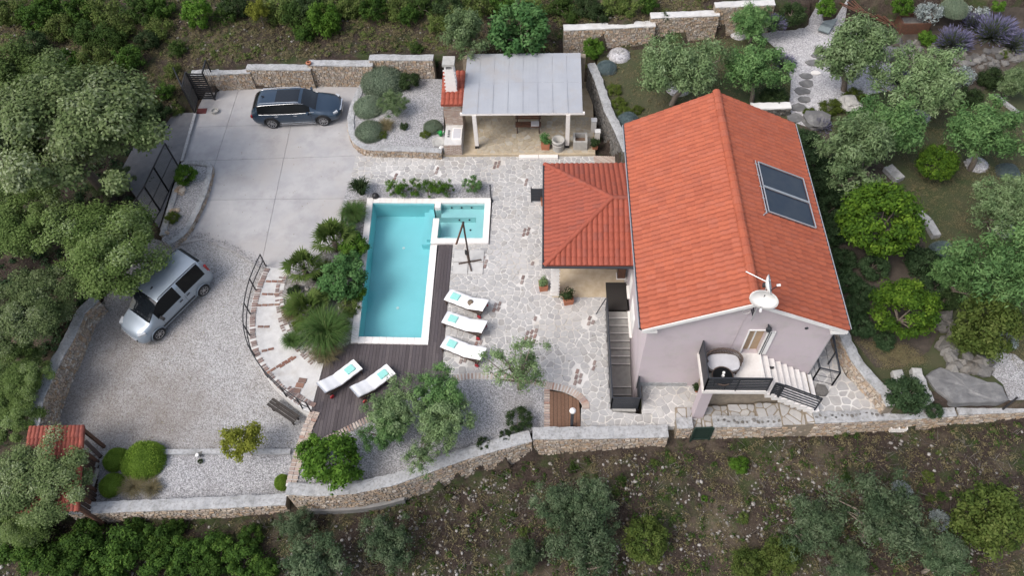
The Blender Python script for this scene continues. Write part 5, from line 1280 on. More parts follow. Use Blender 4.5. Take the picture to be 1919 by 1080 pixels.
        x0_, x1_, yy, zz = style['rail']; MB().tube([(x0_, s*yy, zz-.05), (x0_+.1, s*yy, zz+.015), ((x0_+x1_)/2, s*yy, zz+.03), (x1_-.1, s*yy, zz+.01), (x1_, s*yy, zz-.05)], .016, 6).build('roof_rail', style['railmat'], t)
        for x in style['seams']: MB().bar((x, s*(style['ww']+.001), .34), (x, s*(style['ww']-.005), style['hz']+.1), .008, .012).build('door_seam', blackmetal, t)
        a, b, z, h = style['strip']; MB().bar((a, s*(style['ww']+.003), z), (b, s*(style['ww']+.003), z), .02, h).build('side_moulding', style['stripmat'], t)
        if 'belt' in style:
            pts_ = []
            for i in range(m):
                if style['belt'][0] <= X[i] <= style['belt'][1]: pts_.append((X[i], s*(S[i][5]+.004), S[i][4]))
            MB().tube(pts_, .009, 5).build('window_trim', chrome, t)
            pts_ = [(X[i], s*(S[i][7]+.012), S[i][6]-.03) for i in range(m) if style['belt'][0] <= X[i] <= style['belt'][2]]; MB().tube(pts_, .009, 5).build('window_trim', chrome, t)
    xg = X[-1]; MB().box((xg-.04, 0, style['gz']), (.1, style['gw'], style['gh'])).build('grille', blackmetal, t); MB().box((xg-.02, 0, style['gz']+style['gh']/2), (.1, style['gw'], .02)).build('grille_bar', chrome, t)
    MB().box((xg+.005, 0, .45), (.03, .52, .11)).build('number_plate', whitepaint, t); MB().box((X[0]-.005, 0, style['pz']), (.03, .52, .11)).build('number_plate', whitepaint, t)
    MB().bar((style['aer'][0], style['aer'][1], style['aer'][2]-.02), (style['aer'][0]-.14, style['aer'][1], style['aer'][2]+.05), .05, .04).build('aerial', blackmetal, t)
    return t
EST = [(-2.38, .42, .62, .62, .72, .86, .70, .95, .55), (-2.32, .36, .78, .66, .84, .92, .79, 1.06, .60), (-2.1, .26, .86, .68, .90, .96, .83, 1.30, .62), (-1.75, .21, .89, .68, .915, .95, .85, 1.43, .63), (-.9, .20, .90, .66, .915, .93, .86, 1.45, .63), (0, .20, .90, .65, .915, .92, .86, 1.46, .63), (.42, .20, .90, .65, .915, .93, .86, 1.42, .62), (.8, .20, .90, .66, .915, .94, .84, 1.22, .66), (1.12, .20, .90, .66, .91, .93, .80, 1.0, .68), (1.3, .21, .90, .66, .905, .90, .80, .955, .66), (1.8, .22, .88, .64, .89, .83, .76, .90, .58), (2.12, .26, .82, .60, .83, .74, .70, .82, .52), (2.3, .32, .70, .56, .72, .66, .6, .73, .44), (2.39, .38, .5, .52, .55, .6, .48, .66, .36)]
fr_, rr_ = P(608, 226, .34), P(511, 231, .34); d = fr_-rr_; ca = atan2(d.y, d.x); mid = (fr_+rr_)/2; ctr = mid+Vector((-sin(ca), cos(ca), 0))*.86; ctr.z = 0
ctr -= Vector((cos(ca), sin(ca), 0))*.06
car('graphite blue estate car with black sunroof parked along the rubble wall', ctr, ca, carblue, EST, (-1.37, 1.42), .345,
    {'front': (.45, 1.12), 'rear': (-2.3, -1.95), 'side': [(-2.0, .85)], 'sun': (-.95, .30)}, None, .915,
    dict(spokes=9, ww=.915, arch=blackmetal, head=[(2.12, .66, .735, .26, .16, .08)], hr=-.55, tail=[(-2.3, .68, .84, .1, .34, .16)], mirror=(.72, .88, .98), mirrormat=carblue, handles=(-1.0, .02), hz=.83, hmat=chrome, rail=(-1.85, .3, .60, 1.50), railmat=chrome, seams=(-1.2, -.2, .85), strip=(-.95, 1.0, .26, .04), stripmat=chrome, belt=(-1.95, 1.05, .55), gz=.6, gw=.9, gh=.18, pz=.8, aer=(-1.6, 0, 1.47)))
MPV = [(-2.17, .40, .70, .60, .80, .95, .78, 1.55, .62), (-2.10, .34, .82, .64, .87, 1.02, .84, 1.70, .66), (-1.9, .26, .86, .66, .90, 1.05, .86, 1.78, .70), (-1.0, .22, .88, .66, .905, 1.05, .86, 1.81, .71), (0, .22, .88, .66, .905, 1.04, .86, 1.80, .71), (.45, .22, .88, .66, .905, 1.03, .86, 1.74, .70), (.8, .22, .88, .66, .905, 1.02, .85, 1.52, .71), (1.15, .22, .88, .66, .90, 1.02, .82, 1.24, .72), (1.36, .23, .88, .66, .90, 1.0, .80, 1.09, .70), (1.7, .24, .86, .64, .88, .92, .76, 1.01, .62), (1.98, .28, .80, .6, .83, .82, .70, .92, .55), (2.12, .33, .70, .56, .74, .70, .62, .80, .46), (2.19, .38, .52, .5, .58, .60, .5, .68, .38)]
fr_, rr_ = P(292, 618, -.2+.32), P(378, 537, -.1+.32); d = fr_-rr_; ca = atan2(d.y, d.x); mid = (fr_+rr_)/2; ctr = mid-Vector((-sin(ca), cos(ca), 0))*.82; zc = zlot(mid.x, mid.y); ctr.z = zc
mpv = car('silver compact passenger van parked on the gravel under tree branches', ctr, ca, carsilver, MPV, (-1.36, 1.37), .32,
    {'front': (.5, 1.34), 'rear': (-2.14, -1.95), 'side': [(-1.85, -.62), (-.42, .95)]}, None, .9,
    dict(spokes=7, ww=.905, arch=carsilver, head=[(1.86, .66, .86, .34, .2, .14)], hr=-.5, tail=[(-2.1, .76, 1.15, .1, .14, .5)], mirror=(.82, .88, 1.08), mirrormat=blackmetal, handles=(-.72, -.3), hz=.9, hmat=blackmetal, rail=(-1.9, .4, .66, 1.81), railmat=blackmetal, seams=(-.55, .85), strip=(-.9, 1.0, .5, .07), stripmat=blackmetal, gz=.62, gw=1.1, gh=.14, pz=.7, aer=(.2, 0, 1.8)))
pz0, pz1 = zlot(rr_.x, rr_.y), zlot(fr_.x, fr_.y); mpv.rotation_euler = (0, atan2(pz0-pz1, (fr_-rr_).length)*.9, ca)

# ---------------------------------------------------------------- gate, fence, small things near the entrance
gate = wthing('entrance_gate', 'black metal entrance gate frame with horizontal slats at the drive entrance', 'gate', P(385, 186))
g0, g1 = P(374, 187), P(403, 187); hh = 1.95
for p in (g0, g1): MB().bar(p, p+Vector((0, 0, hh)), .07, .07).build('gate_post', blackmetal, gate)
for k in range(13): MB().bar(g0+Vector((0, 0, .14+k*.14)), g1+Vector((0, 0, .14+k*.14)), .03, .085).build('gate_slat', blackmetal, gate)
g2 = P(409, 165); MB().bar(g1+Vector((0, 0, hh)), g2+Vector((0, 0, hh)), .06, .06).bar(g1+Vector((0, 0, .1)), g2+Vector((0, 0, .1)), .06, .06).bar(g2, g2+Vector((0, 0, hh)), .06, .06).build('side_frame', blackmetal, gate)
for k in range(12): MB().bar(g1+Vector((0, 0, .2+k*.15)), g2+Vector((0, 0, .2+k*.15)), .012, .025).build('side_bar', blackmetal, gate)
meshmat = mk('dark_mesh_sheet', (.05, .055, .06), (.08, .085, .09), 40, .6)
def mesh_panel(root, a, b, h, cell=.5, lean=Vector((0, 0, 0))):
    a, b = Vector(a), Vector(b); u = Vector((0, 0, h))+lean; L = (b-a).length; n = max(1, int(round(L/cell)))
    for p in (a, b): MB().bar(p, p+u, .06, .06).build('panel_post', blackmetal, root)
    MB().bar(a+u, b+u, .05, .05).bar(a+u*.06, b+u*.06, .05, .05).bar(a+u*.52, b+u*.52, .03, .03).build('panel_rail', blackmetal, root)
    w_ = MB(); k = int(L/.09)
    for i in range(1, k): w_.bar(a.lerp(b, i/k)+u*.06, a.lerp(b, i/k)+u*.98, .008, .008)
    for i in range(1, int(h/.09)): w_.bar(a+u*(i*.09/h), b+u*(i*.09/h), .008, .008)
    w_.build('wire_mesh', meshmat, root)
gl = wthing('gate_leaf', 'black wire mesh gate leaf swung open beside the entrance gate frame', 'gate', P(366, 214)); mesh_panel(gl, P(366, 214), P(372, 186), 1.9)
gl2 = wthing('gate_leaf', 'black mesh gate leaf on the road side left of the gate frame', 'gate', P(355, 190)); mesh_panel(gl2, P(367, 216), P(349, 176), 1.85)
fn = wthing('mesh_fence', 'dark metal mesh fence panels between the planter and the trees', 'fence', P(300, 400))
fp = [P(338, 318), P(318, 362), P(302, 398), P(282, 430)]
for a, b in zip(fp[:-1], fp[1:]): mesh_panel(fn, a, b, 1.9, lean=Vector((-.02, 0, 0)))
tag(MB().box(tuple(P(378, 208, .012)), (.55, .42, .024), .05).build('door_mat', mk('brown_mat', (.16, .04, .035), (.1, .03, .03), 30, .95)), 'small dark red mat on the concrete inside the entrance gate', 'mat')
c = P(404, 210); t = wthing('planter_ring', 'small grey ring-shaped pot on the concrete by the entrance gate', 'pot', c); MB().lathe([(.2, 0), (.22, .16), (.18, .16), (.16, .05), (0, .05)], c, 14).build('pot_body', stoneware, t)
# garden gate panel at the porch and a post by the pool
gp = wthing('slatted_gate', 'anthracite slatted gate panel beside the north corner of the porch roof', 'gate', P(1008, 378)); a, b = P(996, 379), P(1024, 379)
for k in range(7): MB().bar(a+Vector((0, 0, .15+k*.13)), b+Vector((0, 0, .15+k*.13)), .02, .11).build('panel_slat', darkmetal, gp)
for p in (a, b): MB().bar(p, p+Vector((0, 0, 1.08)), .05, .05).build('panel_post', darkmetal, gp)
a = P(921, 378); tag(MB().bar(a, a+Vector((0, 0, 1.15)), .06, .06).box((a.x, a.y, .03), (.16, .16, .06)).box((a.x, a.y, 1.17), (.09, .09, .04)).build('metal_post', darkmetal), 'single dark metal post at the corner of the hot tub', 'post')
c = P(704, 369, .05); tag(MB().lathe([(.17, 0), (.17, .1), (.12, .2), (0, .24)], c, 14).build('garden_light', blackmetal, smooth=True), 'black dome garden light at the top left corner of the pool', 'light')
# bollard lamp on the brown deck
c = P(1071, 801, .045); t = wthing('bollard_lamp', 'dark bollard lamp with round white head on the small brown deck', 'lamp', c)
MB().tube([c, c+Vector((0, 0, 1.45))], .065, 10).build('post', darkmetal, t); MB().lathe([(0, 1.42), (.11, 1.43), (.13, 1.52), (.1, 1.6), (0, 1.62)], c, 14).build('lamp_head', whitepaint, t, True)
# bench below the walkway wall
bz = zlot(-11.5, 13.0); a, b = P(510, 748, bz+.5), P(560, 782, bz+.5); d = (b-a).normalized(); n = Vector((d.y, -d.x, 0))
bt = wthing('wooden_bench', 'dark weathered bench on the gravel against the curved walkway wall', 'bench', ((a+b)/2-Vector((0, 0, .5))))
for k in range(3): MB().bar(a+n*(.14*k), b+n*(.14*k), .12, .04).build('seat_slat', benchwood, bt)
for p in (a+d*.2, b-d*.2):
    for q in (0, .28): MB().bar(p+n*q-Vector((0, 0, .02)), p+n*q-Vector((0, 0, .52)), .06, .06).build('leg', benchwood, bt)
# railing of the curved walkway
wr = wthing('walkway_railing', 'thin curved black railing along the outer edge of the brick-edged walkway', 'railing', P(468, 600))
wpts = [Vector((x, y, 0)) for x, y in smooth_path(wo, 3)]; wpts = [p+Vector((.05, 0, 0)) for p in wpts]
for z in (.95, .5): MB().tube([p+Vector((0, 0, z)) for p in wpts], .024, 6).build('hand_rail', blackmetal, wr)
for i in range(0, len(wpts), 3): MB().bar(wpts[i]-Vector((0, 0, .1)), wpts[i]+Vector((0, 0, .97)), .045, .045).build('rail_post', blackmetal, wr)
# shed with the red roof under the trees
zs = -.95; s0, s1, s2, s3 = P(158, 798, zs+1.9), P(148, 958, zs+1.7), P(30, 962, zs+1.7), P(55, 800, zs+1.9)
sh = wthing('garden_shed', 'garden shed with red channelled tile roof half hidden under trees', 'shed', (s1+s3)/2-Vector((0, 0, 1.9)))
rfp = [s0, s1, s2, s3]; rm_ = MB().add(rfp+[p-Vector((0, 0, .06)) for p in rfp], [(0, 1, 2, 3), (0, 4, 5, 1), (1, 5, 6, 2), (2, 6, 7, 3), (3, 7, 4, 0)]).build('roof', tileshed, sh)
ncol = 14; 
for k in range(ncol):
    u = (k+.5)/ncol; a, b = s3.lerp(s0, u), s2.lerp(s1, u); nr = 7
    for r in range(nr):
        p, q = a.lerp(b, r/nr), a.lerp(b, (r+1.08)/nr); d = (q-p).normalized(); sd = d.cross(Vector((0, 0, 1))).normalized(); up = sd.cross(d); vs = []
        for e, rr in ((p, .085), (q, .098)):
            for i in range(6):
                an = pi*i/5; vs.append(e+sd*cos(an)*rr+up*(sin(an)*rr*.9+.012*(e is q)))
        MB().add(vs, [(i, i+1, 7+i, 6+i) for i in range(5)]).build('roof_tile', tileshed, rm_)
for p in (s0, s1, s2, s3): MB().bar(p*1.0+((s1+s3)/2-p)*.08-Vector((0, 0, .06)), p+((s1+s3)/2-p)*.08-Vector((0, 0, 2.0)), .12, .12).build('post', rust, sh)
MB().bar(s0-Vector((.1, 0, .12)), s1-Vector((.1, 0, .12)), .1, .12).build('beam', rust, sh)
for k in range(12):
    q_ = s0.lerp(s1, .25+.06*k)-Vector((.25, 0, 0)); MB().box((q_.x, q_.y, zs+.65), (.04, .14, 1.3)).build('wall_board', darkwood if k % 3 else rust, sh)
lg = wthing('log_pile', 'grey logs leaning in a pile beside the red-roofed shed', 'log pile', P(168, 900, -.85))
for k, (x0_, y0_, x1_, y1_) in enumerate(((158, 908, 176, 862), (164, 912, 181, 868), (155, 900, 170, 858), (170, 918, 183, 880))): MB().tube([P(x0_, y0_, -.78+.06*k), P(x1_, y1_, -.7+.05*k)], .1, 8).build('log', deadwood, lg)
tag(MB().bar(P(160, 828, -.6), P(189, 857, -.7), .16, .12).build('timber_beam', darkwood), 'dark timber beam lying on the gravel beside the red shed roof', 'beam')
c = P(163, 935, -.86); t = wthing('clay_pot', 'yellowish clay pot standing between shed roof and round bushes', 'pot', c); MB().lathe([(.17, 0), (.24, .36), (.26, .4), (.22, .4), (.2, .3), (0, .28)], c, 16).build('pot_body', mk('ochre_clay', (.4, .25, .1), (.33, .2, .08), 6, .85), t, True)
c = P(373, 852, -.8); t = wthing('garden_spotlight', 'small grey spotlight with white lens on the kerb in the gravel', 'spotlight', c); MB().rock(c, .17, 9, .6).build('stone', greystone, t); MB().lathe([(.05, 0), (.08, .18), (.07, .2), (0, .2)], c+Vector((.02, -.12, .02)), 10).build('lens', whitepaint, t)
# green gate in the front wall
c = P(1315, 812, -.2); t = wthing('green_gate', 'dark green metal gate in the gap of the front rubble wall', 'gate', c); a, b = P(1297, 818, -.35), P(1327, 818, -.35)
ga, gb = P(1300, 790, .62), P(1337, 789, .62)
pn_ = MB(); a2, b2 = Vector((ga.x, ga.y-.34, -.8)), Vector((gb.x-.05, gb.y-.34, -.8)); pn_.add([a2, b2, b2+Vector((0, .0, 1.5)), a2+Vector((0, .0, 1.5)), a2+Vector((0, .05, 0)), b2+Vector((0, .05, 0)), b2+Vector((0, .05, 1.5)), a2+Vector((0, .05, 1.5))], [(0, 1, 2, 3), (4, 7, 6, 5), (3, 2, 6, 7), (0, 3, 7, 4), (1, 5, 6, 2)]); pn_.build('gate_sheet', greenpaint, t)
for p in (a2, b2): MB().bar(p-Vector((0, .02, .1)), p+Vector((0, -.02, 1.54)), .06, .06).build('gate_post', greenpaint, t)
MB().bar(a2+Vector((0, -.03, .5)), b2+Vector((0, -.03, .5)), .03, .06).build('gate_rail', greenpaint, t)
MB().box(((a2.x+b2.x)/2, a2.y-.2, -.72), (b2.x-a2.x+.1, .4, .3)).build('door_step', stoneware, t)
# wicker sofa and glass table on the balcony
c = Vector((6.62, 13.75, BZ)); sf = wthing('wicker_sofa', 'rounded brown wicker sofa with a pale cushion on the balcony', 'sofa', c)
th = np.linspace(radians(-20), radians(200), 15); ar = [Vector((c.x+.66*cos(a)*(1 if abs(cos(a)) < .9 else 1), c.y+.42*sin(a), BZ)) for a in th]
for z in (.42, .72): MB().tube([p+Vector((0, 0, z)) for p in ar], .03, 6).build('back_rail', wicker, sf)
m = MB()
for i in range(len(ar)-1):
    for k in range(3):
        a, b = ar[i].lerp(ar[i+1], k/3), ar[i].lerp(ar[i+1], (k+1)/3); m.bar(a+Vector((0, 0, .36)), b+Vector((0, 0, .72)), .014, .014); m.bar(a+Vector((0, 0, .72)), b+Vector((0, 0, .36)), .014, .014)
m.build('woven_back', wicker, sf)
ell = [(c.x+.62*(abs(cos(a))**.6)*(1 if cos(a) > 0 else -1), c.y-.02+.38*(abs(sin(a))**.6)*(1 if sin(a) > 0 else -1)) for a in np.linspace(0, 2*pi, 28)[:-1]]
MB().prism(ell, BZ+.26, BZ+.34).build('seat_frame', wicker, sf); MB().prism([(c.x+(x-c.x)*.95, c.y+(y-c.y)*.93) for x, y in ell], BZ+.34, BZ+.46).build('seat_cushion', cushion, sf)
for x, y in ((-.5, -.26), (.5, -.26), (-.5, .26), (.5, .26)): MB().tube([(c.x+x, c.y+y, BZ), (c.x+x, c.y+y, BZ+.3)], .03, 6).build('leg', wicker, sf)
c = Vector((6.5, 13.12, BZ)); tb = wthing('side_table', 'round dark glass-topped table in front of the balcony sofa', 'table', c)
MB().lathe([(0, .5), (.36, .5), (.38, .515), (.36, .53), (0, .53)], c, 22).build('table_top', carglass, tb); MB().lathe([(.36, .49), (.4, .5), (.4, .54), (.36, .54)], c, 22).build('rim', wicker, tb)
for a in (0.4, 2.0, 3.6, 5.2): MB().tube([c+Vector((.28*cos(a), .28*sin(a), 0)), c+Vector((.3*cos(a), .3*sin(a), .5))], .022, 6).build('leg', wicker, tb)
for dx_, dy_, lab in ((.0, -.02, 'white cup on the balcony table, nearer the railing'), (.04, .1, 'white cup on the balcony table, nearer the sofa')): tag(MB().lathe([(.03, 0), (.05, .02), (.055, .08), (.045, .08), (.0, .02)], c+Vector((dx_, dy_, .53)), 10).build('coffee_cup', whitepaint), lab, 'cup')
# things in the upper garden
p, z = G(1549, 52); t = thing('sling_lounger', 'grey sling lounger standing on the white gravel of the upper garden', 'sun lounger', (p.x, p.y, z), radians(58))
vs = []; 
for x, zz in ((0, .22), (.35, .3), (.75, .2), (1.1, .3), (1.55, .62)): vs += [(x-.7, -.3, zz), (x-.7, .3, zz)]
MB().add(vs+[(a, b, c_-.05) for a, b, c_ in vs], [(2*i, 2*i+2, 2*i+3, 2*i+1) for i in range(4)]+[(10+2*i, 10+2*i+1, 10+2*i+3, 10+2*i+2) for i in range(4)]+[(0, 10, 12, 2), (2, 12, 14, 4), (4, 14, 16, 6), (6, 16, 18, 8)]).build('sling_seat', greyfabric, t)
for x in (-.62, .3):
    for y in (-.28, .28): MB().bar((x, y, 0), (x+.05, y, .24), .04, .04).build('leg', steel, t)
p, z = G(1705, 55); t = wthing('rusty_trough', 'rust-brown open wooden trough in the rocky bank above the olive trees', 'trough', (p.x, p.y, z))
for dy_ in (-.45, .45): MB().box((p.x, p.y+dy_, z+.35), (1.5, .08, .7)).build('side_board', rust, t)
for dx_ in (-.72, .72): MB().box((p.x+dx_, p.y, z+.35), (.08, .82, .7)).build('end_board', rust, t)
MB().box((p.x, p.y, z+.45), (1.36, .82, .06)).build('shelf', deadwood, t)
p, z = G(1712, 100); t = wthing('driftwood_log', 'forked grey driftwood log on the rocky bank', 'log', (p.x, p.y, z)); MB().tube([G(1718, 76, .15)[0], G(1700, 92, .2)[0], G(1712, 108, .15)[0], G(1716, 122, .1)[0]], [.08, .14, .12, .07], 8).build('trunk', deadwood, t); MB().tube([G(1702, 90, .22)[0], G(1690, 96, .35)[0]], [.08, .04], 6).build('branch', deadwood, t)
p, z = G(1630, 45)
for k in range(1): 
    wd = wthing('branch_heap', 'heap of brown cut branches behind the olive tree in the white gravel', 'branch heap', (p.x, p.y, z))
    for q in range(30):
        a = G(1605+q*2.6+jit(4), 18+q*1.1+jit(5), .05+.01*q)[0]; an = radians(135)+jit(.35); MB().bar(a, a+Vector((cos(an)*1.0, sin(an)*1.0, .15+jit(.1))), .04, .04).build('branch', rust, wd)
# rock slabs on the right
def slab(label, px, z, th, mat=slabrock, tilt=None):
    q = W(px, z); p0 = q[0]; t = wthing('rock_slab', label, 'rock slab', (sum(a[0] for a in q)/len(q), sum(a[1] for a in q)/len(q), z-th)); m = MB()
    pts = resample([a for a in q]+[q[0]], .3)[:-1]; pts = [(x+jit(.05), y+jit(.05)) for x, y in pts]; n = len(pts); cx_, cy_ = sum(a[0] for a in pts)/n, sum(a[1] for a in pts)/n
    tl = tilt or (lambda x, y: 0)
    rings = []
    for f, dz in ((1.0, -th), (1.01, -.05), (.97, 0), (.72, .02), (.4, .015)): rings.append([(cx_+(x-cx_)*f, cy_+(y-cy_)*f, z+dz+jit(.025)+tl(x, y)) for x, y in pts])
    vs = [v for r in rings for v in r]+[(cx_, cy_, z+.02)]; fs = [(i*n+k, i*n+(k+1) % n, (i+1)*n+(k+1) % n, (i+1)*n+k) for i in range(4) for k in range(n)]+[(4*n+k, 4*n+(k+1) % n, 5*n) for k in range(n)]
    m.add(vs, fs); m.build('slab', mat, t); return t
slab('big flat grey rock slab lying beside the right end of the front wall', [(1737, 704), (1762, 690), (1805, 700), (1838, 712), (1880, 722), (1890, 750), (1840, 756), (1785, 754), (1752, 728)], 1.75, .35)
slab('upright pale lichen-spotted rock slab leaning behind the leafy shrub', [(1708, 690), (1724, 688), (1752, 752), (1718, 756)], 1.9, .6, mk('lichen_slab', (.3, .3, .29), (.46, .45, .43), 9, .95, .5, 30, stain=(.5, .49, .47), stscale=4, stamt=.7))
slab('small pale rock slab beside the leafy shrub at the patio wall', [(1672, 696), (1690, 692), (1704, 735), (1682, 742)], 1.8, .5, MATS['lichen_slab'])
t = wthing('metal_pipe', 'short black pipe leaning over the coping at the right end of the wall', 'pipe', G(1880, 768)[0]); MB().tube([P(1879, 768, 1.3), P(1907, 745, 1.95)], .035, 8).build('pipe_tube', blackmetal, t)
p = P(1675, 808, .0); t = wthing('wire_crate', 'small pale crate standing on the field below the right front wall', 'crate', (p.x, p.y, zg(p.x, p.y)))
zc = zg(p.x, p.y)
for k in range(3):
    MB().box((p.x, p.y-.16, zc+.05+.11*k), (.62, .025, .07)).build('crate_slat', whitestone, t); MB().box((p.x, p.y+.16, zc+.05+.11*k), (.62, .025, .07)).build('crate_slat', whitestone, t)
for s in (-.3, 0, .3): MB().box((p.x+s, p.y, zc+.16), (.03, .3, .3)).build('crate_end', whitestone, t)
PROTO = {}
class Pr: pass
def proto(kind, name, cat, R0, H0, parts):
    """parts: list of (part name, mesh, material, smooth)"""
    p = Pr(); p.name, p.cat, p.R0, p.H0, p.parts, p.n = name, cat, R0, H0, parts, 0
    for _, me, mt in parts:
        if len(me.materials) == 0: me.materials.append(MATS[mt])
    PROTO.setdefault(kind, []).append(p)
def trunk_mesh(rg, h, r, tips, lean=.15, nlimb=7):
    mb = MB(); base = Vector((0, 0, -.25)); fork = Vector((rg.normal()*lean, rg.normal()*lean, h*.45)); mb.tube([base, Vector((fork.x*.3, fork.y*.3, h*.2)), fork], [r*1.25, r, r*.8], 7)
    tips = [t for t in tips]
    if nlimb < 20: tips = sorted(tips, key=lambda t: t[2])[:max(nlimb, int(len(tips)*.55))]
    sel = rg.choice(len(tips), min(nlimb, len(tips)), replace=False)
    for k in sel:
        t = Vector(tips[k]); m = fork.lerp(t, .5)+Vector((rg.normal()*.1, rg.normal()*.1, .12)); mb.tube([fork, m, t], [r*.6, r*.38, r*.12], 5, False)
    return mb.mesh('trunk', True)
def crown_centers(rg, n, rx, rz, zc, inner=.5, lobes=0, low=-.5):
    out = []; lob = [(unit(rg, 1)[0]*np.array([rx*.55, rx*.55, rz*.35]), .55+.2*rg.random()) for _ in range(lobes)] if lobes else None
    while len(out) < n:
        if lob:
            c, f = lob[rg.integers(len(lob))]; d = unit(rg, 1)[0]; p = c+d*np.array([rx, rx, rz])*f*(inner+(1-inner)*rg.random())
        else:
            d = unit(rg, 1)[0]; p = d*np.array([rx, rx, rz])*(inner+(1-inner)*rg.random()**.6)
        if p[2] < low*rz: continue
        out.append(p+np.array([0, 0, zc]))
    return np.array(out)
rg = np.random.default_rng(11)
for k in range(3):                                                      # broad evergreen trees
    c = crown_centers(rg, 105, 3.0, 2.1, 3.7, .8, lobes=7, low=-.45); proto('oak', 'evergreen_tree', 'tree', 3.5, 3.7, [('trunk', trunk_mesh(rg, 4, .22, c), 'barkdark' if 0 else 'dark_bark'), ('crown', leaf_cloud(rg, c, .66*(.7+.6*rg.random(105)), 430, .145, .09, 'crown', .75, .5, .55, outc=np.array([0, 0, 3.0])), 'oak_leaf_pale' if k == 0 else 'oak_leaf')])
for k in range(4):                                                      # olives
    n = 85; c = crown_centers(rg, n, 1.45, 1.05, 1.9, .5, lobes=6, low=-.6); proto('olive', 'olive_tree', 'tree', 1.5, 1.9, [('trunk', trunk_mesh(rg, 2.0, .1, c, .2, 12), 'bark'), ('crown', leaf_cloud(rg, c, .32*(.7+.7*rg.random(n)), 165, .14, .042, 'crown', .9, .35, .2), 'olive_leaf' if k < 2 else 'olive_green')])
for k in range(3):
    n = 85; c = crown_centers(rg, n, 1.45, 1.05, 1.7, .5, lobes=6, low=-.6); proto('field_olive', 'olive_tree', 'tree', 1.5, 1.7, [('trunk', trunk_mesh(rg, 1.8, .1, c, .2, 12), 'bark'), ('crown', leaf_cloud(rg, c, .32*(.7+.7*rg.random(n)), 165, .13, .038, 'crown', .9, .35, .2), 'field_olive_leaf')])
for k in range(2):                                                      # thin olives that show their branches
    n = 34; c = crown_centers(rg, n, 1.3, .95, 1.8, .4, lobes=4, low=-.7); proto('thin_olive', 'olive_tree', 'tree', 1.5, 1.8, [('trunk', trunk_mesh(rg, 1.8, .07, c, .25, 26), 'bark'), ('crown', leaf_cloud(rg, c, .27*(.7+.7*rg.random(n)), 120, .12, .036, 'crown', .9, .35, .1), 'olive_leaf')])
for k, mt in enumerate(('citrus_leaf', 'citrus_leaf')):
    n = 125; c = crown_centers(rg, n, 1.35, 1.15, 1.7, .62, lobes=0, low=-.55); proto('citrus', 'citrus_tree', 'tree', 1.6, 1.7, [('trunk', trunk_mesh(rg, 1.8, .08, c), 'bark'), ('crown', leaf_cloud(rg, c, .29*(.7+.6*rg.random(n)), 85, .15, .075, 'crown', .85, .5, .4), mt)])
def shrub(kind, name, mt, R0=.8, n=34, per=110, l=.1, w_=.045, zc=.55, rz=.65, cr=.2, inner=.6, cat='shrub', bk='bark'):
    c = crown_centers(rg, n, R0*.82, rz*.85, zc, inner, low=-.75); proto(kind, name, cat, R0, zc, [('stem', trunk_mesh(rg, zc, .03, c, .08, 9), bk), ('foliage', leaf_cloud(rg, c, cr*(.7+.6*rg.random(n)), per, l, w_, 'foliage', .9, .4, .3), mt)])
for mt in ('bright_leaf', 'bright_leaf'): shrub('bright', 'leafy_shrub', mt, 1.0, 46, 110, .13, .065, .8, .85, .26)
for _ in range(2): shrub('fig', 'broadleaf_shrub', 'fig_leaf', 1.2, 60, 95, .17, .075, 1.1, 1.0, .28)
shrub('yellow', 'small_tree', 'yellow_leaf', 1.0, 48, 90, .11, .055, 1.35, .6, .24, .25, cat='tree')
for _ in range(2): shrub('muted', 'broadleaf_tree', 'muted_leaf', 1.4, 80, 110, .13, .065, 1.3, 1.1, .3, .45, cat='tree')
for mt in ('scrub_leaf', 'scrub_leaf', 'weed_leaf'): shrub('scrub', 'wild_scrub', mt, .9, 34, 95, .11, .045, .5, .6, .26, .35)
for _ in range(2): shrub('dark', 'dark_shrub', 'dark_leaf', .9, 44, 120, .1, .05, .55, .6, .24)
for _ in range(2): shrub('ivy', 'ivy_shrub', 'ivy_leaf', 1.1, 52, 110, .13, .07, .7, .75, .3)
shrub('oleander', 'oleander_shrub', 'olive_green', .7, 26, 90, .13, .035, .65, .7, .2)
for _ in range(2): shrub('oleander_row', 'oleander_shrub', 'bright_leaf', .7, 22, 80, .14, .03, .7, .8, .2, .4)
shrub('silver', 'silver_shrub', 'silver_leaf', .8, 32, 70, .1, .055, .45, .5, .22)
shrub('juniper', 'juniper_shrub', 'dark_leaf', .8, 50, 130, .07, .025, .5, .5, .17)
shrub('moss', 'low_green_shrub', 'mossy_mat', .8, 60, 130, .05, .028, .25, .34, .16, .5)
for _ in range(3): shrub('thicket', 'thicket_bush', 'thicket_leaf', 1.1, 50, 110, .13, .065, .8, .9, .27, .35)
shrub('laurel', 'glossy_shrub', 'bright_leaf', 1.1, 52, 120, .12, .06, .85, .9, .26)
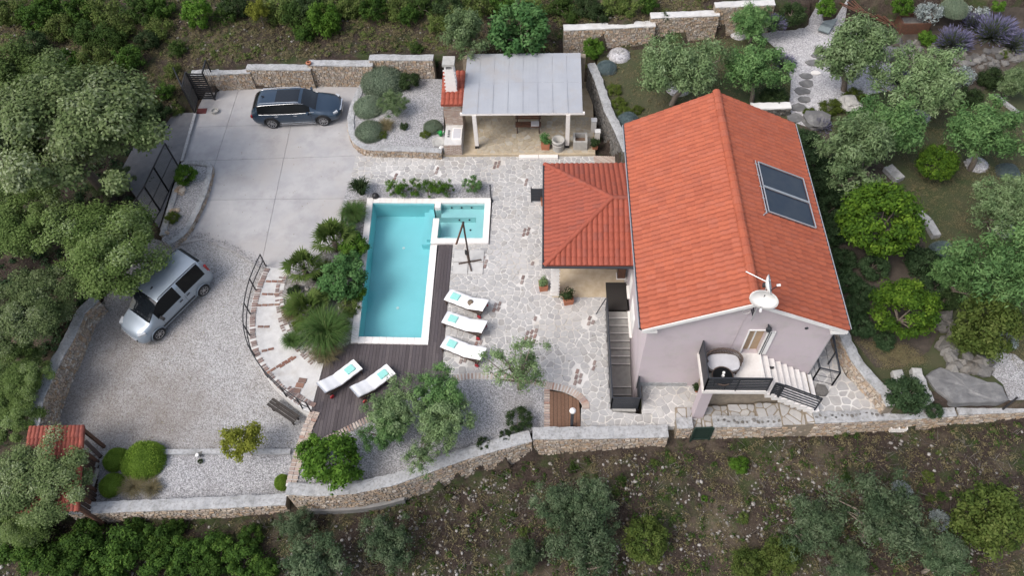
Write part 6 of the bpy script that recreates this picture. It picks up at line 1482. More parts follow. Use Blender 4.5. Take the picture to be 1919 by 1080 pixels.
def dome(kind, name, mt, R0, H, n, l, w_, core):
    d = unit(rg, n); d[:, 2] = np.abs(d[:, 2])*1.0-.12; d /= np.linalg.norm(d, axis=1, keepdims=True); bump = 1+.035*np.sin(5*d[:, 0]+1)*np.cos(4*d[:, 1])+.045*rg.normal(size=n)
    pos = d*np.array([R0, R0, H])*bump[:, None]; nrm = d+.35*unit(rg, n); nrm /= np.linalg.norm(nrm, axis=1, keepdims=True)
    # short shoots standing out of the surface
    a = d+.7*unit(rg, n); a /= np.linalg.norm(a, axis=1, keepdims=True); b = np.cross(a, unit(rg, n)); b /= np.linalg.norm(b, axis=1, keepdims=True)
    L = l*(.6+.8*rg.random(n))[:, None]; V = np.stack([pos-a*L*.4, pos+b*w_/2, pos+a*L*.6, pos-b*w_/2], 1).reshape(-1, 3)
    tint = np.repeat(np.clip(.5+.25*np.sin(7*d[:, 0]+3*d[:, 1])+.18*rg.normal(size=n), 0, 1), 4)
    m = MB(); m.lathe([(R0*.96*cos(t), H*.94*sin(t)) for t in np.linspace(-.15, pi/2, 8)], (0, 0, 0), 20)
    proto(kind, name, 'shrub', R0, H*.45, [('foliage', np_mesh('foliage', V, np.arange(4*n).reshape(n, 4), tint), mt), ('core', m.mesh('core', True), core)])
dome('box', 'clipped_bush', 'box_leaf', .8, .75, 9000, .06, .03, 'box_leaf'); dome('santolina', 'santolina_bush', 'santolina_leaf', .8, .62, 9000, .075, .02, 'santolina_leaf'); dome('blue', 'blue_cushion_bush', 'blue_leaf', .8, .6, 7000, .08, .022, 'blue_leaf')
def blades(n, R0, H, w_, spread, mt, kind, name, droop=.5, seg=4, base=.12, cat='grass clump'):
    az = rg.random(n)*2*pi; out = R0*(.15+.85*rg.random(n)**spread); hh = H*(.6+.4*rg.random(n)); b0 = base*rg.random((n, 1))*np.stack([np.cos(az), np.sin(az)], 1)*3; V = []; 
    dirs = np.stack([np.cos(az), np.sin(az)], 1); side = np.stack([-np.sin(az), np.cos(az)], 1)
    for s in range(seg+1):
        t = s/seg; r = out*t**1.3; z = hh*(np.sin(min(1, t*1.0)*pi*.62)/1.0)*(1-droop*t*t*.5); wd = w_*(1-t)**.6 if s < seg else .0
        c = np.concatenate([b0+dirs*r[:, None], z[:, None]], 1); sv = np.concatenate([side*wd/2, np.zeros((n, 1))], 1)
        V.append(np.stack([c-sv, c+sv], 1))
    V = np.stack(V, 1).reshape(n, -1, 3); k = V.shape[1]; F = np.array([(2*s, 2*s+1, 2*s+3, 2*s+2) for s in range(seg)]); F = (F[None]+(np.arange(n)*k)[:, None, None]).reshape(-1, 4)
    proto(kind, name, cat, R0, H*.4, [('foliage', np_mesh('foliage', V.reshape(-1, 3), F, np.repeat(np.clip(rg.normal(.5, .25, n), 0, 1), k)), mt)])
blades(1500, 1.05, 1.3, .022, .7, 'grass_blade', 'grass', 'ornamental_grass'); blades(1500, 1.05, 1.3, .022, .7, 'grass_blade', 'grass', 'ornamental_grass')
blades(220, .6, .8, .06, .8, 'dark_leaf', 'spiky', 'spiky_plant', .2, 3, .05, 'shrub'); blades(600, .6, .5, .018, .7, 'dry_grass', 'drygrass', 'dry_grass_tuft', .5, 3)
def palm():
    V = []; F = []; n = 0; T = []
    for f in range(36):
        az = rg.random()*2*pi; el = rg.uniform(.1, 1.25) if f < 24 else rg.uniform(1.15, 1.57); d = np.array([cos(az)*cos(el), sin(az)*cos(el), sin(el)]); L = rg.uniform(.38, .6); hub = np.array([0, 0, .5])+d*L; sd = np.array([-sin(az), cos(az), 0]); up = np.cross(d, sd); tn = rg.random()
        V += [np.array([0, 0, .45])-sd*.012, np.array([0, 0, .45])+sd*.012, hub+sd*.012, hub-sd*.012]; F.append((n, n+1, n+2, n+3)); n += 4; T += [.5]*4
        for q in range(13):
            th = (q-6)/6*1.45; e = d*cos(th)+sd*sin(th)+up*rg.normal()*.08; e /= np.linalg.norm(e); w_ = np.cross(e, up); w_ /= np.linalg.norm(w_); ll = .52*(1-.25*abs(q-6)/6)*rg.uniform(.85, 1.1); m1 = hub+e*ll*.55; t1 = hub+e*ll+np.array([0, 0, -.09])
            V += [hub, m1+w_*.028, t1, m1-w_*.028]; F.append((n, n+1, n+2, n+3)); n += 4; T += [tn]*4
    m = np_mesh('foliage', np.array(V), np.array(F), np.array(T)); tk = MB(); tk.tube([(0, 0, -.1), (0, 0, .5)], [.14, .1], 8)
    proto('palm', 'small_palm', 'palm', .95, .5, [('foliage', m, 'palm_frond'), ('trunk', tk.mesh('trunk', True), 'dark_bark')])
palm(); palm()
def lavender():
    n = 620; az = rg.random(n)*2*pi; el = np.clip(rg.normal(.75, .35, n), .1, 1.5); L = .75*(.75+.35*rg.random(n)); d = np.stack([np.cos(az)*np.cos(el), np.sin(az)*np.cos(el), np.sin(el)], 1); b = np.cross(d, unit(rg, n)); b /= np.linalg.norm(b, axis=1, keepdims=True)
    p0 = d*.08; p1 = d*(L*.78)[:, None]; p2 = d*L[:, None]; w_ = .012
    V = np.stack([p0-b*w_, p0+b*w_, p1+b*w_*.7, p1-b*w_*.7], 1).reshape(-1, 3); F = np.arange(4*n).reshape(n, 4)
    V2 = np.stack([p1-d*.02, (p1+p2)/2+b*.014, p2, (p1+p2)/2-b*.014], 1).reshape(-1, 3)
    proto('lavender', 'lavender_bush', 'shrub', .7, .35, [('foliage', np_mesh('foliage', V, F, np.repeat(rg.random(n), 4)), 'lavender_stem'), ('flower_spikes', np_mesh('flowers', V2, F, np.repeat(rg.random(n), 4)), 'lavender_flower')])
lavender()
for o in list(COL.objects):
    pass
COUNT = {}
OW = 'first second third fourth fifth sixth seventh eighth ninth tenth eleventh twelfth thirteenth fourteenth fifteenth sixteenth seventeenth eighteenth nineteenth twentieth'.split()
def ordn(n): return OW[n-1] if n <= 20 else ('%dth' % n if n % 10 not in (1, 2, 3) or n in (11, 12, 13) else '%d%s' % (n, ('st', 'nd', 'rd')[n % 10-1]))
def place(kind, px, py, rpx, label, z=None, group=None, hs=1.0, sx=1.0, name=None, zs=None):
    """a plant whose crown is centred on the pixel, rpx wide (half width); z = height of what it stands on"""
    pl = PROTO[kind]; q = pl[COUNT.get(kind, 0) % len(pl)]; COUNT[kind] = COUNT.get(kind, 0)+1
    zz = z if z is not None else 0.0; s = rpx*depth(P(px, py, zz+1))/F_PX/q.R0
    if z is None: p, zz = G(px, py, q.H0*s*hs)
    else: p = P(px, py, z+q.H0*s*hs)
    t = thing(name or q.name, label, q.cat, (p.x, p.y, zz), random.uniform(0, 6.28) if sx == 1 else (zs or 0), group); t.scale = (s*sx, s, s*hs)
    for nm, me, mt in q.parts: link(nm, me, None, t, 'stuff' if nm == 'flower_spikes' else None)
    q.n += 1; return t

# ---- big trees on the left
for k, (px, py, r, hs, lab, z) in enumerate([
    (120, 250, 150, 1.0, 'huge spreading pale green evergreen tree at the upper left edge of the drive', 0), (45, 170, 105, 1.0, 'tall evergreen tree behind the huge spreading one in the upper left corner', .3),
    (182, 470, 112, .9, 'evergreen tree whose branches hang over the silver van', -.2), (50, 575, 88, .95, 'grey-green evergreen tree left of the tree over the van', 0), (18, 400, 95, .8, 'dark evergreen tree in the gap at the left edge', 0),
    (45, 690, 62, .9, 'small evergreen tree by the pale west wall of the gravel lot', 0), (78, 888, 98, .8, 'evergreen tree spreading over the red shed roof', -1), (15, 775, 62, .9, 'evergreen tree left of the shed at the picture edge', -.5), (45, 965, 62, .9, 'pale evergreen tree below the shed in the lower left corner', -1.8), (215, 345, 40, .7, 'lower dark evergreen tree beside the mesh fence', 0)]):
    place('oak', px, py, r, lab, z, hs=hs)
# ---- behind the north wall and in the upper garden
place('olive', 868, 62, 52, 'yellowish olive tree behind the barbecue chimney', 1.3, hs=1.1); place('fig', 975, 58, 66, 'big bright green fig tree leaning over the pergola roof', 1.5, hs=.9)
UP = [(1270, 118, 64, 'olive tree with a pebble ring on the dry lawn behind the house roof'), (1428, 128, 52, 'green olive tree at the right end of the dry lawn'), (1416, 32, 36, 'grey olive tree in front of the far white coping'), (1620, 86, 66, 'broad pale olive tree on the white gravel'), (1738, 150, 62, 'bushy olive tree beside the silver-leaved plant'), (1865, 250, 62, 'large olive tree at the right edge of the upper lawn'), (1655, 225, 58, 'olive tree between the two pale olives and the house'), (1600, 285, 70, 'dark olive tree close to the house roof edge'), (1895, 385, 55, 'olive tree half cut by the right picture edge'), (1868, 490, 82, 'big silvery olive tree at the right picture edge'), (1805, 515, 42, 'small silvery olive beside the blue cushion bush'), (1908, 150, 30, 'small olive tree at the right edge above the lawn')]
for px, py, r, lab in UP: place('olive', px, py, r*1.12, lab)
for px, py, r, lab in ((1648, 410, 76, 'bright glossy citrus tree right of the solar collectors'), (1700, 578, 62, 'citrus tree near the right front corner of the house'), (1757, 306, 38, 'young citrus bush with yellow-green shoots on the upper lawn')): place('citrus', px, py, r, lab)
place('muted', 1850, 605, 70, 'large bright green leafy shrub near the right picture edge', hs=1.0); place('ivy', 1697, 738, 42, 'dark leafy shrub overhanging the wall between the pale rock slabs'); place('ivy', 1655, 770, 18, 'small leafy sprawl on the wall coping left of the dark leafy shrub'); place('ivy', 1752, 770, 18, 'small leafy sprawl on the wall coping right of the dark leafy shrub')
# ---- front garden
place('olive', 736, 766, 56, 'left olive tree in the grey gravel bed beside the deck loungers', 0); place('olive', 830, 728, 56, 'right olive tree in the grey gravel bed', 0); place('thin_olive', 785, 842, 60, 'thin olive tree in the lower middle of the grey gravel bed', 0); place('olive', 714, 812, 48, 'lower left olive tree in the grey gravel bed', 0)
place('thin_olive', 970, 684, 78, 'sparse olive tree with bare twigs over the brick edging', 0); place('olive', 842, 792, 58, 'lower right olive tree in the grey gravel bed', 0)
place('yellow', 452, 828, 48, 'small yellow-green tree with a thin trunk on the gravel', -.86); place('bright', 622, 868, 64, 'bright green fig shrub at the corner of the curved front wall', 0); place('bright', 585, 845, 34, 'bright green shoots beside the brick wall at the deck corner', 0)
place('juniper', 972, 788, 32, 'dark juniper beside the small brown deck', 0); place('juniper', 905, 832, 18, 'small dark juniper against the curved front wall', 0); place('juniper', 948, 818, 16, 'tiny dark juniper between the two larger ones', 0)
place('box', 265, 861, 39, 'largest round clipped bush beside the red shed', -.86, hs=1.0); place('box', 215, 860, 23, 'small round clipped bush above the oval one beside the shed', -.86); place('box', 207, 908, 23, 'oval clipped bush nearest the front wall', -.86, hs=1.1)
place('box', 528, 903, 15, 'clipped dark green bush against the end of the brick wall', -.86, hs=1.6); place('drygrass', 250, 912, 24, 'thin grass tuft below the largest clipped bush', -.86); place('drygrass', 285, 915, 20, 'grass tuft right of the clipped bushes', -.86)
# ---- planting by the pool
place('palm', 626, 452, 50, 'feathery small palm at the left corner of the pool', .02); place('palm', 570, 505, 46, 'small palm at the top of the brick-edged walkway', .02); place('fig', 642, 520, 50, 'broad leafy shrub at the left edge of the pool', .02, hs=.8); place('bright', 662, 462, 34, 'leafy green shrub right of the feathery palm', .02, hs=.8); place('palm', 575, 580, 50, 'low spreading palm in the bed beside the walkway', .02, hs=.7)
place('grass', 612, 625, 54, 'big green fountain grass clump at the pool corner above the deck', .02); place('grass', 664, 402, 30, 'fountain grass clump at the upper left corner of the pool', .02); place('drygrass', 610, 662, 30, 'yellowing grass tuft at the foot of the big grass clump', .02); place('spiky', 676, 353, 25, 'dark spiky plant above the upper left pool corner', .02); place('oleander', 885, 345, 20, 'upright pale-leaved oleander bush above the hot tub', .02, hs=1.0)
place('dark', 552, 545, 16, 'small dark shrub by the upper end of the walkway', .02); place('scrub', 655, 575, 24, 'pale low shrub by the pool edge above the big grass', .02); place('moss', 560, 610, 20, 'low green plant between walkway bricks and big grass', .02)
for k, px in enumerate((737, 757, 778, 800, 820, 840)): place('oleander_row', px, 350+k % 2*3, 18, '%s green shrub from the left in the row above the pool' % ordn(k+1), .02, 'shrubs in a row above the pool', hs=1.1)
for kind, px, py, r, lab in [('grass', 600, 560, 26, 'narrow grass clump between the two lower palms and the broad shrub'), ('bright', 668, 545, 22, 'low leafy green shrub overhanging the pool edge'), ('fig', 655, 490, 26, 'leafy shrub on the pool edge above the broad leafy shrub'), ('scrub', 612, 500, 22, 'loose green shrub between the small palms'), ('grass', 548, 640, 22, 'thin grass clump against the walkway bricks'), ('scrub', 640, 610, 20, 'loose low shrub right of the big grass clump'), ('dark', 598, 520, 16, 'small dark shrub under the walkway palm'), ('drygrass', 545, 590, 18, 'short yellow grass tuft by the walkway bricks'), ('oleander', 650, 425, 18, 'upright green shrub between grass clump and feathery palm')]: place(kind, px, py, r, lab, .02)
# ---- rock garden
RGL = [('santolina', 717, 147, 41, 'largest grey-green dome bush in the rock garden'), ('santolina', 690, 197, 28, 'grey-green dome bush below the largest one'), ('santolina', 692, 243, 27, 'grey-green dome bush at the front curve of the rock garden wall'), ('dark', 768, 151, 24, 'dark sprawling shrub right of the largest dome bush'), ('olive', 738, 192, 30, 'feathery light green shrub in the rock garden middle'), ('santolina', 811, 236, 18, 'small dark dome bush beside the barbecue'), ('moss', 797, 252, 13, 'low cushion plant left of the stone bowl'), ('dark', 757, 236, 10, 'small dark tuft in the middle of the rock garden gravel'), ('moss', 713, 252, 15, 'low mossy plant at the front of the rock garden'), ('dark', 810, 116, 17, 'round dark bush against the north wall left of the chimney'), ('drygrass', 722, 235, 18, 'dry grass tuft between the dome bushes')]
for kind, px, py, r, lab in RGL: place(kind, px, py, r, lab, .45, hs=.8 if kind == 'olive' else 1)
place('bright', 347, 328, 26, 'bright green shrub in the planter by the mesh fence', .24, hs=.9); place('moss', 322, 408, 17, 'low round green bush at the lower end of the planter', .24, hs=1.5); place('dark', 375, 865, 6, 'tiny tuft beside the garden spotlight', -.86)
# ---- lawn hedge and cushions
LH = [('bright', 1112, 90, 22, 'round green bush at the upper end of the mossy wall'), ('blue', 1137, 125, 18, 'blue-green cushion bush beside the white pebble pile'), ('moss', 1152, 168, 18, 'low yellow-green hedge plant along the mossy wall, upper'), ('moss', 1160, 192, 18, 'low yellow-green hedge plant along the mossy wall, middle'), ('moss', 1172, 208, 17, 'low yellow-green hedge plant along the mossy wall, lower'), ('blue', 1177, 222, 18, 'blue-green cushion bush at the house roof corner'), ('moss', 1100, 122, 10, 'yellow-green tuft at the pergola roof corner'), ('moss', 1195, 205, 14, 'green tuft between blue bush and house roof'), ('dark', 1245, 32, 12, 'dark creeper on the ochre wall by the coping step')]
for kind, px, py, r, lab in LH: place(kind, px, py, r, lab)
RT = [('lavender', 1790, 72, 36, 'lavender bush in full flower on the rocky bank, left one'), ('lavender', 1868, 52, 42, 'largest lavender bush in flower on the rocky bank'), ('lavender', 1905, 75, 32, 'lavender bush at the right edge of the rocky bank'), ('lavender', 1830, 40, 26, 'small lavender bush above the other two'), ('lavender', 1470, 115, 24, 'lavender bush by the green olive at the gravel edge'), ('lavender', 1455, 40, 22, 'lavender bush below the far white coping'), ('lavender', 1690, 145, 24, 'pale lavender bush under the broad pale olive'), ('lavender', 1540, 232, 20, 'lavender bush at the lower end of the white gravel'),
      ('moss', 1560, 200, 26, 'low bright green mat bush at the lower gravel edge'), ('moss', 1602, 178, 24, 'long low green mat bush beside the white rock'), ('moss', 1520, 212, 17, 'small green mat bush at the head of the stone path'), ('dark', 1486, 25, 26, 'dark rounded bush at the top of the white gravel'), ('bright', 1548, 12, 20, 'green bush behind the grey sling lounger'), ('silver', 1803, 142, 26, 'silver-leaved plant beside the bushy olive tree'), ('bright', 1738, 70, 17, 'bright green bush beside the rusty trough'), ('bright', 1692, 8, 22, 'bright green bush above the branch heap'), ('dark', 1858, 145, 26, 'dark green bush on the slope above the upper lawn'), ('moss', 1884, 100, 14, 'bright moss cushion among the bank rocks'), ('bright', 1872, 10, 13, 'yellow-green bush in the upper right corner'),
      ('dark', 1820, 180, 24, 'dark bush under the low retaining stones of the upper lawn'), ('blue', 1768, 468, 21, 'round blue-grey cushion bush on the lawn edge'), ('blue', 1890, 320, 20, 'blue-grey bush below the large olive at the right edge'), ('ivy', 1730, 490, 34, 'dark hedge bush right of the bright citrus, upper'), ('ivy', 1748, 535, 28, 'dark hedge bush right of the bright citrus, lower'), ('dark', 1775, 560, 26, 'dark bush beside the silvery olives'), ('silver', 1830, 20, 26, 'grey-leaved bush at the top of the rocky bank'), ('silver', 1740, 22, 24, 'grey-leaved bush above the rusty trough'), ('santolina', 1790, 12, 22, 'grey-green dome bush at the top edge by the rocky bank'), ('dark', 1455, 182, 24, 'dark hedge behind the white-capped wall'), ('dark', 1440, 180, 20, 'dark hedge end behind the white-capped wall, left part'), ('scrub', 1800, 640, 24, 'low wild plant on the rocks by the big slab'), ('silver', 1885, 640, 22, 'silver plant at the gravel edge near the big slab')]
for kind, px, py, r, lab in RT: place(kind, px, py, r, lab)
# ---- dark shrubs crowding the east wall of the house
for k, (px, py, r) in enumerate([(1512, 262, 26), (1525, 300, 30), (1538, 345, 30), (1552, 390, 30), (1565, 438, 30), (1578, 485, 28), (1590, 530, 28), (1602, 575, 28), (1618, 612, 26), (1565, 330, 34), (1590, 365, 34), (1640, 500, 30), (1618, 545, 24), (1590, 300, 36), (1660, 640, 22)]):
    place('ivy', px, py, r, 'dark ivy-like shrub on the house east side, %s from the roof far end' % ordn(k+1) if k < 9 else 'second-row dark shrub east of the house, %s counted from the far end' % ordn(k-8), None, 'dark shrubs along the east wall of the house', hs=1.0)
# ---- field in front, bottom of the picture
BT = [('olive', 590, 1040, 78, 'large grey-green olive at the bottom edge left of centre'), ('olive', 715, 1025, 58, 'olive right of the large one at the bottom edge'), ('olive', 545, 985, 40, 'small olive against the concrete wall footing'), ('olive', 1050, 965, 62, 'left olive of the cluster on the stony field'), ('olive', 1125, 950, 60, 'top olive of the cluster on the stony field'), ('olive', 1110, 1035, 78, 'lowest olive of the cluster on the stony field'), ('olive', 990, 1050, 48, 'pale olive at the lower left of the cluster'), ('muted', 1212, 1012, 52, 'green leafy bush right of the olive cluster'), ('olive', 1648, 978, 84, 'large olive with white blossom tips on the right field'), ('olive', 1520, 1000, 62, 'olive left of the one with white blossom tips'), ('muted', 1855, 968, 80, 'large yellow-green tree in the lower right corner'), ('olive', 1760, 1055, 64, 'olive at the bottom edge near the right corner'), ('muted', 1405, 1060, 40, 'bright green bush at the bottom edge right of centre'), ('olive', 1600, 1065, 48, 'low olive at the bottom edge under the blossom-tipped one'), ('bright', 1385, 872, 22, 'single bright green bush on the stony field below the balcony'), ('bright', 1320, 935, 8, 'tiny yellow-green plant alone on the stony field'), ('moss', 1740, 895, 16, 'round mossy bush on the right field'), ('muted', 1465, 1040, 46, 'broad leafy bush at the bottom edge beside the right olives'), ('silver', 1690, 918, 20, 'pale blossoming sprig bush above the right olive'), ('silver', 1762, 975, 22, 'pale blossoming bush between right olive and corner tree')]
for kind, px, py, r, lab in BT: place('field_olive' if kind == 'olive' else kind, px, py, r, lab)
TH = [(160, 1010, 46), (225, 1035, 52), (290, 1015, 40), (345, 1040, 44), (110, 1050, 46), (405, 1030, 38), (455, 1050, 40), (60, 1040, 42), (200, 1072, 40), (300, 1075, 42), (390, 1075, 36), (250, 990, 26), (470, 1005, 26), (330, 990, 22), (20, 1020, 40), (140, 1078, 40), (500, 1072, 30)]
for (px, py, r) in TH:
    up = py < 1030; n = ordn(1+sum(1 for q in TH if (q[1] < 1030) == up and q[0] < px))
    place('thicket', px, py, r*1.1, 'green bush of the lower left thicket, %s from the left in its %s row' % (n, 'upper' if up else 'lower'), None, 'bushes of the lower left thicket', hs=.9)
SW = sorted((random.uniform(820, 1900), random.uniform(850, 1000)) for _ in range(26))
for k, (px, py) in enumerate(SW):
    place('scrub', px, py, random.uniform(6, 16), 'small wild plant on the stony field, %s from the left' % ordn(k+1), None, 'small wild plants on the stony field')
# ---- hillside behind
NB = [('bright', 370, 25, 32, 'round bright green bush near the top edge left'), ('bright', 608, 33, 33, 'tall bright green bush near the top edge'), ('yellow', 484, 18, 26, 'yellowish bush between the two bright bushes'), ('moss', 355, 160, 12, 'yellow-green tuft behind the end of the stepped wall')]
for kind, px, py, r, lab in NB: place(kind, px, py, r, lab, hs=1.2 if px == 608 else 1)
HS = [(20, 20, 30), (70, 30, 28), (110, 45, 30), (165, 60, 30), (60, 80, 24), (175, 105, 30), (125, 115, 22), (225, 40, 28), (262, 18, 30), (275, 75, 20), (200, 130, 24), (240, 110, 26), (300, 50, 22), (330, 90, 18), (215, 180, 26), (270, 190, 24), (310, 170, 16), (400, 60, 18), (520, 12, 30), (555, 25, 28), (440, 12, 26), (660, 8, 26), (700, 12, 24), (745, 10, 28), (790, 8, 26), (840, 12, 24), (895, 8, 28), (940, 6, 22), (1000, 10, 24), (1050, 8, 24), (1100, 12, 22), (1150, 6, 22), (530, 45, 20), (570, 60, 18), (820, 40, 20), (1010, 55, 22), (1040, 90, 16), (640, 45, 10), (780, 90, 12), (300, 210, 18), (330, 205, 14), (150, 15, 26), (40, 120, 24), (200, 70, 28), (240, 160, 22), (145, 145, 24), (90, 10, 28), (190, 15, 28), (215, 75, 22), (160, 170, 20), (245, 215, 20), (300, 15, 24), (320, 130, 16), (420, 25, 22), (580, 8, 26), (630, 8, 26), (675, 25, 18), (720, 30, 16), (765, 28, 18), (860, 25, 22), (920, 30, 18), (970, 22, 20), (1030, 30, 18), (1075, 30, 16), (1125, 25, 18), (1180, 12, 20), (1215, 8, 16)]
HS = [q for k, q in enumerate(HS) if not (q[0] > 390 and 18 < q[1] < 110 and k % 5 < 3)]
def hzone(px, py): return (0 if px < 345 else 1, 0 if py < 35 else 1 if py < 85 else 2 if py < 150 else 3)
HN = {(0, 0): 'top edge row of the left hillside', (0, 1): 'second row of the left hillside', (0, 2): 'third row of the left hillside', (0, 3): 'lowest row of the left hillside', (1, 0): 'top edge hedge behind the walls', (1, 1): 'slope between the walls and the top hedge', (1, 2): 'foot of the slope behind the walls', (1, 3): 'foot of the slope'}
for k, (px, py, r) in enumerate(HS):
    zn_ = hzone(px, py); n = ordn(1+sum(1 for q in HS if hzone(q[0], q[1]) == zn_ and q[0] < px))
    place(('scrub', 'thicket', 'scrub', 'scrub', 'dark')[k % 5], px, py, r*1.25, 'wild bush, %s from the left in the %s' % (n, HN[zn_]), None, 'wild scrub on the hillside', name='wild_scrub')
# pots
for t, c, r, mt, sd, lab in POT_PLANTS:
    me = leaf_cloud(np.random.default_rng(sd), np.random.default_rng(sd+50).normal(0, r*.3, (14, 3)), r*.5, 60, .09, .04, 'foliage', .8); me.materials.append(MATS[mt])
    o = bpy.data.objects.new('potted_plant', me); COL.objects.link(o); o.location = c; tag(o, lab, 'plant')

# ---------------------------------------------------------------- garden surfaces on the east side
def drape(name, poly, mat, off, cell=.5):
    poly = ccw(poly); x0, x1 = min(p[0] for p in poly), max(p[0] for p in poly); y0, y1 = min(p[1] for p in poly), max(p[1] for p in poly); mb = MB(); x = x0
    while x < x1:
        c = clip_half(clip_half(poly, -1, 0, -x), 1, 0, x+cell); y = y0
        while y < y1 and len(c) > 2:
            q = clip_half(clip_half(c, 0, -1, -y), 0, 1, y+cell)
            if len(q) > 2 and abs(area(q)) > 1e-4:
                Z = zg_np(np.array([p[0] for p in q]), np.array([p[1] for p in q])); mb.add([(p[0], p[1], z+off) for p, z in zip(q, Z)], [tuple(range(len(q)))])
            y += cell
        x += cell
    return struct(mb.build(name, mat))
def GW(pts): return [tuple(G(x, y)[0][:2]) for x, y in pts]
EL = [(2.75, 33.2), (3.3, 30.1), (4.0, 26.2), (4.1, 24.8), (7.2, 24.4), (10.4, 24.4), (10.5, 16.8), (11.95, 16.6), (12.2, 15.2), (12.5, 14.5), (13.2, 13.4), (26, 14.2), (30, 22), (30, 33), (22, 35.8), (15, 35.6), (9, 34.8), (5.6, 34.3), (2.9, 33.9)]
drape('lawn', EL, lawn, .022, 1.0)
wg = drape('white_gravel', GW([(1424, 64), (1462, 50), (1500, 28), (1560, 14), (1608, 26), (1640, 60), (1668, 120), (1700, 150), (1690, 168), (1620, 180), (1575, 192), (1545, 215), (1530, 245), (1492, 232), (1478, 205), (1482, 150), (1468, 105)]), gravel_white, .045, .5)
rb = drape('rocky_bank', GW([(1640, 70), (1680, 20), (1760, 5), (1919, 0), (1960, 60), (1919, 110), (1870, 150), (1830, 180), (1760, 190), (1700, 150), (1668, 120)]), soil, .05, .6)
ud = drape('shaded_bed', GW([(1498, 235), (1560, 235), (1640, 300), (1680, 330), (1720, 420), (1750, 520), (1770, 600), (1740, 660), (1690, 690), (1640, 690), (1600, 640), (1560, 480), (1530, 350)]), soil, .036, .6)
drape('gravel_path', GW([(1840, 690), (1862, 660), (1900, 665), (1930, 690), (1940, 750), (1890, 752), (1878, 722)]), gravel_bed, .05, .5)
for k, (px, py, r) in enumerate([(1540, 96, .42), (1527, 106, .22), (1544, 112, .38), (1524, 120, .40), (1529, 138, .26), (1511, 144, .34), (1511, 158, .38), (1503, 172, .4), (1506, 188, .36), (1495, 203, .42), (1490, 222, .46)]):
    c, z = G(px, py); m = MB(); n = 9; pts = [(c.x+r*cos(2*pi*i/n)*random.uniform(.8, 1.15), c.y+r*.72*sin(2*pi*i/n)*random.uniform(.8, 1.15)) for i in range(n)]; m.prism(pts, z, z+.085); m.build('stepping_stone', slabrock if k != 4 else whitestone, wg)
def mound(label, px, py, r, h, n, mat=pebble):
    c, z = G(px, py); t = wthing('pebble_mound', label, 'pebble pile', (c.x, c.y, z)); m = MB(); m.lathe([(r, -.03), (r*.9, h*.5), (r*.6, h*.85), (.01, h)], (c.x, c.y, z+.02), 14); m.build('mound', gravel_white, t, True)
    s = MB()
    for k in range(n):
        a = random.uniform(0, 6.28); q = r*sqrt(random.random())*1.05; s.rock((c.x+q*cos(a), c.y+q*sin(a)*.85, z+h*max(0, 1-(q/r)**2)+.03), random.uniform(.04, .09), k, .7, 0 if False else 1)
    s.build('pebbles', mat, t, kind='stuff')
mound('pile of white pebbles on the lawn beside the blue cushion bush', 1160, 105, .62, .3, 90); mound('pebble ring round the foot of the olive behind the house roof', 1272, 165, .7, .25, 90, rockmat); mound('pebble ring under the large olive on the upper lawn', 1722, 220, .5, .22, 80); mound('pale pebble ring below the big olive at the right edge', 1830, 310, .52, .22, 80); mound('pebble ring beside the silvery olive at the right edge', 1880, 432, .5, .2, 70); mound('white pebble patch at the left of the green olive', 1385, 65, .5, .2, 60)
# low pale kerbs on the lawn and pieces of coping in the garden
for lab, pts, wd, hh in (('pale low stone kerb between the citrus and the lawn, upper piece', [(1660, 318), (1684, 342)], .5, .3), ('pale low stone kerb between the citrus and the lawn, lower piece', [(1718, 404), (1736, 420), (1752, 448)], .35, .3), ('thin pale kerb line crossing the upper lawn at the right', [(1862, 182), (1905, 215)], .16, .16)):
    ps = [G(x, y)[0]+Vector((0, 0, .12)) for x, y in pts]; m = MB()
    for a, b in zip(ps[:-1], ps[1:]): m.bar(a, b, wd, hh)
    o = m.build('stone_kerb', coping); tag(o, lab, 'kerb')
t = tag(MB().rock(G(1592, 195, .2)[0], .62, 31, .45, 2).build('white_rock', MATS['lichen_slab']), 'white boulder beside the long green mat bush', 'rock')
t = tag(MB().rock(G(1531, 228, .2)[0], .6, 35, .5, 2).build('grey_rock', slabrock), 'grey boulder at the lower end of the white gravel path', 'rock')
t = tag(MB().rock(G(1667, 100, .2)[0], .75, 36, .5, 2).build('grey_rock', slabrock), 'big rounded grey boulder right of the broad pale olive', 'rock')
def rock_group(n, pts, rmin, rmax, lab, grp, mat, seed):
    rr = random.Random(seed)
    for k in range(n):
        i = rr.randrange(len(pts)-1); f = rr.random(); px = pts[i][0]+(pts[i+1][0]-pts[i][0])*f+rr.uniform(-1, 1)*pts[i][2]; py = pts[i][1]+(pts[i+1][1]-pts[i][1])*f+rr.uniform(-1, 1)*pts[i][2]*.7; r = rr.uniform(rmin, rmax)
        c, z = G(px, py); o = MB().rock((c.x, c.y, z+r*.25), r, seed*100+k, .7, 1).build('rock', mat); tag(o, lab, 'rock', grp)
rock_group(120, [(1650, 110, 18), (1700, 90, 26), (1760, 95, 24), (1800, 120, 22), (1870, 110, 26), (1910, 95, 12)], .10, .30, 'rough rock heaped among lavender on the rocky bank', 'rocks of the rocky bank', greystone, 3)
rock_group(46, [(1770, 590, 14), (1775, 640, 16), (1790, 680, 18), (1830, 690, 14), (1850, 690, 8)], .14, .36, 'rough grey rock in the bank above the big slab', 'rocks above the big slab', greystone, 4)
rock_group(34, [(1540, 545, 8), (1570, 560, 14), (1560, 600, 14), (1640, 560, 14), (1648, 625, 10), (1590, 655, 10), (1605, 685, 6)], .08, .2, 'pale stone in the bed left of the pool', 'stones in the bed beside the pool', rockmat, 5) if False else None
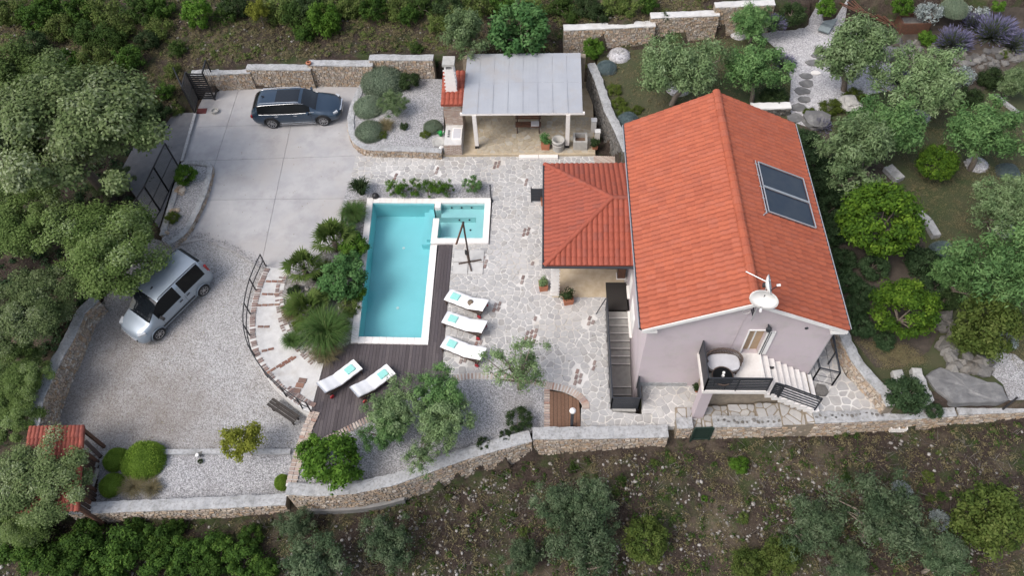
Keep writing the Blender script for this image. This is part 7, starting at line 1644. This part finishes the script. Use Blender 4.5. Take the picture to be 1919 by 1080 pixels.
def bed_rocks(n, pts, rmin, rmax, lab, grp, mat, seed, z):
    rr = random.Random(seed)
    for k in range(n):
        px, py, s = pts[rr.randrange(len(pts))]; c = P(px+rr.uniform(-s, s), py+rr.uniform(-s, s)*.8, z); r = rr.uniform(rmin, rmax); o = MB().rock((c.x, c.y, z+r*.2), r, seed*100+k, .7, 1).build('rock', mat); tag(o, lab, 'rock', grp)
bed_rocks(70, [(545, 552, 12), (570, 548, 12), (590, 560, 16), (640, 585, 14), (648, 605, 10), (560, 640, 16), (580, 660, 14), (600, 672, 8), (640, 440, 8), (650, 420, 8)], .06, .17, 'pale stone in the planting bed left of the pool', 'stones in the bed beside the pool', rockmat, 6, .02)
bed_rocks(14, [(340, 360, 10), (322, 440, 10), (345, 345, 8), (330, 395, 6)], .1, .2, 'brown rock in the planter by the mesh fence', 'rocks in the planter', rubble, 7, .26)

# ---------------------------------------------------------------- ground cover: stones, weeds and dry grass nobody could count
def scatter(n, poly_px, seed, dens=None):
    rr = np.random.default_rng(seed); out = []
    X0_, X1_ = min(p[0] for p in poly_px), max(p[0] for p in poly_px); Y0_, Y1_ = min(p[1] for p in poly_px), max(p[1] for p in poly_px)
    while len(out) < n:
        px, py = rr.uniform(X0_, X1_), rr.uniform(Y0_, Y1_)
        if inside((px, py), poly_px) and (dens is None or rr.random() < dens(px, py)): out.append((px, py))
    return out
FIELD = [(-30, 990), (140, 985), (560, 970), (760, 940), (1000, 862), (1250, 845), (1530, 818), (1950, 795), (1960, 1100), (-40, 1100)]
HILL = [(-30, -20), (1340, -20), (1340, 20), (1225, 24), (1215, 38), (1056, 44), (1040, 100), (820, 95), (700, 98), (584, 108), (470, 116), (350, 128), (330, 215), (280, 225), (200, 150), (-30, 130)]
def clumpy(s, f): return lambda x, y: max(.05, .5+.5*sin(x*s+2*sin(y*s*1.7))*sin(y*s*1.3+1.5*sin(x*s*.8)))**f
def pts_world(px_list):
    """many photo pixels to ground points at once"""
    A = np.array(px_list, float); D = np.outer(A[:, 0]-959.5, np.array(AX))+np.outer(540-A[:, 1], np.array(AY))-np.array(AZ)*F_PX
    z = np.zeros(len(A))
    for _ in range(10):
        t = (z-CAM_H)/D[:, 2]; X, Y = D[:, 0]*t, D[:, 1]*t; z = z+(zg_np(X, Y)-z)*.6
    return np.stack([X, Y, zg_np(X, Y)], 1)
bm0 = bmesh.new(); bmesh.ops.create_icosphere(bm0, subdivisions=1, radius=1); ICO_V = np.array([v.co[:] for v in bm0.verts]); ICO_F = np.array([[v.index for v in f.verts] for f in bm0.faces]); bm0.free()
def pebbles(name, pts, rmin, rmax, mat, seed, pw=2.5):
    rr = np.random.default_rng(seed); n = len(pts); r = rmin+(rmax-rmin)*rr.random(n)**pw; sc_ = np.stack([.8+.5*rr.random(n), .7+.5*rr.random(n), .45+.35*rr.random(n)], 1)*r[:, None]
    V = ICO_V[None]*sc_[:, None, :]*(1+.18*rr.normal(size=(n, len(ICO_V), 1))); an = rr.random(n)*6.28; c, s = np.cos(an)[:, None], np.sin(an)[:, None]
    V = np.stack([V[..., 0]*c-V[..., 1]*s, V[..., 0]*s+V[..., 1]*c, V[..., 2]], -1)+pts[:, None, :]+np.array([0, 0, 1])*(r*.2)[:, None, None]
    F = (ICO_F[None]+(np.arange(n)*len(ICO_V))[:, None, None]).reshape(-1, 3); me = np_mesh(name, V.reshape(-1, 3), F); o = link(name, me, mat, None, 'stuff'); return o
o = pebbles('field_stones', pts_world(scatter(4200, FIELD, 1, clumpy(.011, 2.0))), .015, .085, rockmat, 2, 4); o['label'] = 'scattered pale stones over the dark stony field'
o = pebbles('hillside_stones', pts_world(scatter(1500, HILL, 3, clumpy(.013, 1.5))), .02, .10, rockmat, 4, 3); o['label'] = 'scattered pale stones over the hillside'
def weed_mass(name, pts, r, per, l, w_, mt, seed, label):
    rr = np.random.default_rng(seed); o = link(name, leaf_cloud(rr, pts+np.array([0, 0, r*.3]), r*(.5+rr.random(len(pts))), per, l, w_, name, .5, .6, .1), MATS[mt], None, 'stuff', label); return o
weed_mass('field_weeds', pts_world(scatter(620, FIELD, 5, clumpy(.02, 1.2))), .22, 34, .09, .04, 'weed_leaf', 6, 'low green weeds between the field stones')
weed_mass('field_litter', pts_world(scatter(1500, FIELD, 7)), .25, 26, .10, .025, 'dry_grass', 8, 'dry brown grass and litter over the field')
weed_mass('field_twigs', pts_world(scatter(520, FIELD, 19)), .35, 5, .55, .018, 'twig', 20, 'dead grey twigs over the field')
weed_mass('hillside_weeds', pts_world(scatter(650, HILL, 9, clumpy(.017, 1.3))), .28, 40, .11, .04, 'scrub_leaf', 10, 'low green weeds on the hillside')
weed_mass('hillside_grass', pts_world(scatter(4200, HILL, 11)), .26, 34, .13, .02, 'dry_grass', 12, 'dry tufted grass over the hillside')
LAWNP = [(1110, 125), (1200, 62), (1390, 45), (1480, 150), (1480, 200), (1345, 170), (1180, 225)]
LAWN2 = [(1690, 200), (1840, 190), (1919, 220), (1919, 700), (1860, 640), (1780, 520), (1690, 330)]
weed_mass('lawn_grass', pts_world(scatter(700, LAWNP, 13)+scatter(1200, LAWN2, 14)+scatter(300, [(1600, 640), (1700, 650), (1740, 680), (1660, 690)], 15)), .3, 34, .07, .012, 'dry_grass', 16, 'short dry grass of the lawns')
WOODS = [(-30, 100), (100, 120), (330, 215), (330, 300), (270, 430), (210, 560), (120, 640), (70, 760), (-40, 900)]
weed_mass('undergrowth', pts_world(scatter(420, WOODS, 17)), .35, 50, .14, .07, 'ivy_leaf', 18, 'dark undergrowth beneath the trees on the left')
# loose gravel spilling over the edge of the concrete
eg = []
for (xa, ya), (xb, yb_) in zip([(330, 449), (380, 447), (440, 470), (480, 496)], [(380, 447), (440, 470), (480, 496), (500, 505)]):
    for _ in range(230): f = random.random(); eg.append((xa+(xb-xa)*f+random.gauss(0, 3), ya+(yb_-ya)*f-abs(random.gauss(0, 7))))
E3 = np.array([list(P(x, y, .004)) for x, y in eg]); o = pebbles('spilled_gravel', E3, .012, .035, mk('lot_pebble', None, None, 8, .9, isl=[(.17, .16, .155), (.29, .28, .28), (.43, .42, .42)]), 21, 2); o['label'] = 'loose gravel spilled over the concrete edge'
# a service cable, air vent and pipe on the lilac end wall
MB().tube([(7.2, YF-.012, 5.9), (7.05, YF-.012, 5.2), (6.98, YF-.012, 3.2), (6.95, YF-.012, .2)], .012, 5).build('wall_cable', plaster, house)
MB().lathe([(.0, .03), (.06, .03), (.07, 0)], (9.4, YF, 4.75), 10, Matrix.Rotation(pi/2, 3, 'X')).build('air_vent', darkmetal, house)
MB().box(((X0+BX0)/2, YF-.012, .3), (BX0-X0-.02, .024, .3)).build('wall_base', coping, house)
LIT = scatter(50, [(430, 180), (640, 240), (640, 400), (480, 480), (400, 420)], 31)+scatter(120, [(680, 295), (1100, 295), (1010, 330), (1015, 500), (1130, 580), (1130, 760), (860, 690), (860, 500), (930, 380)], 32)+scatter(300, [(330, 460), (480, 510), (500, 720), (540, 830), (180, 830), (120, 720), (230, 640)], 33)
LP_ = np.array([list(P(x, y, 0)) for x, y in LIT]); LP_[:, 2] = [(.03 if p[0] > -10 else zlot(p[0], p[1])+.015 if p[1] < 22.4 else .01) for p in LP_]
o = link('fallen_leaves', leaf_cloud(np.random.default_rng(34), LP_, .02, 1, .065, .035, 'fallen_leaves', .1, 3.0), MATS['dry_grass'], None, 'stuff', 'scattered fallen leaves on the drive, lot and terrace')
